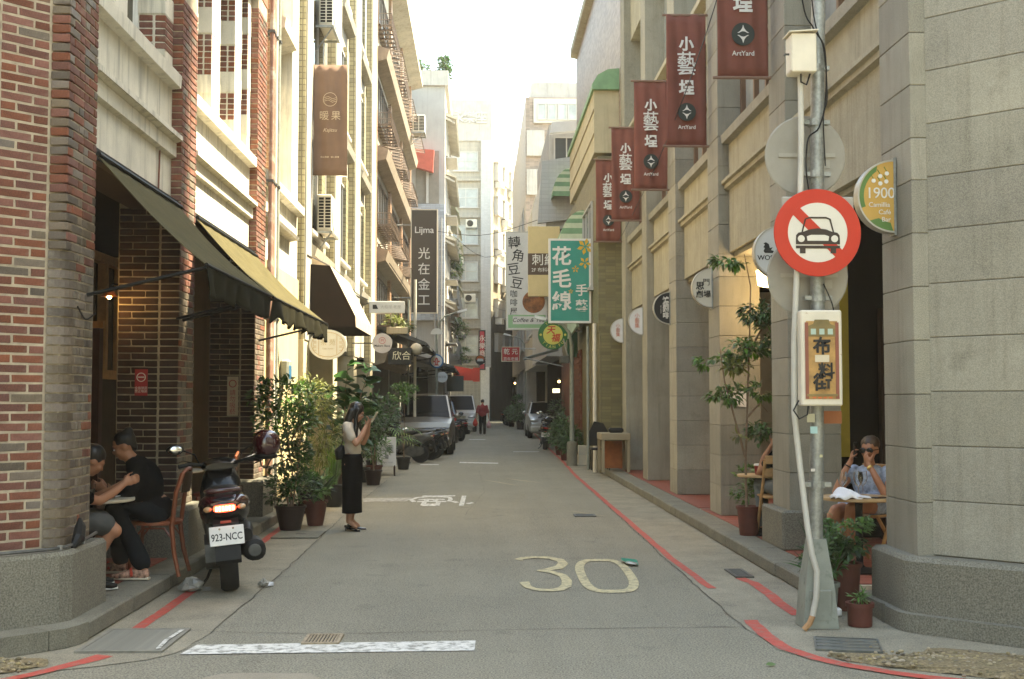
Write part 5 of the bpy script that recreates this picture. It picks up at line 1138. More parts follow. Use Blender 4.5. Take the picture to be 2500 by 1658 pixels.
wire('second thin black cable tied to the right of sign pole', [(2.36, 8.43, 5.2), (2.42, 8.42, 4.4), (2.49, 8.42, 4.15), (2.51, 8.42, 3.8), (2.48, 8.42, 3.66), (2.49, 8.42, 3.3)], .005)
wire('black cable loop under the lower round sign back', [(2.47, 8.44, 2.45), (2.53, 8.43, 2.3), (2.53, 8.42, 2.2), (2.46, 8.44, 2.12)], .005)
wire('long thin overhead wire slanting across the red brown banners', [(2.2, 9.4, 6.2), (2.42, 12, 5.66), (2.75, 18, 5.3), (3.05, 26, 5.05)], .006, 'overhead_wire')
wire('thin overhead wire crossing the far end of street', [(.9, 86, 8.4), (1.6, 66, 6.6), (2.4, 45, 6.2)], .012, 'overhead_wire')
wire('thin cable looped against the brown brick pier', [(-2.86, 8.52, 2.28), (-2.855, 8.68, 2.2), (-2.855, 8.9, 2.26)], .006)
pc = thing('kerb_pipe', 'thin dark pipe clipped along the top of the corner plinth', 'pipe', (-2.8, 8.1, .61)); mb = MB().tube([(-3.6, 7.3, .625), (-3.15, 7.76, .622), (-2.86, 8.06, .62), (-2.8, 8.18, .62), (-2.79, 8.5, .625), (-2.79, 8.8, .65)], .012, 7); mb.to('pipe', IRON, pc, w=True)
for p in ((-3.15, 7.76), (-2.82, 8.14), (-2.79, 8.5)): MB().box(p[0] - .015, p[0] + .015, p[1] - .015, p[1] + .015, .605, .637).to('clip', STEEL, pc, w=True)
MB().tube([(-2.79, 8.3, .6), (-2.77, 8.36, .66), (-2.79, 8.45, .72), (-2.81, 8.5, .78)], [.015, .045, .04, .012], 8).to('hung_bag', BLACKP, pc, w=True)
# street lamps
def lamp(lab, x, y, zt, arm, base=None, r=.05, pts=None):
    t = thing('street_lamp', lab, 'street lamp', (x, y, .0))
    pth = [(0, 0, .0), (0, 0, zt * .5), (0, 0, zt * .88), (arm * .06, 0, zt * .97), (arm * .25, 0, zt * 1.03), (arm * .6, 0, zt * 1.06), (arm * .75, 0, zt * 1.07)]
    MB().tube(pth, [r, r, r * .9, r * .7, r * .6, r * .5, r * .5], 10).to('pole', GREYPAINT, t, smooth=40)
    sgn = 1 if arm > 0 else -1
    MB().add([(arm * .68, -.06, zt * 1.055), (arm, -.09, zt * 1.075), (arm, .09, zt * 1.075), (arm * .68, .06, zt * 1.055), (arm * .68, -.05, zt * 1.055 + .08), (arm * .98, -.07, zt * 1.075 + .08), (arm * .98, .07, zt * 1.075 + .08), (arm * .68, .05, zt * 1.055 + .08)], [(0, 1, 2, 3), (4, 7, 6, 5), (0, 4, 5, 1), (1, 5, 6, 2), (2, 6, 7, 3), (3, 7, 4, 0)]).to('lamp_head', M('lamp_white', (.6, .6, .57), .4), t)
    if base: MB().lathe([(base * 1.05, 0), (base, .02), (base * .95, .55), (base * .9, .58), (r, .6)], 16).to('base', KERB, t, smooth=40)
    else: MB().lathe([(r * 1.8, 0), (r * 1.8, .3), (r, .36)], 12).to('base', GREYPAINT, t, smooth=40)
    return t
t = lamp('short street lamp with concrete foot beside the right pot plants', 2.26, 29.0, 3.35, -.92, .13, .055)
MB().bbox(-.3, -.06, -.1, .1, 2.5, 2.68, .02).to('floodlight', IRON, t); MB().tube([(0, 0, 2.5), (-.12, -.04, 2.75), (-.2, 0, 3.1)], .02, 6).to('bracket', STEEL, t)
lamp('slim street lamp far down the right side of street', 2.39, 61, 4.6, -1.15)
t = lamp('street lamp pole with hydrant sign by the parked cars', -1.47, 41, 4.35, 1.05, None, .05)
MB().prism(circ(.21, 20, 0, 180, cz=3.86), 'y', -.06, -.03).to('half_round_plate', WHT, t)
s = thing('hydrant_sign', 'round blue rimmed sign with a red hydrant symbol on lamp pole', 'traffic sign', (-1.47, 40.9, 2.93))
MB().lathe([(.01, -.01), (.24, -.01), (.24, .02), (.01, .02)], 36, (0, 0, 0), 'y').to('plate', F('sign_blue', (.02, .13, .3)), s); shape(s, circ(.195, 32), WHT, 'white_field', -.014, -.0105)
HR = F('hydrant_red', (.5, .05, .03))
shape(s, [(-.09, -.15), (.09, -.15), (.09, -.12), (.055, -.12), (.055, -.04), (.11, -.04), (.11, .02), (.055, .02), (.055, .06), (.03, .11), (0, .13), (-.03, .11), (-.055, .06), (-.055, .02), (-.11, .02), (-.11, -.04), (-.055, -.04), (-.055, -.12), (-.09, -.12)], HR, 'hydrant_symbol', -.018, -.0145)
text(s, '消\n防\n栓', .055, WHT, 0, -.02, -.0185, ls=.9)
up = thing('utility_pole', 'thin white utility pole behind tall brown hanging sign', 'pole', (-1.92, 35.5, .0)); MB().tube([(0, 0, 0), (0, 0, 5.2)], .045, 10).to('pole', CREAMMET, up, smooth=40); MB().tube([(-.2, .05, 0), (-.2, .05, 4.6)], .03, 8).to('pipe', GREYPAINT, up)
# air conditioners
def aircon(lab, x0, y0, z0, dx=.26, dy=.85, h=.66, group='wall-hung air conditioners'):
    t = thing('air_conditioner', lab, 'air conditioner', (x0, y0, z0), 0, group)
    MB().bbox(0, dx, 0, dy, 0, h, .012).to('case', M('ac_cream', (.6, .56, .46), .5, var=.06), t)
    MB().box(.03, dx - .02, -.004, .004, .05, h - .05).to('grille_back', BLACKP, t)
    mb = MB()
    for i in range(11): mb.box(.028, dx - .018, -.014, -.0045, .05 + i * (h - .1) / 10 - .006, .05 + i * (h - .1) / 10 + .006)
    mb.box(dx / 2 - .01, dx / 2 + .015, -.016, -.005, .05, h - .05).to('grille', MATS['ac_cream'], t)
    MB().lathe([(.26, 0), (.28, 0), (.28, .012), (.26, .012)], 24, (dx, dy * .4, h / 2), 'x').to('fan_ring', MATS['ac_cream'], t)
    mb = MB().box(-.05, dx + .02, -.06, -.02, -.05, -.01).box(-.05, dx + .02, dy + .02, dy + .06, -.05, -.01).box(dx - .02, dx + .02, -.02, dy + .02, -.05, -.01).to('bracket', STEEL, t)
    MB().tube([(-.05, -.04, -.5), (dx, -.04, -.04)], .015, 5).to('stay', STEEL, t)
    return t
aircon('air conditioner unit above the brown box awning', -2.93, 21.4, 4.66)
aircon('air conditioner unit high above the brown cloth banner', -2.93, 21.4, 8.42)
aircon('small air conditioner under the dark lean-to by black box sign', -2.3, 36, 2.75, .3, .6, .45)
aircon('air conditioner unit high on the orange brick tower', -2.5, 44, 11.6, .45, .8, .65)
# window-box with dry plants at the left, concrete box above shop

# lit bulbs and pipes at the right shop fronts
for x, y, z, lab in ((2.42, 36, 2.16, 'round warm bulb glowing under the right shop canopy'), (1.95, 65, 2.5, 'yellow bulb glowing at the far right shop')):
    t = thing('bulb_lamp', lab, 'lamp', (x, y, z)); MB().ell((0, 0, 0), .04 if y < 50 else .05).to('bulb', M('dim_bulb', (1, .6, .25), emit=2.5), t, smooth=1); MB().tube([(0, 0, .05), (0, 0, .3)], .008, 5).to('cord', BLACKM, t); MB().lathe([(.03, .04), (.035, .09), (.02, .1)], 10).to('socket', BLACKM, t)
t = thing('lit_menu_box', 'small lit white menu box on the right shop front', 'light box', (2.5, 38.6, 1.9)); MB().bbox(-.12, .12, -.03, .03, -.07, .07, .01).to('panel', M('lit_panel', (1, .85, .6), emit=.3), t); MB().tube([(0, 0, .07), (0, 0, .3)], .008, 5).to('hanger', BLACKM, t); text(t, 'MENU', .05, BLK, 0, 0, -.031)
for x, y, r, m_, lab in ((2.5, 27.3, .035, GREYPAINT, 'grey rain pipe at the corner of mustard house'), (2.56, 26.3, .045, CREAMMET, 'thick cream rain pipe in front of mustard tiles')):
    t = thing('rain_pipe', lab, 'pipe', (x, y, .006)); MB().tube([(0, 0, 0), (0, 0, 3.3)], r, 10).to('pipe', m_, t, smooth=40)
    for z in (.5, 1.6, 2.7): MB().lathe([(r, 0), (r + .008, .005), (r + .008, .03), (r, .035)], 12, (0, 0, z)).to('collar', m_, t)

wire('sagging cable along the racks of orange brick tower', [(-2.5, 33, 5.4), (-2.3, 38, 5.1), (-2.45, 44, 5.3), (-1.5, 51, 5.6)], .014, 'overhead_wire')
wire('cable crossing from orange brick tower to white tile house', [(-2.5, 43, 7.9), (0, 41, 7.3), (2.1, 39, 7.6)], .01, 'overhead_wire')
wire('cable running along the pilasters of green tile building', [(-2.84, 19.6, 4.0), (-2.82, 23.4, 4.15), (-2.82, 27.2, 4.05), (-2.84, 31.3, 4.2)], .012, 'overhead_wire')
wire('far cable strung before the office block', [(-1.4, 62, 10.2), (.3, 64, 9.3), (2.3, 62, 9.8)], .012, 'overhead_wire')
for i, (x, z) in enumerate(((-1.5, 6.6), (-.7, 9.35), (-1.6, 12.1), (-.6, 14.9))):
    t = thing('air_conditioner', ['air conditioner below the second row of office block windows', 'air conditioner below the third row of office block windows', 'air conditioner below the fourth row of office block windows', 'air conditioner below the fifth row of office block windows'][i], 'air conditioner', (x, 87.55, z - .55), 0, 'air conditioners on the office block')
    MB().bbox(-.42, .42, 0, .34, 0, .6, .03).to('case', MATS['ac_cream'], t); MB().lathe([(.02, -.01), (.24, -.01), (.24, .02), (.02, .02)], 20, (-.1, 0, .3), 'y').to('fan', BLACKP, t); MB().box(-.4, .4, .02, .5, -.06, -.01).to('bracket', STEEL, t)
# ---------------------------------------------------------------- vehicles
def loft(secs, n=16, ax='y', cap=True):
    """closed surface through rings: (pos, centre u, centre z, half width, half height, squareness)"""
    mb = MB(); vs = []
    for s_, u, z, a, b, e in secs:
        for j in range(n):
            t = 2 * math.pi * j / n; c, s = math.cos(t), math.sin(t)
            p = (u + a * math.copysign(abs(c) ** (2 / e), c), z + b * math.copysign(abs(s) ** (2 / e), s))
            vs.append((p[0], s_, p[1]) if ax == 'y' else (s_, p[0], p[1]))
    k = len(secs); fs = [(i * n + j, i * n + (j + 1) % n, (i + 1) * n + (j + 1) % n, (i + 1) * n + j) for i in range(k - 1) for j in range(n)]
    if ax == 'y': fs = [f[::-1] for f in fs]
    if cap: fs += [tuple(range(n)), tuple(range((k - 1) * n, k * n))[::-1]]
    return mb.add(vs, fs)
RUBBER = M('tyre_rubber', (.014, .014, .013), .85, var=.2, bump=.3)
CHROME = M('chrome', (.55, .55, .53), .18, 1.0, var=.05)
def wheel(root, x, y, r, w, rimmat=None, nm='wheel'):
    t = MB().lathe([(r * .62, -w / 2), (r * .9, -w / 2), (r * .98, -w * .35), (r, -w * .15), (r, w * .15), (r * .98, w * .35), (r * .9, w / 2), (r * .62, w / 2)], 28, (0, 0, 0), 'x').to(nm, RUBBER, root, smooth=40)
    t.location = (x, y, r)
    mb = MB().lathe([(r * .62, -w * .35), (r * .64, -w * .4), (r * .64, w * .4), (r * .62, w * .35)], 24, (0, 0, 0), 'x')
    for k in range(5):
        a = 2 * math.pi * k / 5; mb.tube([(0, r * .1 * math.cos(a), r * .1 * math.sin(a)), (0, r * .62 * math.cos(a), r * .62 * math.sin(a))], [r * .1, r * .07], 6)
    mb.lathe([(r * .16, -w * .45), (r * .16, w * .45)], 12, (0, 0, 0), 'x').to('rim', rimmat or STEEL, t, smooth=40)
    return t
TAILRED = M('tail_lens', (.35, .01, .008), .2, var=0, coat=.5)
def scooter(lab, loc, rz, body, lean=0, lit=False, plate=None, group='parked scooters', seatm=None, detail=True, mirrors=True):
    t = thing('scooter', lab, 'scooter', loc, rz, group); t.rotation_euler = (0, lean, rz); tailm = body if body is not MAROON else MAROON; body = BLKLAC if body is MAROON else body
    BD = body; seatm = seatm or BLACKP
    wheel(t, 0, .0, .245, .14); wheel(t, 0, 1.24, .225, .1)
    loft([(-.36, 0, .70, .05, .04, 2.3), (-.33, 0, .70, .13, .085, 2.4), (-.2, 0, .68, .19, .12, 2.5), (.05, 0, .64, .175, .15, 2.6), (.3, 0, .55, .17, .17, 2.6), (.48, 0, .45, .16, .14, 2.6), (.56, 0, .4, .14, .1, 2.5)], 18).to('rear_body', BD, t, smooth=40)
    loft([(-.3, 0, .80, .07, .02, 2.2), (-.22, 0, .815, .12, .045, 2.5), (0, 0, .80, .14, .06, 2.6), (.2, 0, .765, .14, .06, 2.6), (.42, 0, .735, .12, .06, 2.5), (.55, 0, .71, .07, .03, 2.3)], 16).to('seat', seatm, t, smooth=40)
    MB().tube([(-.1, .02, .80), (-.13, -.2, .83), (-.11, -.36, .84), (0, -.4, .845), (.11, -.36, .84), (.13, -.2, .83), (.1, .02, .80)], .018, 8).to('grab_rail', tailm, t, smooth=40)
    MB().bbox(-.15, .15, .5, 1.0, .26, .33, .03).to('floorboard', BLACKP, t, smooth=40)
    loft([(.93, 0, .5, .17, .24, 3), (1.0, 0, .6, .19, .3, 3), (1.06, 0, .68, .17, .28, 3), (1.13, 0, .76, .11, .2, 2.5), (1.19, 0, .82, .05, .1, 2.2)], 18).to('front_shield', BD, t, smooth=40)
    loft([(.93, 0, .96, .12, .03, 2.3), (.98, 0, .97, .16, .06, 2.4), (1.06, 0, .97, .12, .07, 2.4), (1.13, 0, .95, .05, .04, 2.2)], 16).to('handlebar_cover', BD, t, smooth=40)
    loft([(1.0, 0, .42, .07, .05, 2.4), (1.24, 0, .47, .085, .06, 2.4), (1.42, 0, .4, .06, .05, 2.4), (1.48, 0, .33, .02, .03, 2.2)], 14).to('front_fender', BD, t, smooth=40)
    for sx in (-1, 1):
        MB().tube([(sx * .07, 1.05, .72), (sx * .075, 1.24, .24)], .02, 8).to('fork', BLACKM, t)
        MB().tube([(sx * .13, .98, .98), (sx * .24, .94, 1.0), (sx * .34, .9, .99)], [.014, .018, .019], 8).to('handle_grip', BLACKP, t, smooth=40)
        MB().tube([(sx * .2, 1.0, 1.0), (sx * .3, 1.06, 1.03), (sx * .36, 1.08, 1.01)], .006, 5).to('brake_lever', CHROME, t)
        if mirrors:
            s_ = MB().tube([(sx * .17, .97, 1.0), (sx * .2, .96, 1.08), (sx * .3, .94, 1.13)], .007, 6).to('mirror_stem', BLACKM, t)
            m_ = MB().ell((sx * .36, .93, 1.14), (.075, .018, .048), 14, 8).to('mirror', BLACKP, t, smooth=1)
            MB().ell((sx * .36, .918, 1.14), (.064, .01, .04), 14, 8).to('mirror_glass', CHROME, m_, smooth=1)
    loft([(-.352, 0, .735, .1, .02, 2.3), (-.3, 0, .75, .15, .05, 2.4), (-.15, 0, .72, .195, .09, 2.5), (.1, 0, .66, .185, .11, 2.5)], 16).to('tail_cowl', tailm, t, smooth=40)
    LT = M('lit_tail_lens', (1, .06, .03), emit=1.2) if lit else TAILRED
    loft([(-.375, 0, .70, .075, .022, 3), (-.36, 0, .70, .085, .03, 3), (-.32, 0, .70, .085, .035, 3)], 16).to('tail_light', LT, t, smooth=40)
    if lit:
        for k in range(6): MB().box(-.068 + k * .0245, -.053 + k * .0245, -.379, -.374, .682, .718).to('lamp_cell', M('tail_core', (1, .3, .22), emit=2.2), t)
    for sx in (-1, 1): MB().ell((sx * .125, -.33, .70), (.035, .04, .024), 10, 6).to('indicator', M('amber_lens', (.5, .3, .15), .2, coat=.5), t, smooth=1)
    MB().prism([(-.3, .62), (-.345, .58), (-.42, .3), (-.4, .27), (-.31, .48), (-.1, .6)], 'x', -.095, .095).to('rear_fender', BLACKP, t)
    MB().box(-.04, .04, -.372, -.36, .585, .605).to('reflector', TAILRED, t)
    if plate:
        p = MB().bbox(-.128, .128, -.004, .004, -.075, .075, .012).to('number_plate', M('plate_white', (.75, .73, .68), .45), t); p.location = (0, -.39, .49); p.rotation_euler = (R_(-10), 0, 0)
        put('lettering', tmesh(plate, .078, BLK, ext=.001, bold=.012, wide=.74), p, (0, -.0055, -.013), (R_(90), 0, 0))
        for sx in (-1, 1): put('bolt', MB().ell((0, 0, 0), .008, 8, 5).mesh('bolt', RUST), p, (sx * .05, -.006, .053))
    MB().prism([(-.02, .2), (-.12, .26), (-.1, .4), (.2, .45), (.42, .36), (.4, .24), (.15, .17)], 'x', -.17, -.07).to('engine_case', IRON, t)
    loft([(-.3, .2, .34, .06, .055, 2.3), (-.28, .2, .34, .085, .085, 2.3), (-.05, .185, .34, .09, .095, 2.3), (.12, .155, .32, .06, .06, 2.3), (.3, .12, .26, .025, .025, 2), (.5, .06, .22, .02, .02, 2)], 14).to('exhaust', BLACKM, t, smooth=40)
    MB().lathe([(.045, -.292), (.05, -.288), (.05, -.28), (.02, -.28)], 16, (.2, -.02, .34), 'y').to('exhaust_tip', IRON, t)
    loft([(-.2, .155, .45, .04, .06, 2.5), (0, .16, .47, .05, .08, 2.5), (.2, .15, .44, .03, .05, 2.5)], 12).to('air_filter', BLACKP, t, smooth=40)
    MB().tube([(-.12, .2, .2), (-.17, .28, .08), (-.24, .2, .008)], .012, 6).to('kick_stand', BLACKM, t)
    MB().tube([(.0, -.05, .235), (0, -.05, .5)], .01, 4).tube([(-.1, .0, .235), (.1, 0, .235)], .018, 8).to('axle', IRON, t)
    for sx in (-1, 1): MB().tube([(sx * .12, .02, .3), (sx * .13, -.12, .62)], .022, 8).to('shock', IRON, t)
    return t
MAROON = M('maroon_lacquer', (.035, .004, .006), .25, var=.1, coat=.7); BLKLAC = M('black_lacquer', (.005, .005, .005), .25, var=.1, coat=.3, spec=.3); SILV = M('silver_lacquer', (.4, .39, .36), .3, .5, var=.08, coat=.3)
s1 = scooter('black and maroon scooter with lit tail light and white plate on the left gutter', (-2.1, 10.2, .006), R_(13), MAROON, R_(-5), True, '923-NCC', None); s1.scale = (1.08, 1.05, 1.04)
h = thing('helmet', 'glossy maroon and black helmet hanging on handlebar of the lit scooter', 'helmet', (-1.99, 11.2, 1.2), R_(20))
mb = MB()
for i in range(9):
    pass
loft([(-.13, 0, .0, .05, .07, 2.2), (-.11, 0, .005, .09, .1, 2.2), (-.05, 0, .01, .12, .125, 2.2), (.03, 0, .01, .125, .13, 2.2), (.09, 0, .0, .105, .115, 2.2), (.125, 0, -.01, .06, .07, 2.2)], 20).to('shell', MAROON, h, smooth=1)
loft([(.06, 0, -.03, .118, .085, 2.2), (.11, 0, -.03, .1, .075, 2.2), (.135, 0, -.03, .06, .05, 2.2)], 18).to('visor', M('visor_dark', (.012, .01, .01), .08, coat=.6), h, smooth=1)
loft([(-.1, 0, -.1, .08, .03, 2.3), (0, 0, -.11, .11, .03, 2.3), (.08, 0, -.1, .09, .03, 2.3)], 16).to('rim', BLACKP, h, smooth=1)
MB().tube([(-.06, 0, -.1), (-.05, -.03, -.2), (0, -.03, -.22), (.05, -.02, -.12)], .007, 5).to('strap', BLACKP, h)
# scooters standing nose to the wall by the cars
scooter('black scooter parked nose to the wall before the grey van', (-1.3, 31.9, .0), R_(84), BLKLAC, R_(-5), group='scooters by the parked cars', plate=None)
scooter('dark grey scooter parked nose to the wall beside the pot palm', (-1.5, 30.6, .0), R_(80), M('grey_lacquer', (.09, .09, .085), .3, .4, coat=.4), R_(-5), group='scooters by the parked cars')
scooter('black scooter with silver side trim parked second before the grey van', (-1.22, 32.75, .0), R_(88), M('graphite_lacquer', (.03, .032, .032), .3, .3, coat=.4), R_(-5), group='scooters by the parked cars')
scooter('black scooter parked between grey van and dark hatchback', (-1.0, 42.0, .0), R_(60), BLKLAC, R_(-5), group='scooters by the parked cars')
scooter('black scooter beside the dark hatchback wheel', (-.72, 46.2, .0), R_(40), BLKLAC, R_(-4), group='scooters by the parked cars')
scooter('black scooter seen from behind below the right pot plants', (2.12, 38.3, .0), R_(-6), BLKLAC, R_(4), plate='KDT-528', group='scooters on the right side')
scooter('silver scooter parked behind the black one on the right', (2.3, 41.5, .0), R_(-10), SILV, R_(4), group='scooters on the right side')
for i, (x, y, a) in enumerate(((1.75, 73, -70), (1.7, 74.3, -78), (1.72, 75.6, -66))):
    scooter(['black scooter nearest the bend lamp in the far row', 'black scooter in the middle of the far row', 'black scooter at the end of far row by the dark passage'][i], (x, y, 0), R_(a), BLKLAC, 0, group='far row of scooters')
# cars: a body built from rings along its length
def car(nm, lab, loc, rz, body, L, W, H, prof, glassz, kind='hatch', plate='7A-2856'):
    """prof: (y, bottom z, belt z, roof z or None, roof half width); local -Y is the front"""
    t = thing(nm, lab, 'car', loc, rz); hw = W / 2
    n = len(prof); mb = MB(); rings = []
    for y, zb, zl, tw in prof:
        q = [(-hw * .86 * tw, zb), (-hw * .98 * tw, zb + .1), (-hw * tw, (zb + zl) / 2), (-hw * .96 * tw, zl), (-hw * .6 * tw, zl + .03), (0, zl + .045)]
        q = q + [(-x, z) for x, z in q[-2::-1]]; rings.append([(x, y, z) for x, z in q])
    k = len(rings[0]); vs = [p for r in rings for p in r]
    fs = [(i * k + j, i * k + j + 1, (i + 1) * k + j + 1, (i + 1) * k + j) for i in range(n - 1) for j in range(k - 1)] + [tuple(range(k)), tuple(range((n - 1) * k, n * k))[::-1]] + [(i * k, (i + 1) * k, (i + 2) * k - 1, (i + 1) * k - 1) for i in range(n - 1)]
    mb.add(vs, fs).to('body', body, t, smooth=35)
    y0, y1, y2, y3, zl, zr = glassz
    # cabin: base ring and roof ring
    bw, rw = hw * .93, hw * .76
    base = [(-bw, y0, zl), (bw, y0, zl), (bw, y3, zl), (-bw, y3, zl)]; roof = [(-rw, y1, zr), (rw, y1, zr), (rw, y2, zr), (-rw, y2, zr)]
    MB().add(base + roof, [(0, 1, 5, 4), (1, 2, 6, 5), (2, 3, 7, 6), (3, 0, 4, 7)]).to('cabin', body, t)
    MB().grid(lambda u, v: ((u - .5) * 2 * rw, y1 + (y2 - y1) * v, zr + .05 * math.sin(math.pi * u) * (.6 + .4 * math.sin(math.pi * v)) + .002), 8, 6).to('roof', body, t, smooth=1)
    def pane(a, b, c, d, nm, m=.1, off=.012):
        a, b, c, d = map(Vector, (a, b, c, d)); ce = (a + b + c + d) / 4; nr = (b - a).cross(d - a).normalized() * off
        q = [p + (ce - p) * m + nr for p in (a, b, c, d)]; return MB().add(q, [(0, 1, 2, 3)]).to(nm, CARGLASS, t, solid=.006)
    V = base + roof
    pane(V[0], V[1], V[5], V[4], 'windscreen', .07); pane(V[2], V[3], V[7], V[6], 'rear_window', .1)
    for s_, (a, b, c, d) in ((1, (V[1], V[2], V[6], V[5])), (-1, (V[3], V[0], V[4], V[7]))):
        a, b, c, d = map(Vector, (a, b, c, d))
        for f0, f1 in ((.04, .36), (.39, .68), (.71, .95)): pane(a.lerp(b, f0), a.lerp(b, f1), d.lerp(c, f1), d.lerp(c, f0), 'side_window', .06)
    for yy in (-L / 2 + L * .18, L / 2 - L * .19):
        for sx in (-1, 1): wheel(t, sx * (hw - .1), yy, .31, .2)
    yf = -L / 2; zb = prof[0][1]
    for sx in (-1, 1):
        MB().ell((sx * hw * .68, yf + .1, .74), (.2, .12, .085), 14, 8).to('headlight', M('lamp_glass', (.6, .6, .58), .12, .4, coat=.6), t, smooth=1)
        MB().ell((sx * hw * .84, L / 2 - .06, .92), (.1, .09, .15), 12, 8).to('tail_light', M('car_tail', (.6, .03, .015), .2, coat=.5), t, smooth=1)
        MB().ell((sx * (hw + .09), y0 + .35, zl + .06), (.1, .06, .075), 12, 8).to('door_mirror', body, t, smooth=1)
    MB().bbox(-hw * .36, hw * .36, yf - .02, yf + .05, .62, .8, .02).to('grille', BLACKP, t)
    for z in (.67, .72, .77): MB().box(-hw * .35, hw * .35, yf - .028, yf - .018, z - .008, z + .008).to('grille_bar', CHROME, t)
    MB().bbox(-hw * .92, hw * .92, yf - .05, yf + .14, .28, .52, .05).to('front_bumper', body, t, smooth=40); MB().bbox(-hw * .92, hw * .92, L / 2 - .14, L / 2 + .05, .3, .55, .05).to('rear_bumper', body, t, smooth=40)
    MB().bbox(-hw * .5, hw * .5, yf - .056, yf - .048, .3, .38, .002).to('air_intake', BLACKP, t)
    for yy, r_ in ((yf - .06, 0), (L / 2 + .06, R_(180))):
        p = MB().bbox(-.19, .19, -.006, .006, -.08, .08, .006).to('number_plate', M('plate_white', (.75, .73, .68), .45), t); p.location = (0, yy, .44); p.rotation_euler = (0, 0, r_)
        put('lettering', tmesh(plate, .1, BLK, ext=.001, bold=.01), p, (0, -.008, 0), (R_(90), 0, 0))
    for sx in (-1, 1): MB().tube([(sx * rw * .9, y1 + .2, zr + .05), (sx * rw * .9, y2 - .2, zr + .05)], .018, 6).to('roof_rail', BLACKM, t)
    return t
CARGLASS = M('car_glass', (.004, .0045, .0045), .15, var=0, spec=.12)
TAUPE = M('taupe_metallic', (.2, .18, .145), .3, .6, var=.08, coat=.5); NAVY = M('dark_blue_lacquer', (.01, .018, .024), .22, .2, coat=.6); VANW = M('van_white', (.62, .61, .57), .35, coat=.4)
MPV = [(-2.2, .3, .62, .86), (-2.05, .24, .92, .95), (-1.5, .22, 1.02, 1.0), (-1.0, .22, 1.08, 1.0), (0, .22, 1.06, 1.0), (1.2, .22, 1.06, 1.0), (2.0, .25, 1.04, .97), (2.2, .32, .98, .9)]
car('minivan', 'taupe minivan facing up the street behind the parked scooters', (-1.62, 36.6, 0), 0, TAUPE, 4.4, 1.72, 1.78, MPV, (-1.15, -.45, 1.85, 2.15, 1.06, 1.74))
HB = [(-1.9, .3, .6, .86), (-1.75, .24, .86, .95), (-1.2, .22, .95, 1), (-.7, .22, 1.0, 1), (.4, .22, 1.0, 1), (1.2, .22, 1.0, 1), (1.75, .25, .98, .96), (1.9, .34, .9, .88)]
car('hatchback', 'dark blue hatchback with red tail light parked beyond the minivan', (-1.62, 45.3, 0), R_(180), NAVY, 3.8, 1.66, 1.55, HB, (-.85, -.15, 1.45, 1.85, 1.0, 1.53), plate='3582-QN')
car('white_van', 'white minivan parked far along the left shops', (-.98, 61, 0), 0, VANW, 4.4, 1.7, 1.85, MPV, (-1.3, -.75, 1.95, 2.15, 1.06, 1.8), plate='2091-XB')
car('silver_car', 'silver car half hidden behind the right side scooters and plants', (2.85, 51, 0), 0, SILV, 4.1, 1.66, 1.5, HB and [(y * 1.08, a, b, c) for y, a, b, c in HB], (-.95, -.2, 1.2, 1.8, 1.0, 1.48), plate='8867-EU')
# ---------------------------------------------------------------- plants
LEAF = M('leaf_dark', (.055, .12, .032), .38, var=.3, vs_=3, isl=.5); LEAFM = M('leaf_mid', (.1, .19, .04), .42, var=.25, isl=.5); LEAFY = M('leaf_yellow_green', (.17, .19, .05), .5, var=.25, isl=.4); BARK = M('bark', (.2, .14, .09), .9, var=.3, vs_=15, bump=.4)
SOIL = M('soil', (.04, .03, .02), .95, var=.3); TERRA = M('terracotta', (.11, .03, .02), .7, var=.2, vs_=6, streak=.25); POTB = M('brown_pot', (.03, .014, .01), .6, var=.25); POTD = M('dark_glazed_pot', (.012, .012, .011), .4, var=.25)
for m_ in (LEAF, LEAFM, LEAFY):
    P_ = m_.node_tree.nodes['Principled BSDF']; P_.inputs['Transmission Weight'].default_value = 0; P_.inputs['Subsurface Weight'].default_value = 0
    nt = m_.node_tree; tr = nt.nodes.new('ShaderNodeBsdfTranslucent'); mx = nt.nodes.new('ShaderNodeMixShader'); mx.inputs[0].default_value = .3
    src = P_.inputs['Base Color'].links[0].from_socket; nt.links.new(src, tr.inputs['Color'])
    nt.links.new(P_.outputs[0], mx.inputs[1]); nt.links.new(tr.outputs[0], mx.inputs[2]); nt.links.new(mx.outputs[0], nt.nodes['Material Output'].inputs['Surface'])
def leaf(mb, p, d, L, w, droop=.3, r=rng, segs=3, fold=.25):
    p = Vector(p); d = Vector(d).normalized(); side = d.cross(Vector((0, 0, 1)))
    side = side.normalized() if side.length > .05 else Vector((1, 0, 0))
    a = r.uniform(-.6, .6); up = side.cross(d).normalized(); side = (side * math.cos(a) + up * math.sin(a)).normalized(); up = side.cross(d).normalized()
    vs = []; q = p.copy(); st = L / segs; dd = d.copy()
    prof = {3: (.12, .95, .75, .0), 4: (.1, .8, 1, .62, .0), 5: (.08, .7, 1, .9, .55, 0), 6: (.3, .8, 1, .9, .7, .4, 0)}[segs]
    for i in range(segs + 1):
        ww = w * .5 * prof[i]
        vs += [q - side * ww + up * fold * ww, q.copy(), q + side * ww + up * fold * ww]
        dd = (dd + Vector((0, 0, -droop / segs))).normalized(); q = q + dd * st
    fs = []
    for i in range(segs): fs += [(3 * i, 3 * i + 1, 3 * i + 4, 3 * i + 3), (3 * i + 1, 3 * i + 2, 3 * i + 5, 3 * i + 4)]
    mb.add(vs, fs)
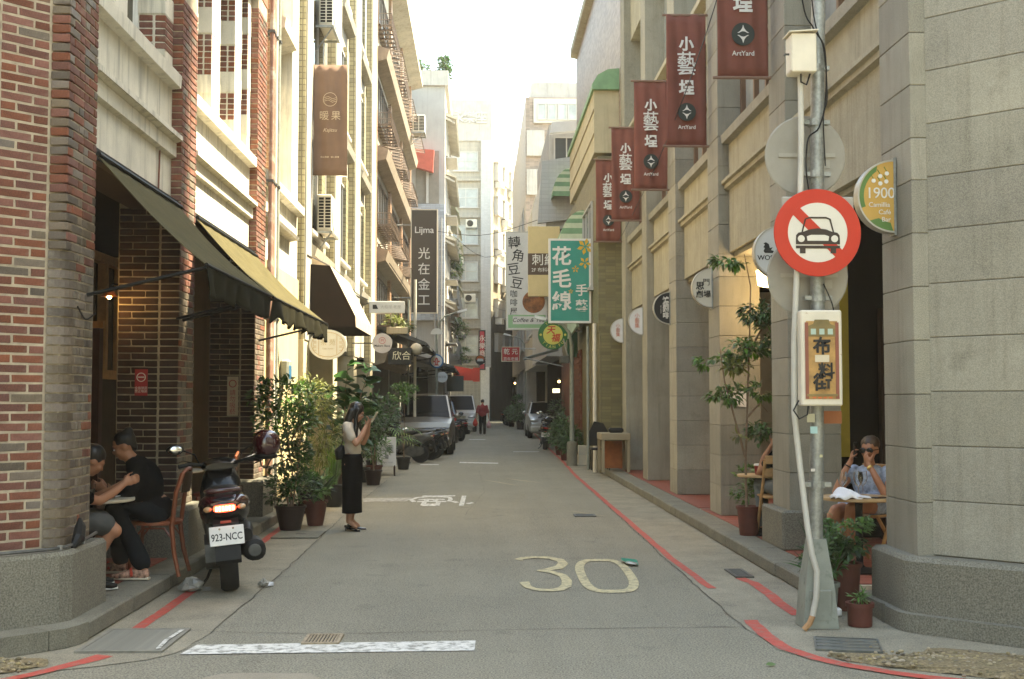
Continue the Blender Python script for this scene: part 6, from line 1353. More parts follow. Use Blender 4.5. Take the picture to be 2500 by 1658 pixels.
def pot(root, r0, r1, h, mat, z0=0, x=0, y=0, rim=.02):
    p = MB().lathe([(r0 * .96, z0), (r0, z0 + .01), (r1, z0 + h - rim * 1.6), (r1 + .012, z0 + h - rim * 1.5), (r1 + .014, z0 + h), (r1 - .01, z0 + h), (r1 - .015, z0 + h - .03)], 28, (x, y, 0)).to('pot', mat, root, smooth=35)
    MB().lathe([(r1 - .018, z0 + h - .045), (r1 - .018, z0 + h - .028)], 20, (x, y, 0)).to('soil', SOIL, p)
    return p
def bush(root, c, rad, n, L, w, mat, seed, droop=.5, shell=.5, nm='foliage', up=.25):
    n = int(n * 1.9)
    r = random.Random(seed); mb = MB()
    # clumps so that light and dark gather
    cl = [Vector((r.gauss(0, .5), r.gauss(0, .5), r.gauss(0, .5))) for _ in range(max(5, n // 28))]
    for i in range(n):
        q = r.choice(cl) + Vector((r.gauss(0, .24), r.gauss(0, .24), r.gauss(0, .24)))
        if q.length > 1.15: q *= 1.1 / q.length
        p = Vector((c[0] + q.x * rad[0], c[1] + q.y * rad[1], c[2] + q.z * rad[2]))
        d = Vector((q.x + r.gauss(0, .5), q.y + r.gauss(0, .5), q.z * .6 + up + r.gauss(0, .4)))
        leaf(mb, p, d, L * r.uniform(.65, 1.25), w * r.uniform(.7, 1.2), droop, r)
    return mb.to(nm, mat, root, kind='stuff')
def branches(root, pts_list, r0, mat=BARK):
    for pts in pts_list: MB().tube(pts, [r0 * (1 - .75 * i / (len(pts) - 1)) for i in range(len(pts))], 6).to('stem', mat, root, smooth=40)
def blades(root, n, h, spread, w, mat, seed, c=(0, 0, .3), droop=.5, nm='foliage'):
    r = random.Random(seed); mb = MB()
    for i in range(n):
        a = r.uniform(0, 6.283); rr = r.uniform(0, .06); d = Vector((math.cos(a) * spread * r.uniform(.2, 1), math.sin(a) * spread * r.uniform(.2, 1), 1))
        leaf(mb, (c[0] + rr * math.cos(a), c[1] + rr * math.sin(a), c[2]), d, h * r.uniform(.6, 1.1), w * r.uniform(.7, 1.2), droop * r.uniform(.3, 1.3), r, 6, .3)
    return mb.to(nm, mat, root, kind='stuff')
# tall shrub in a brown pot, its upper twigs on stems
t = thing('potted_shrub', 'tall leafy shrub in a dark brown pot beside the lit scooter', 'potted plant', (-2.34, 14.9, .006)); pot(t, .13, .185, .3, POTB)
bush(t, (0, 0, .52), (.3, .3, .22), 420, .085, .04, LEAF, 11); bush(t, (-.12, .05, .98), (.32, .3, .2), 340, .08, .04, LEAF, 12); bush(t, (-.08, .05, 1.32), (.36, .3, .26), 460, .085, .042, LEAFM, 13); bush(t, (-.02, .05, 1.68), (.34, .3, .18), 240, .09, .042, LEAFM, 14); bush(t, (-.36, .0, 1.6), (.14, .2, .22), 110, .085, .045, LEAFM, 15)
branches(t, [[(0, 0, .25), (.02, 0, .7), (-.05, 0, 1.2), (-.02, .05, 1.75)], [(-.02, 0, .25), (-.1, .02, .8), (-.2, 0, 1.4), (-.36, 0, 1.75)], [(.02, 0, .25), (.1, 0, .9), (.12, .05, 1.5)], [(-.05, .02, 1.0), (.1, .05, 1.3), (.2, .1, 1.7)]], .014)
t = thing('potted_plant', 'small reddish pot plant squeezed behind the dark brown pot', 'potted plant', (-2.1, 15.4, .006)); pot(t, .1, .15, .32, TERRA); bush(t, (0.02, 0, .5), (.18, .18, .16), 120, .1, .045, LEAFM, 21); blades(t, 12, .55, .7, .05, LEAF, 22, (0, 0, .3))
t = thing('potted_bamboo', 'yellow green bamboo glowing in the sun by the cream wall', 'potted plant', (-2.42, 17.1, .006)); pot(t, .14, .18, .34, POTD); bush(t, (.05, 0, 1.55), (.3, .25, .35), 330, .13, .022, LEAFY, 31, .8); bush(t, (.18, 0, 1.0), (.25, .25, .25), 260, .13, .022, LEAFY, 32, .8); bush(t, (0.05, 0, .6), (.25, .25, .2), 160, .12, .025, LEAFM, 33, .7)
branches(t, [[(0, 0, .3), (.02, 0, 1), (.05, 0, 1.9)], [(.05, 0, .3), (.12, 0, .9), (.25, .0, 1.3)], [(-.04, 0, .3), (-.1, 0, 1), (-.12, 0, 1.7)]], .009, LEAFY)
t = thing('potted_grass', 'upright grassy plant in a large dark glazed pot behind the standing woman', 'potted plant', (-2.2, 18.1, .006)); p = MB().lathe([(.115, 0), (.15, .06), (.17, .16), (.165, .27), (.155, .31), (.17, .33), (.15, .335), (.14, .3)], 28).to('pot', POTD, t, smooth=35); MB().lathe([(.14, .29), (.14, .3)], 16).to('soil', SOIL, p)
blades(t, 130, .68, .3, .016, LEAFM, 41, (0, 0, .3), .25)
# fiddle-leaf plant: big leaves of their own
t = thing('fiddle_leaf_plant', 'tall fiddle-leaf plant with big dark glossy leaves behind the standing woman', 'potted plant', (-2.3, 20.2, .006)); pot(t, .16, .2, .36, POTB)
branches(t, [[(0, 0, .3), (.05, 0, .9), (.02, 0, 1.6), (.08, 0, 2.25)], [(0, 0, .3), (.15, .05, 1), (.3, 0, 1.7), (.42, 0, 2.05)], [(0, 0, .3), (-.15, 0, 1), (-.22, 0, 1.6)]], .02)
BIGL = M('fiddle_leaf', (.03, .08, .02), .5, var=.3, vs_=6, spec=.25); lms = []
for k in range(4):
    mb = MB(); leaf(mb, (0, 0, 0), (1, 0, .25), .34, .22, .9, random.Random(50 + k), 5, .12); lms.append(mb.mesh('leaf', BIGL, smooth=1))
r = random.Random(77)
for i in range(150):
    st_ = r.choice(((.05, .02, .08), (.15, .3, .42), (-.1, -.2, -.22))); zz = r.uniform(.55, 2.25); f = (zz - .3) / 2; x = st_[0] + (st_[2] - st_[0]) * f
    put('leaf', lms[i % 4], t, (x, r.uniform(-.08, .08), zz if st_[0] > 0 else min(zz, 1.75)), (r.uniform(-.3, .3), r.uniform(-.7, .15), r.uniform(0, 6.28)), (1, 1, 1) if zz < 2 else (.8, .8, .8))
for i, (x, y, zc, rx, rz_, n, L, w, m_, lab) in enumerate(((-2.0, 22.6, 1.25, .42, .42, 420, .12, .05, LEAF, 'dark rounded shrub with glossy leaves right of the fiddle-leaf plant'), (-2.3, 23.4, 1.0, .42, .55, 420, .11, .045, LEAF, 'dark bushy plant low behind the standing woman'), (-2.12, 24.2, .62, .26, .3, 260, .12, .03, LEAFM, 'leafy plant in a brown pot against the white signboard'), (-1.75, 27.6, 1.75, .3, .2, 240, .1, .05, LEAFM, 'small round crowned plant lit by sun before the dark shops'))):
    t = thing('potted_shrub', lab, 'potted plant', (x, y, .006)); pot(t, .12, .16, .28, (POTB, POTD, TERRA, POTD)[i]); bush(t, (0, 0, zc), (rx, rx, rz_), n, L, w, m_, 60 + i); branches(t, [[(0, 0, .2), (.03, 0, zc * .6), (.0, 0, zc + rz_ * .5)], [(.03, 0, .2), (-.06, 0, zc * .6), (-.1, 0, zc)]], .014)
t = thing('potted_palm', 'pot palm with long arching fronds beside the white signboard', 'potted plant', (-2.28, 25.9, .006)); pot(t, .13, .17, .3, POTD)
r = random.Random(5)
for k in range(17):
    a = r.uniform(0, 6.28); L = r.uniform(.7, 1.0); h = r.uniform(.35, .75); pts = [(0, 0, .28)] + [(math.cos(a) * L * f, math.sin(a) * L * f, .28 + h * math.sin(f * 2.1)) for f in (.25, .5, .75, 1)]
    st_ = MB().tube(pts, [.008, .007, .006, .005, .003], 5).to('frond', LEAFM, t); mb = MB()
    for i in range(1, 15):
        f = i / 14; p = Vector((math.cos(a) * L * f, math.sin(a) * L * f, .28 + h * math.sin(f * 2.1)))
        for sx in (-1, 1): leaf(mb, p, (math.cos(a) * .6 - sx * math.sin(a), math.sin(a) * .6 + sx * math.cos(a), .1), .22, .02, .9, r)
    mb.to('leaflets', LEAFM if k % 3 else LEAFY, st_, kind='stuff')
# slender tree in a pot at the right arcade
t = thing('potted_tree', 'slender young tree with airy leaf tiers in a terracotta pot by the third pier', 'potted tree', (2.96, 13.05, .13)); pot(t, .1, .125, .32, TERRA)
trunk = [[(-.02, 0, .28), (-.03, 0, .8), (0, 0, 1.5), (.03, 0, 2.2), (.05, .02, 2.75), (-.02, 0, 3.1)], [(-.03, 0, .85), (-.15, .0, 1.3), (-.25, .02, 1.7), (-.3, 0, 2.05)], [(.02, 0, 2.0), (.18, 0, 2.3), (.28, .02, 2.5)], [(0, 0, 1.3), (.14, 0, 1.45), (.22, 0, 1.35)]]
branches(t, trunk, .016)
for i, (x, z, rx, rz_, n, m_) in enumerate(((-.14, 3.02, .2, .06, 70, LEAFM), (.18, 2.45, .2, .16, 150, LEAF), (.26, 2.2, .16, .14, 90, LEAF), (.0, 2.05, .26, .1, 120, LEAFM), (-.32, 1.92, .2, .07, 70, LEAFM), (-.08, 1.82, .2, .09, 60, LEAFY), (-.22, 1.55, .22, .08, 90, LEAFM), (.12, 1.58, .16, .07, 60, LEAFM), (.16, 1.15, .12, .14, 90, LEAF), (-.1, 1.1, .06, .03, 8, LEAFY))): bush(t, (x, 0, z), (rx, .16, rz_), n, .1, .04, m_, 90 + i, 1.1)
t = thing('potted_shrub', 'low green bush in pot below the slender tree', 'potted plant', (3.12, 13.5, .13)); pot(t, .1, .14, .25, POTB); bush(t, (0, 0, .5), (.24, .22, .2), 260, .07, .035, LEAFM, 101)
# pots at the foot of the sign pole
t = thing('flower_pot', 'small terracotta pot with sprouting herbs against the stone corner plinth', 'potted plant', (2.72, 8.5, .006)); pot(t, .085, .088, .165, TERRA); bush(t, (0, 0, .2), (.07, .07, .04), 60, .05, .012, LEAFM, 111)
t = thing('potted_shrub', 'leafy shrub in a tall brown pot behind the sign pole', 'potted plant', (2.82, 9.15, .006)); pot(t, .09, .115, .36, TERRA); bush(t, (-.03, 0, .52), (.2, .16, .14), 260, .07, .035, LEAF, 112); bush(t, (.02, 0, .66), (.15, .14, .1), 120, .06, .03, LEAFM, 113)
t = thing('potted_plant', 'grey bucket planter with spiky pale leaves beside the pole foot', 'potted plant', (2.6, 8.95, .006)); pot(t, .085, .1, .24, GREYPAINT); blades(t, 16, .5, .8, .03, LEAF, 114, (0, 0, .22), .9); bush(t, (-.02, 0, .42), (.14, .12, .12), 130, .07, .03, LEAF, 115)
MB().bbox(-.1, .1, -.1, .1, -.0, .06, .01).to('saucer', WHT, t)
# pots by the right lamp post, and far greenery
for i, (x, y, h) in enumerate(((2.45, 30.3, .7), (2.3, 31.6, .9), (2.5, 33.2, 1.2), (2.35, 34.5, .8), (2.55, 36, 1.5))):
    t = thing('potted_shrub', ['low dark pot plant right of the short street lamp', 'bushy pot plant behind the short street lamp', 'tall dark pot plant before the red brown shutter', 'round pot plant beside the black right scooter', 'tall leafy pot plant behind the black right scooter'][i], 'potted plant', (x, y, .006)); pot(t, .12, .16, .28, (POTB, TERRA)[i % 2]); bush(t, (0, 0, h * .75), (.36, .36, h * .4), 300, .13, .055, LEAF, 120 + i)
for i, (x, y, h) in enumerate(((2.2, 64, 1.2), (1.9, 70, 1.1), (2.3, 67.5, 1.6))):
    t = thing('potted_shrub', ['dark shrub right behind the far slim street lamp', 'low dark shrub leaning on the far row of scooters', 'taller dark shrub between far lamp and scooter row'][i], 'potted plant', (x, y, .006), 0, 'far right shrubs'); pot(t, .16, .2, .35, POTB); bush(t, (0, 0, h * .7), (.5, .5, h * .4), 220, .2, .09, LEAF, 130 + i)
def roof_tree(lab, x, y, z, h, w, seed):
    t = thing('roof_tree', lab, 'tree', (x, y, z)); MB().tube([(0, 0, 0), (.05, 0, h * .3), (0, 0, h * .7)], [.08, .06, .03], 7).to('trunk', BARK, t)
    bush(t, (0, 0, h * .45), (w, w, h * .5), 420, .16, .08, LEAF, seed, nm='crown')
roof_tree('spreading small tree on the roof of white block', -2.7, 52, 15.75, .95, .42, 141); roof_tree('cone shaped small tree at the corner of white block roof', -1.55, 52, 15.75, 1.0, .36, 142)
for i, (x, y, z, rx, rz_, n, lab) in enumerate(((-1.35, 60, 8.6, .45, .9, 260, 'hanging green plant on the upper balcony of white block'), (-1.1, 66, 5.6, .5, .5, 220, 'bushy plant in the caged balcony of weathered house'), (-1.0, 72, 4.3, .45, .4, 180, 'sunlit plant in the lower balcony cage'), (-2.3, 33.5, 3.75, .35, .2, 160, 'dry plants in the window box over the black box sign'))):
    t = thing('balcony_plant', lab, 'plant', (x, y, z - rz_)); MB().bbox(-.3, .3, -.2, .2, -.1, .1, .02).to('planter', CREAM if i == 3 else GREYW, t); bush(t, (0, 0, rz_ * .9), (rx, rx, rz_), n, .2, .08, LEAFM if i < 3 else LEAFY, 150 + i)
# ---------------------------------------------------------------- furniture
def table(lab, x, y, z0, zt, r, top, leg=BLACKM, rim=None):
    t = thing('round_table', lab, 'table', (x, y, z0)); h = zt - z0
    MB().lathe([(r - .01, h - .028), (r, h - .022), (r, h - .004), (r - .008, h)], 40).to('table_top', top, t, smooth=35)
    MB().lathe([(.2, 0), (.2, .012), (.05, .04), (.032, .06), (.032, h - .06), (.12, h - .03)], 20).to('pedestal', leg, t, smooth=35); return t
def bentwood(lab, x, y, z0, rz, mat=REDWOOD):
    t = thing('bentwood_chair', lab, 'chair', (x, y, z0), rz, 'bentwood chairs')        # sitter looks to local +X
    MB().lathe([(.2, .425), (.215, .43), (.215, .455), (.2, .465)], 28).to('seat', mat, t, smooth=35)
    for sy in (-1, 1):
        MB().tube([(-.17, sy * .15, .44), (-.2, sy * .16, .7), (-.25, sy * .14, .86)], .02, 8).to('back_post', mat, t, smooth=40)
        MB().tube([(-.16, sy * .14, .44), (-.19, sy * .16, .2), (-.24, sy * .18, 0)], [.021, .02, .017], 8).to('leg', mat, t, smooth=40); MB().tube([(.15, sy * .13, .44), (.17, sy * .15, .2), (.19, sy * .16, 0)], [.017, .016, .013], 8).to('leg', mat, t, smooth=40)
        MB().tube([(.16, sy * .14, .3), (.08, sy * .14, .4), (-.1, sy * .14, .4), (-.18, sy * .15, .3)], .009, 6).to('brace', mat, t, smooth=40)
    MB().tube([(-.2, -.16, .7), (-.25, -.14, .86), (-.265, -.08, .89), (-.27, 0, .9), (-.265, .08, .89), (-.25, .14, .86), (-.2, .16, .7)], .016, 8).to('top_rail', mat, t, smooth=40)
    MB().grid(lambda u, v: (-.262 - .02 * math.sin(math.pi * u) + .02 * v, -.13 + .26 * u, .87 - .17 * v), 8, 2).to('back_panel', DARKWOOD, t, solid=.012)
    return t
t1 = table('round white table with glasses on the arcade floor', -3.2, 9.9, .13, .812, .36, M('white_laminate', (.62, .56, .44), .4, var=.05))
bentwood('bentwood chair under the man in black', -2.76, 10.32, .13, R_(180))
bentwood('bentwood chair at the empty table behind scooter', -2.95, 13.3, .13, R_(190)); table('round white table behind the lit scooter', -3.35, 13.0, .13, .86, .36, MATS['white_laminate'])
bentwood('bentwood chair under the hidden diner by corner pier', -3.38, 9.42, .13, R_(20))
def tumbler(x, y, z, lab, r=.036, h=.125):
    t = thing('glass', lab, 'glass', (x, y, z)); MB().lathe([(r * .8, 0), (r, h), (r - .003, h), (r * .8 - .003, .008)], 20).to('tumbler', CLEAR, t, smooth=40); MB().lathe([(r * .78, .009), (r * .93, h * .7)], 18).to('water', M('cloudy_water', (.6, .62, .5), .1, trans=.6), t)
tumbler(-2.99, 9.8, .812, 'tall water glass at the edge of white table'); tumbler(-3.13, 9.72, .812, 'second water glass near the diner\'s hand')
pl = thing('plate', 'white plate with a pink and yellow dessert on white table', 'plate', (-3.05, 9.9, .812)); MB().lathe([(.05, 0), (.1, .012), (.1, .016), (.05, .006)], 24).to('dish', WHT, pl, smooth=40); MB().bbox(-.05, .05, -.04, .04, .01, .045, .012).to('cake', M('pink_cake', (.45, .05, .12), .6), pl); bush(pl, (0, 0, .06), (.04, .04, .02), 20, .03, .02, LEAFY, 3, nm='garnish')
bw = thing('bowl', 'small white bowl at the far rim of white table', 'bowl', (-2.93, 10.0, .812)); MB().lathe([(.025, 0), (.05, .03), (.055, .045), (.05, .045), (.03, .01)], 20).to('dish', WHT, bw, smooth=40); MB().ell((0, 0, .04), (.04, .04, .015)).to('food', CRM, bw)
# right side: bistro tables and chairs
RT = M('bistro_top', (.42, .27, .13), .45, var=.15)
table('round brown bistro table before the woman with sunglasses', 3.3, 10.3, .13, .775, .33, RT); table('small round brown table with a red paper cup', 3.12, 13.15, .13, .79, .26, RT)
def folding(lab, x, y, rz):
    t = thing('folding_chair', lab, 'chair', (x, y, .13), rz, 'tan folding chairs')
    MB().bbox(-.2, .2, -.2, .2, .43, .455, .01).to('seat', TANWOOD, t)
    for sy in (-1, 1):
        MB().tube([(.22, sy * .2, 0), (-.12, sy * .2, .62), (-.2, sy * .2, .85)], .017, 7).to('leg', TANWOOD, t, smooth=40); MB().tube([(-.24, sy * .17, 0), (.16, sy * .17, .44)], .017, 7).to('leg', TANWOOD, t, smooth=40)
    for z in (.66, .8): MB().bbox(-.215 + (.8 - z) * .3, -.195 + (.8 - z) * .3, -.2, .2, z, z + .09, .006).to('back_slat', TANWOOD, t)
    return t
folding('tan folding chair under the hidden guest by the second pier', 3.25, 12.85, R_(90)); folding('tan folding chair under the woman with sunglasses', 3.58, 10.85, R_(220))
cu = thing('paper_cup', 'dark red paper cup with white lid on small table', 'cup', (3.08, 13.1, .79)); MB().lathe([(.03, 0), (.042, .1), (.04, .1)], 20).to('cup', M('cup_red', (.22, .015, .02), .5), cu, smooth=40); MB().lathe([(.045, .098), (.045, .112), (.038, .12)], 20).to('lid', WHT, cu)
def wine(x, y, lab):
    t = thing('wine_glass', lab, 'glass', (x, y, .776)); MB().lathe([(.035, 0), (.03, .004), (.004, .01), (.004, .09), (.03, .12), (.042, .16), (.036, .22), (.034, .22), (.04, .16), (.028, .122), (.002, .095)], 20).to('goblet', CLEAR, t, smooth=40)
wine(3.13, 10.2, 'empty wine glass beside the white cap'); wine(3.33, 10.28, 'empty wine glass before the woman with sunglasses'); wine(3.26, 10.18, 'low wine glass at the middle of bistro table')
cp_ = thing('cap', 'crumpled white sun cap lying on the bistro table', 'cap', (3.13, 10.12, .775))
r = random.Random(3); mb = MB().grid(lambda u, v: ((u - .5) * .24 + .01 * math.sin(v * 9), (v - .5) * .2, .004 + .1 * max(0, math.sin(math.pi * u)) ** .7 * max(0, math.sin(math.pi * v)) ** .7 * (1 - .35 * u) + .012 * math.sin(u * 13 + v * 7)), 14, 12); mb.to('crown', M('white_cotton', (.72, .7, .7), .9, var=.05), cp_, smooth=1, solid=.004)
MB().grid(lambda u, v: (.08 + .12 * u, (v - .5) * (.2 - .06 * u * u), .02 + .012 * math.cos(v * 3.1 - 1.5) - .015 * u), 6, 8).to('brim', MATS['white_cotton'], cp_, smooth=1, solid=.004)
ph = thing('phone', 'black phone lying on the bistro table', 'phone', (3.42, 10.12, .776), R_(20)); MB().bbox(-.07, .07, -.035, .035, 0, .009, .004).to('case', BLACKP, ph); MB().box(-.066, .066, -.031, .031, .0091, .0096).to('screen', M('phone_screen', (.01, .01, .012), .1), ph)
# folding signboard
ab = thing('signboard', 'white folding signboard on brown legs beside the pot palm', 'signboard', (-1.97, 25.4, .006), R_(6))
for s_ in (-1, 1):
    p = MB().bbox(-.2, .2, -.012, .012, 0, .62, .006).to('board', M('board_white', (.6, .58, .54), .6, var=.06), ab); p.location = (0, s_ * .16, .2); p.rotation_euler = (R_(s_ * 11), 0, 0)
    for sx in (-1, 1): MB().tube([(sx * .17, s_ * .21, 0), (sx * .17, s_ * .165, .22)], .014, 6).to('leg', DARKWOOD, ab)
o = text(ab, '手作 體驗\n咖啡 茶飲', .07, F('grey_print', (.3, .29, .28)), 0, .6, -.16); o.rotation_euler = (R_(90 - 11), 0, 0); o.location = (0, -.13, .58)
MB().box(-.04, .04, -.2, -.185, .36, .44).to('print_block', MATS['paint_grey_print'], ab)
o = text(ab, 'OPEN 10:00', .05, F('grey_print', (.3, .29, .28)), 0, .28, -.17); o.rotation_euler = (R_(79), 0, 0); o.location = (0, -.19, .28)
TANP = F('pale_tan', (.3, .25, .16))
# counter and chair at the mustard house, litter
ct = thing('counter_table', 'cream wooden counter standing against the last grey pier', 'table', (2.78, 24.6, .13)); MB().bbox(-.3, .3, -.45, .45, .66, .8, .01).to('top', TANP, ct); 
for sx in (-1, 1):
    for sy in (-1, 1): MB().box(sx * .26 - .03, sx * .26 + .03, sy * .4 - .03, sy * .4 + .03, .006, .66).to('leg', TANP, ct)
MB().box(-.22, .22, .3, .32, .05, .62).to('panel', M('orange_panel', (.3, .1, .03), .7, var=.3), ct); MB().bbox(-.1, .2, -.1, .15, .8, .9, .03).to('cloth_bundle', BLACKP, ct)
bc = thing('black_chair', 'black chair back standing behind cream counter', 'chair', (2.55, 25.2, .13)); MB().bbox(-.2, .2, -.2, .2, .42, .46, .02).to('seat', BLACKP, bc); MB().prism([(-.2, .5), (.14, .5), (.2, .8), (.1, .98), (-.1, 1.02), (-.2, .8)], 'y', .17, .2).to('backrest', BLACKP, bc)
for sx in (-1, 1):
    for sy in (-1, 1): MB().tube([(sx * .17, sy * .17, .43), (sx * .19, sy * .19, .003)], .014, 6).to('leg', BLACKM, bc)
bx_ = thing('cardboard_box', 'small pale carton beside the concrete foot of right lamp', 'box', (2.55, 29.3, .006)); MB().bbox(-.12, .12, -.15, .15, 0, .25, .006).to('carton', CRM, bx_); MB().bbox(-.11, .11, -.14, .14, .25, .48, .006).to('upper_carton', M('carton_white', (.55, .5, .4), .8), bx_); MB().box(-.122, .122, -.03, .03, .05, .2).to('tape', M('tape_tan', (.4, .3, .15), .4), bx_)
def litter(nm, lab, x, y, rad, mat, seed, flat=.05, z=.007):
    t = thing(nm, lab, 'litter', (x, y, z)); r = random.Random(seed); mb = MB().ell((0, 0, flat), (rad, rad * .7, flat), 12, 8); mb.v = [(a * r.uniform(.6, 1.25), b * r.uniform(.6, 1.25), max(.001, c * r.uniform(.5, 1.3))) for a, b, c in mb.v]; mb.to('crumple', mat, t)
    MB().add([(rad * .7, 0, .002), (rad * 1.6, .03, .002), (rad * 1.4, .1, .02), (rad * .7, .08, .03)], [(0, 1, 2, 3)]).to('flap', mat, t, solid=.002); return t
PLB = M('plastic_film', (.3, .29, .26), .25, var=.2, coat=.3)
litter('plastic_bag', 'crumpled pale plastic bag on gutter under the lit scooter', -2.42, 10.15, .1, PLB, 4); litter('plastic_bag', 'small clear plastic wrapper right of the scooter wheel', -1.86, 10.4, .05, PLB, 5, .03)
bs_ = thing('green_wrapper', 'green and clear wrapper lying beside the painted 30', 'litter', (1.55, 11.62, .009), R_(20)); MB().add([(0, 0, .002), (.13, .28, .01), (-.02, .33, .03), (-.1, .16, .03)], [(0, 1, 2, 3)]).to('sheet', M('green_film', (.0, .24, .16), .35), bs_, solid=.002); MB().ell((-.05, .05, .015), (.05, .09, .015)).to('crumple', PLB, bs_)
lf = MB(); leaf(lf, (0, 0, .012), (1, .2, 0), .07, .04, 0, random.Random(1)); o = lf.to('fallen_leaf', LEAFM); o.location = (1.74, 7.25, 0); tag(o, 'single green leaf fallen on the near asphalt', 'leaf')

# ---------------------------------------------------------------- people
SKIN = M('skin', (.42, .21, .125), .55, var=.08, vs_=9); SKINT = M('skin_tanned', (.36, .16, .085), .5, var=.1, vs_=9); HAIR = M('dark_hair', (.008, .006, .005), .35, var=.3, vs_=30); HAIRB = M('brown_hair', (.05, .03, .018), .45, var=.3, vs_=30)
PEND = []
class Body:
    """capsules and ellipsoids that grow together into one skin"""
    def __init__(s): s.mb = MB()
    def cap(s, pts, rs, n=12):
        s.mb.tube(pts, rs, n)
        for p, r in zip(pts, rs): s.mb.ell(p, r, 12, 8)
        return s
    def ell(s, c, r, rot=None): s.mb.ell(c, r, 16, 12, rot); return s
    def done(s, nm, mat, root, vox=.011, sm=4):
        o = s.mb.to(nm, mat, root); m = o.modifiers.new('r', 'REMESH'); m.mode = 'VOXEL'; m.voxel_size = vox; m.use_smooth_shade = True
        k = o.modifiers.new('s', 'SMOOTH'); k.iterations = sm; k.factor = .5; PEND.append(o); return o
def V3(*a): return Vector(a)
def basis(fwd, up=(0, 0, 1)):
    f = Vector(fwd).normalized(); l = Vector(up).cross(f).normalized(); u = f.cross(l); return Matrix((f, l, u)).transposed()
def head(b, c, fwd, s=1.):
    """c: middle of the head; local x forward, y left, z up"""
    c = Vector(c); B = basis(fwd); q = lambda x, y, z: c + B @ Vector((x * s, y * s, z * s))
    b.ell(q(-.01, 0, .025), (.092 * s, .074 * s, .095 * s), B); b.ell(q(.028, 0, -.03), (.06 * s, .056 * s, .078 * s), B); b.ell(q(.05, 0, -.08), (.03 * s, .032 * s, .026 * s), B)
    b.cap([q(.083, 0, .012), q(.1, 0, -.018)], [.009 * s, .013 * s]); b.ell(q(.082, 0, -.052), (.012 * s, .024 * s, .012 * s), B); b.ell(q(.072, 0, .03), (.02 * s, .05 * s, .012 * s), B)
    for sy in (-1, 1): b.ell(q(-.005, sy * .075, -.008), (.02 * s, .009 * s, .032 * s), B); b.ell(q(.06, sy * .035, -.025), (.026 * s, .022 * s, .024 * s), B)
    return q, B
def eyes(root, q, B, s=1.):
    for sy in (-1, 1):
        e = MB().ell(q(.084, sy * .032, .002), (.008 * s, .014 * s, .007 * s), 10, 6, B).to('eye', M('eye_white', (.6, .57, .52), .3), root, smooth=1); MB().ell(q(.09, sy * .032, .002), (.004 * s, .006 * s, .006 * s), 8, 6, B).to('iris', BLACKP, e, smooth=1)
        MB().tube([q(.086, sy * .015, .022), q(.088, sy * .034, .027), q(.078, sy * .052, .022)], .004 * s, 5).to('eyebrow', HAIR, root)
    MB().ell(q(.091, 0, -.055), (.006 * s, .022 * s, .006 * s), 10, 6, B).to('lips', M('lips', (.36, .1, .08), .45), root, smooth=1)
def hand(b, w, d, side, curl=.6, s=1.):
    """w wrist, d along the hand, side: towards the thumb; five fingers bent towards the palm"""
    w = Vector(w); d = Vector(d).normalized(); t = Vector(side); t = (t - d * t.dot(d)).normalized(); pn = d.cross(t)
    B = Matrix((d, t, pn)).transposed(); q = lambda x, y, z: w + B @ Vector((x * s, y * s, z * s))
    b.ell(q(.05, 0, 0), (.05 * s, .038 * s, .017 * s), B); b.cap([w, q(.03, 0, 0)], [.022 * s, .02 * s])
    for k, (y, L) in enumerate(((.029, .068), (.01, .078), (-.01, .072), (-.028, .056))):
        a = curl; p0 = q(.085, y, 0); p1 = q(.085 + L * .5 * math.cos(a), y * 1.1, L * .5 * math.sin(a)); p2 = q(.085 + L * .5 * math.cos(a) + L * .35 * math.cos(2 * a), y * 1.12, L * .5 * math.sin(a) + L * .35 * math.sin(2 * a)); b.cap([p0, p1, p2], [.0095 * s, .0088 * s, .0078 * s], 8)
    b.cap([q(.02, .03, .0), q(.05, .055, .015 + .01 * curl), q(.075, .055, .03 + .02 * curl)], [.013 * s, .0105 * s, .009 * s], 8); return q
def shoe(root, heel, d, mat, s=1., h=.07, sole=None, nm='shoe'):
    d = Vector((d[0], d[1], 0)).normalized(); l = V3(-d.y, d.x, 0); p = Vector(heel); mb = loft([(-.04, 0, .045, .02, .03, 2.4), (-.02, 0, .05, .036, .05, 2.6), (.06, 0, .048, .036, .045, 2.6), (.13, 0, .038, .045, .034, 2.6), (.19, 0, .03, .042, .026, 2.5), (.235, 0, .025, .02, .018, 2.2)], 14)
    mt = Matrix.Translation(p) @ Matrix((l * -1, d, V3(0, 0, 1))).transposed().to_4x4() @ Matrix.Scale(s, 4)
    o = mb.xf(mt).to(nm, mat, root, smooth=40)
    if sole: loft([(-.045, 0, .012, .03, .012, 3), (.06, 0, .012, .038, .012, 3), (.14, 0, .012, .047, .012, 3), (.24, 0, .012, .022, .01, 3)], 14).xf(mt).to('sole', sole, o, smooth=40)
    return o
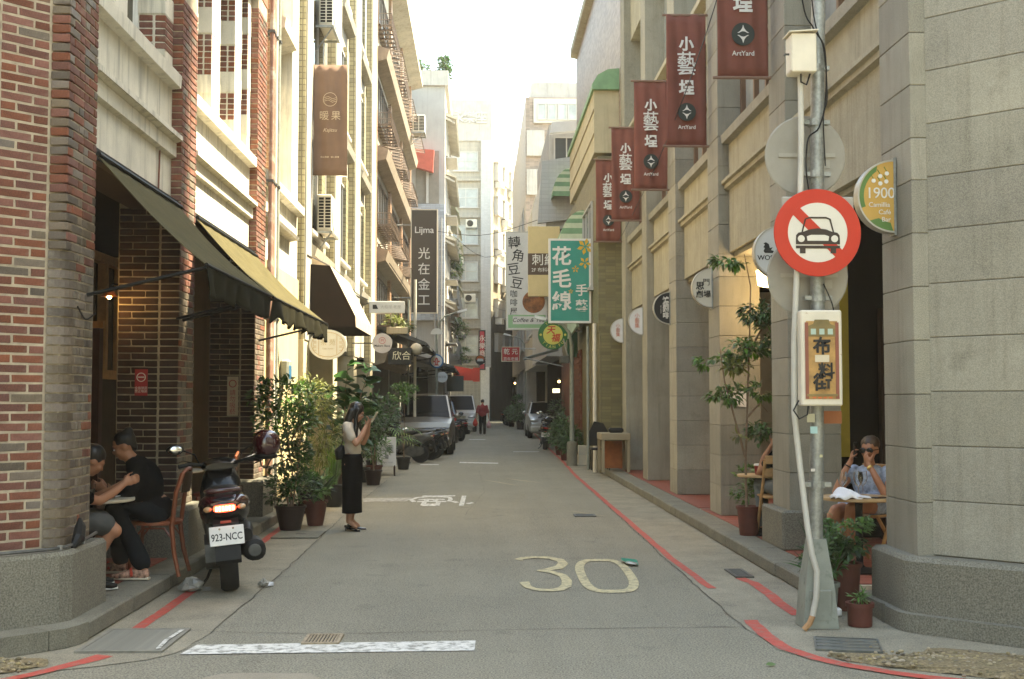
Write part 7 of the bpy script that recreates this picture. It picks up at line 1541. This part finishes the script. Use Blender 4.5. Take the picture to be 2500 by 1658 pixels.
# 1. standing woman, looking at a phone (local x forward)
w = thing('person', 'standing woman in beige top and long black skirt looking at a phone', 'person', (-1.57, 14.85, .0), R_(-8))
b = Body(); q, B = head(b, (.045, 0, 1.45), (1, .05, -.42), .96)
b.cap([(.02, 0, 1.38), (-.01, 0, 1.3), (-.02, 0, 1.25)], [.047, .048, .06]); b.ell((-.01, 0, 1.16), (.095, .16, .14)); b.ell((0, 0, 1.02), (.085, .125, .12)); b.ell((-.02, 0, .86), (.11, .155, .12))
for sy in (-1, 1):
    b.cap([(-.03, sy * .155, 1.285), (-.01 if sy > 0 else .0, sy * .19, 1.2), (.09, sy * .19, 1.075)], [.045, .042, .035]); b.cap([(.09, sy * .19, 1.075), (.15, sy * .14, 1.18), (.185, sy * .07, 1.295)], [.036, .034, .024])
    hand(b, (.185, sy * .07, 1.295), (.35, -sy * .25, .9), (-.2, -sy, .2), .7, .92)
    b.cap([(-.02, sy * .08, .82), (.0, sy * .075, .46), (-.03, sy * .06, .12)], [.085, .055, .034]); b.cap([(-.03, sy * .06, .12), (.06, sy * .065, .05)], [.034, .026])
b.done('body', SKIN, w, .0095); eyes(w, q, B, .96)
b = Body(); b.ell((-.01, 0, 1.17), (.107, .172, .15)); b.ell((0, 0, 1.04), (.1, .14, .13)); b.cap([(-.02, 0, 1.25), (-.015, 0, 1.3)], [.085, .062]); b.ell((.055, 0, 1.15), (.07, .12, .07))
for sy in (-1, 1): b.cap([(-.02, sy * .09, 1.285), (-.03, sy * .15, 1.29), (-.015, sy * .185, 1.235), (.03, sy * .2, 1.15)], [.06, .06, .06, .056])
b.cap([(0, 0, 1.0), (0, 0, .95)], [.11, .105]); b.done('top', M('beige_knit', (.55, .47, .37), .9, var=.08, bump=.3, bs=90), w, .012, 3)
mb = MB(); secs = [(.945, .105, .135), (.88, .122, .165), (.78, .125, .172), (.6, .118, .165), (.4, .114, .16), (.22, .118, .168)]; n = 32; r = random.Random(2)
for z, a, c in secs: mb.v += [(-.005 + a * (1 + .025 * math.sin(5 * t_ + z * 2)) * math.cos(t_), c * (1 + .02 * math.sin(7 * t_)) * math.sin(t_), z) for t_ in [2 * math.pi * j / n for j in range(n)]]
mb.f = [(i * n + (j + 1) % n, i * n + j, (i + 1) * n + j, (i + 1) * n + (j + 1) % n) for i in range(len(secs) - 1) for j in range(n)]; mb.mi = [0] * len(mb.f); mb.to('skirt', M('black_wool', (.004, .004, .0045), .98, var=.2, spec=.05), w, smooth=1, solid=.006)
b = Body(); b.ell(q(-.025, 0, .045), (.1, .088, .095), B); b.ell(q(-.07, 0, -.06), (.05, .08, .1), B)
for sy in (-1, 1): b.cap([q(.02, sy * .078, .05), q(.03, sy * .085, -.04), V3(.06, sy * .1, 1.24), V3(.075, sy * .1, 1.12)], [.026, .026, .03, .012]); b.cap([q(-.06, sy * .06, 0), V3(-.07, sy * .08, 1.28), V3(-.08, sy * .06, 1.12)], [.05, .05, .02])
b.cap([q(-.08, 0, 0), V3(-.09, 0, 1.25), V3(-.1, 0, 1.1)], [.05, .05, .02]); b.done('hair', HAIR, w, .011, 3)
for sy, rzz in ((-1, -.5), (1, .1)):
    sh = loft([(-.03, 0, .055, .02, .016, 2.3), (0, 0, .05, .03, .02, 2.4), (.08, 0, .03, .03, .016, 2.4), (.15, 0, .018, .034, .014, 2.3), (.21, 0, .012, .012, .01, 2)], 12); mt = Matrix.Translation((-.05, sy * .06, 0)) @ Matrix.Rotation(rzz - R_(90), 4, 'Z'); o = sh.xf(mt).to('shoe', BLKLAC, w, smooth=40)
    MB().tube([mt @ V3(0, -.02, .045), mt @ V3(0, -.02, .0)], [.012, .006], 6).to('heel', BLKLAC, o); MB().tube([mt @ V3(-.034, .03, .05), mt @ V3(0, .03, .085), mt @ V3(.034, .03, .05)], .006, 5).to('strap', BLKLAC, o)
MB().tube([(-.11, -.05, 1.05), (-.15, -.06, .98), (-.14, -.05, .88)], [.03, .07, .06], 10).to('shoulder_bag', BLACKP, w, smooth=40); MB().tube([(-.13, -.05, 1.04), (-.05, -.14, 1.31), (.07, -.05, 1.18)], .009, 5).to('bag_strap', BLACKP, w)
ph = thing('phone', 'phone held up in the standing woman\'s hands', 'phone', (-1.3, 14.82, 1.4), R_(-8)); o = MB().bbox(-.006, .006, -.037, .037, -.075, .075, .004).to('case', CRM, ph); o.rotation_euler = (0, R_(30), 0); o = MB().box(-.0075, -.0062, -.034, .034, -.07, .07).to('screen', MATS['phone_screen'], ph); o.rotation_euler = (0, R_(30), 0)
# 2. far man walking away with bags
w = thing('person', 'man in red shirt and black trousers walking away with two bags', 'person', (.15, 54.2, .0), R_(90))
b = Body(); q, B = head(b, (.06, 0, 1.5), (1, 0, -.3)); b.cap([(.04, 0, 1.42), (0, 0, 1.32)], [.05, .06]); b.ell((-.02, 0, 1.16), (.12, .18, .2)); b.ell((-.02, 0, .95), (.12, .17, .14))
for sy in (-1, 1):
    b.cap([(-.02, sy * .2, 1.28), (-.04, sy * .25, 1.05), (.0, sy * .27, .82)], [.05, .042, .03]); hand(b, (.0, sy * .27, .82), (.1, 0, -1), (1, 0, 0), .9)
    b.cap([(-.02, sy * .09, .9), (.03 * sy, sy * .09, .48), (-.04 + .09 * sy, sy * .09, .1)], [.085, .06, .04])
b.done('body', SKIN, w, .012)
b = Body(); b.ell((-.02, 0, 1.17), (.14, .2, .2)); b.ell((-.02, 0, .97), (.15, .2, .16)); b.cap([(0, 0, 1.3), (0, 0, 1.34)], [.1, .07])
for sy in (-1, 1): b.cap([(-.02, sy * .18, 1.3), (-.035, sy * .235, 1.12), (-.03, sy * .25, 1.04)], [.065, .062, .06])
b.done('shirt', M('red_shirt', (.25, .02, .025), .9, var=.15, bump=.2), w, .014)
b = Body()
for sy in (-1, 1): b.cap([(-.02, sy * .08, .92), (.03 * sy, sy * .09, .48), (-.04 + .09 * sy, sy * .09, .08)], [.105, .08, .06])
b.done('trousers', MATS['black_wool'], w, .014); b = Body(); b.ell(q(-.02, 0, .035), (.098, .083, .09), B); b.done('hair', HAIR, w, .014)
for sy in (-1, 1): shoe(w, (-.06 + .09 * sy, sy * .09, .003), (1, 0, 0), BLACKP, 1.05, sole=WHT)
for x, c_, lab, z in ((-.18, (.55, .05, .03), 'red carrier bag in the left hand of far walking man', .6), (.44, (.5, .28, .27), 'pale pink carrier bag in the right hand of far walking man', .5)):
    g = thing('carrier_bag', lab, 'bag', (x, 54.15, z - .2)); MB().lathe([(.05, 0), (.11, .06), (.12, .16), (.06, .28), (.015, .36)], 14).to('bag', F('bag%d' % int(z * 10), c_), g, smooth=40); MB().tube([(-.02, 0, .35), (0, 0, .42), (.02, 0, .35)], .008, 5).to('handle', MATS['paint_bag%d' % int(z * 10)], g)
# 3. man in black at the white table (faces local +X; turned to face the table)
w = thing('person', 'man in black shirt and jeans bending over the white table', 'person', (-2.76, 10.28, .13), R_(188))
b = Body(); q, B = head(b, (.27, 0, 1.09), (1, .15, -.45)); b.cap([(.24, 0, 1.02), (.16, 0, .93)], [.055, .065]); b.ell((.09, 0, .76), (.13, .19, .2), Matrix.Rotation(R_(18), 3, 'Y')); b.ell((.0, 0, .56), (.13, .17, .14))
for sy in (-1, 1):
    b.cap([(.12, sy * .2, .9), (.17, sy * .26, .74), (.26, sy * .22, .66)], [.052, .046, .038]); b.cap([(.26, sy * .22, .66), (.36, sy * .14, .7), (.42, sy * .07, .74)], [.038, .034, .026]); hand(b, (.42, sy * .07, .74), (.8, -sy * .4, .2), (0, -sy * .3, 1), .7)
b.cap([(.0, .1, .54), (.3, .2, .56), (.05, .32, .1)], [.085, .06, .04]); b.cap([(0, -.1, .54), (.36, -.1, .5), (.3, -.12, .1)], [.085, .06, .04]); b.done('body', SKINT, w); eyes(w, q, B)
b = Body(); b.ell((.085, 0, .78), (.15, .215, .21), Matrix.Rotation(R_(18), 3, 'Y')); b.ell((.0, 0, .56), (.15, .19, .13)); b.cap([(.14, 0, .9), (.19, 0, .955)], [.11, .072])
for sy in (-1, 1): b.cap([(.11, sy * .18, .91), (.17, sy * .26, .74), (.25, sy * .23, .67)], [.07, .066, .058])
b.done('shirt', M('black_cotton', (.0045, .0045, .005), .98, var=.2, spec=.05), w, .013)
b = Body(); b.cap([(.0, .09, .53), (.3, .2, .57), (.06, .31, .14)], [.115, .09, .075]); b.cap([(0, -.09, .53), (.36, -.1, .51), (.3, -.12, .14)], [.115, .09, .075]); b.done('jeans', M('black_denim', (.009, .011, .013), .95, var=.25, spec=.1), w, .013)
b = Body(); b.ell(q(-.025, 0, .045), (.098, .083, .088), B); b.ell(q(-.075, 0, -.02), (.035, .06, .06), B); b.ell(q(-.085, 0, .1), (.04, .045, .04), B); b.done('hair', HAIR, w, .011)
SNK = M('patterned_sneaker', (.35, .2, .14), .8, var=.9, vs_=26); SNK2 = M('red_canvas_trim', (.5, .06, .03), .8)
for p, d in (((.05, .32, .003), (1, -.2)), ((.3, -.12, .003), (1, 0))):
    o = shoe(w, p, d, SNK, 1.08, sole=M('rubber_cream', (.6, .52, .4), .7))
    MB().tube([(p[0] + .09 * d[0], p[1] - .045, .045), (p[0] + .1 * d[0], p[1], .095), (p[0] + .09 * d[0], p[1] + .045, .045)], .012, 6).to('trim', SNK2, o)
# 4. diner half hidden by the corner pier
w = thing('person', 'diner in dark shirt and grey shorts half hidden by the corner pier', 'person', (-3.38, 9.42, .13), R_(22))
b = Body(); q, B = head(b, (.34, 0, 1.0), (1, .1, -.7)); b.cap([(.29, 0, .95), (.2, 0, .88)], [.055, .065]); b.ell((.1, 0, .74), (.13, .19, .2), Matrix.Rotation(R_(22), 3, 'Y')); b.ell((0, 0, .55), (.13, .17, .14))
for sy in (-1, 1):
    b.cap([(.14, sy * .2, .87), (.26, sy * .25, .73), (.38, sy * .2, .7)], [.052, .046, .038]); b.cap([(.38, sy * .2, .7), (.5, sy * .1, .76), (.58, sy * .05, .82)], [.038, .034, .026]); hand(b, (.58, sy * .05, .82), (.8, -sy * .4, .3), (0, -sy * .3, 1), .8)
    b.cap([(.0, sy * .1, .52), (.4, sy * .16, .52), (.5, sy * .16, .46)], [.085, .064, .058]); b.cap([(.48, sy * .16, .48), (.3, sy * .15, .12)], [.056, .04])
b.done('body', SKINT, w)
b = Body(); b.ell((.1, 0, .76), (.15, .215, .21), Matrix.Rotation(R_(22), 3, 'Y')); b.ell((0, 0, .56), (.15, .19, .13)); b.cap([(.16, 0, .86), (.22, 0, .9)], [.11, .075])
for sy in (-1, 1): b.cap([(.13, sy * .18, .88), (.24, sy * .25, .75), (.29, sy * .24, .73)], [.07, .064, .06])
b.done('shirt', MATS['black_cotton'], w, .013); b = Body()
for sy in (-1, 1): b.cap([(.0, sy * .09, .52), (.36, sy * .16, .525), (.42, sy * .16, .51)], [.115, .095, .09])
b.done('shorts', M('grey_shorts', (.07, .07, .065), .9, var=.2), w, .013); b = Body(); b.ell(q(-.025, 0, .045), (.1, .086, .09), B); b.ell(q(-.07, 0, -.03), (.04, .07, .07), B); b.done('hair', HAIR, w, .012)
for sy in (-1, 1): shoe(w, (.28, sy * .15, .003), (1, 0, 0), BLACKP, 1.05, sole=WHT)
# 5. woman with sunglasses on the phone
w = thing('person', 'woman in sunglasses and pale blue dress talking on phone at bistro table', 'person', (3.6, 10.85, .13), R_(228))
b = Body(); q, B = head(b, (.08, .02, 1.03), (1, .05, -.1), .98); b.cap([(.06, 0, .95), (.03, 0, .85)], [.046, .055]); b.ell((.02, 0, .72), (.11, .165, .18)); b.ell((0, 0, .53), (.13, .17, .13))
# right arm holds the phone to the ear, left hand at the mouth
b.cap([(.03, -.17, .82), (.18, -.24, .67), (.24, -.24, .64)], [.046, .042, .038]); b.cap([(.24, -.24, .64), (.2, -.19, .8), (.15, -.13, .93)], [.037, .033, .024]); hand(b, (.15, -.13, .93), (-.1, .15, 1), (1, .4, 0), .75, .95)
b.cap([(.03, .17, .82), (.16, .24, .7), (.26, .24, .64)], [.046, .042, .038]); b.cap([(.26, .24, .64), (.26, .16, .78), (.22, .07, .91)], [.037, .033, .024]); hand(b, (.22, .07, .91), (-.15, -.4, .8), (.3, .6, .5), 1.0, .95)
b.cap([(.0, .1, .52), (.36, .1, .55), (.43, .0, .52)], [.09, .072, .06]); b.cap([(.43, .0, .52), (.36, -.06, .3), (.3, -.05, .16)], [.06, .055, .036]); b.cap([(.3, -.05, .16), (.42, -.08, .1)], [.034, .025])
b.cap([(.0, -.1, .5), (.4, -.16, .48), (.43, -.18, .44)], [.09, .068, .058]); b.cap([(.42, -.17, .46), (.36, -.16, .26), (.3, -.16, .06)], [.057, .05, .034]); b.done('body', SKINT, w, .0095)
MB().ell(q(.091, 0, -.053), (.006, .02, .006), 10, 6, B).to('lips', MATS['lips'], w, smooth=1)
b = Body(); b.ell((.02, 0, .73), (.128, .18, .17)); b.ell((0, 0, .56), (.15, .19, .15)); b.cap([(.0, .09, .53), (.22, .1, .56)], [.12, .1]); b.cap([(.0, -.09, .52), (.22, -.13, .51)], [.12, .1])
for sy in (-1, 1): b.cap([(.03, sy * .16, .83), (.1, sy * .22, .75)], [.062, .058])
b.done('dress', M('pale_blue_print', (.3, .36, .46), .9, var=.5, vs_=22), w, .012); b = Body(); b.ell(q(-.028, 0, .055), (.098, .084, .078), B); b.ell(q(-.1, 0, .01), (.04, .045, .05), B); b.done('hair', HAIRB, w, .011)
sg = MB()
for sy in (-1, 1): sg.ell(q(.092, sy * .034, .006), (.01, .033, .024), 12, 8, B); sg.tube([q(.088, sy * .066, .01), q(.0, sy * .08, .005)], .004, 5)
sg.tube([q(.098, -.012, .012), q(.098, .012, .012)], .004, 5).to('sunglasses', BLKLAC, w, smooth=1)
MB().lathe([(.03, -.012), (.034, 0), (.03, .012)], 16).xf(Matrix.Translation((.235, .09, .875)) @ basis((-.04, -.16, .13)).to_4x4() @ Matrix.Rotation(R_(90), 4, 'Y')).to('wrist_watch', M('watch_gold', (.5, .36, .14), .3, .9), w); MB().lathe([(.032, -.005), (.036, 0), (.032, .005)], 16).xf(Matrix.Translation((.17, -.155, .88)) @ basis((-.05, .06, .13)).to_4x4() @ Matrix.Rotation(R_(90), 4, 'Y')).to('bracelet', BLACKP, w)
shoe(w, (.3, -.06, .08), (1, -.25), M('grey_shoe', (.13, .13, .12), .7, var=.3), .98, sole=None); shoe(w, (.3, -.16, .003), (1, -.2), MATS['grey_shoe'], .98)
ph = thing('phone', 'black phone held to the ear of woman in sunglasses', 'phone', (3.44, 10.81, 1.16), R_(228)); o = MB().bbox(-.037, .037, -.005, .005, -.07, .07, .004).to('case', BLACKP, ph); o = MB().box(-.034, .034, .0051, .006, -.065, .065).to('screen', MATS['phone_screen'], ph)
# 6. guest behind the second pier: only arm and knee show
w = thing('person', 'guest in black top and grey jeans mostly hidden behind second pier', 'person', (3.36, 12.75, .13), R_(105))
b = Body(); q, B = head(b, (.1, 0, 1.08), (1, 0, -.1)); b.cap([(.08, 0, 1.0), (.03, 0, .9)], [.05, .06]); b.ell((.02, 0, .74), (.12, .18, .2)); b.ell((0, 0, .54), (.13, .17, .14))
for sy in (-1, 1): b.cap([(.03, sy * .19, .88), (.2, sy * .24, .74), (.3, sy * .22, .68)], [.05, .044, .038]); b.cap([(.3, sy * .22, .68), (.24, sy * .2, .85), (.16, sy * .14, 1.0)], [.038, .033, .025]); hand(b, (.16, sy * .14, 1.0), (-.3, -sy * .2, .8), (1, 0, .2), .7); b.cap([(0, sy * .1, .52), (.4, sy * .15, .54), (.36, sy * .15, .1)], [.085, .06, .04])
b.done('body', SKIN, w); b = Body(); b.ell((.02, 0, .75), (.14, .2, .21)); b.ell((0, 0, .56), (.15, .19, .13))
for sy in (-1, 1): b.cap([(.03, sy * .18, .88), (.14, sy * .22, .79)], [.066, .06])
b.done('top', MATS['black_cotton'], w, .014); b = Body()
for sy in (-1, 1): b.cap([(0, sy * .09, .52), (.4, sy * .15, .55), (.37, sy * .15, .14)], [.11, .085, .065])
b.done('jeans', M('grey_denim', (.14, .16, .16), .9, var=.3), w, .014); b = Body(); b.ell(q(-.025, 0, .045), (.1, .086, .09), B); b.done('hair', HAIRB, w, .014)
for sy in (-1, 1): shoe(w, (.34, sy * .15, .003), (1, 0, 0), BLACKP, 1., sole=WHT)
# let every figure grow into one skin
bpy.context.view_layer.update(); dg = bpy.context.evaluated_depsgraph_get()
baked = [(o, bpy.data.meshes.new_from_object(o.evaluated_get(dg))) for o in PEND]
from mathutils import noise as mnoise
for k, (o, me) in enumerate(baked):
    o.modifiers.clear(); o.data = me; nm = o.name.split('.')[0]
    VN = [(v, v.co.copy(), v.normal.copy()) for v in me.vertices]
    if nm in ('shirt', 'top', 'jeans', 'trousers', 'dress', 'shorts'):       # folds in the cloth
        for v, c, n_ in VN:
            v.co = c + n_ * (mnoise.noise(Vector((c.x * 9 + k, c.y * 9, c.z * 5))) * .008 + mnoise.noise(Vector((c.x * 4, c.y * 4 + k, c.z * 16 + c.x * 9))) * .007)
    elif nm == 'hair':                                                       # strands
        for v, c, n_ in VN: v.co = c + n_ * (mnoise.noise(Vector((c.x * 45, c.y * 60 + k, c.z * 6))) * .006)
# ---------------------------------------------------------------- hazy air
hm = bpy.data.materials.new('haze'); hm.use_nodes = True; hn = hm.node_tree.nodes; hn.remove(hn['Principled BSDF'])
pv = hn.new('ShaderNodeVolumePrincipled'); pv.inputs['Color'].default_value = (1, .97, .9, 1); pv.inputs['Density'].default_value = .00065; pv.inputs['Anisotropy'].default_value = .35
hm.node_tree.links.new(pv.outputs[0], hn['Material Output'].inputs['Volume'])
hz = MB().box(-48, 48, -25, 130, -1.06, 27).to('haze', hm); hz['kind'] = 'stuff'; hz.visible_shadow = True
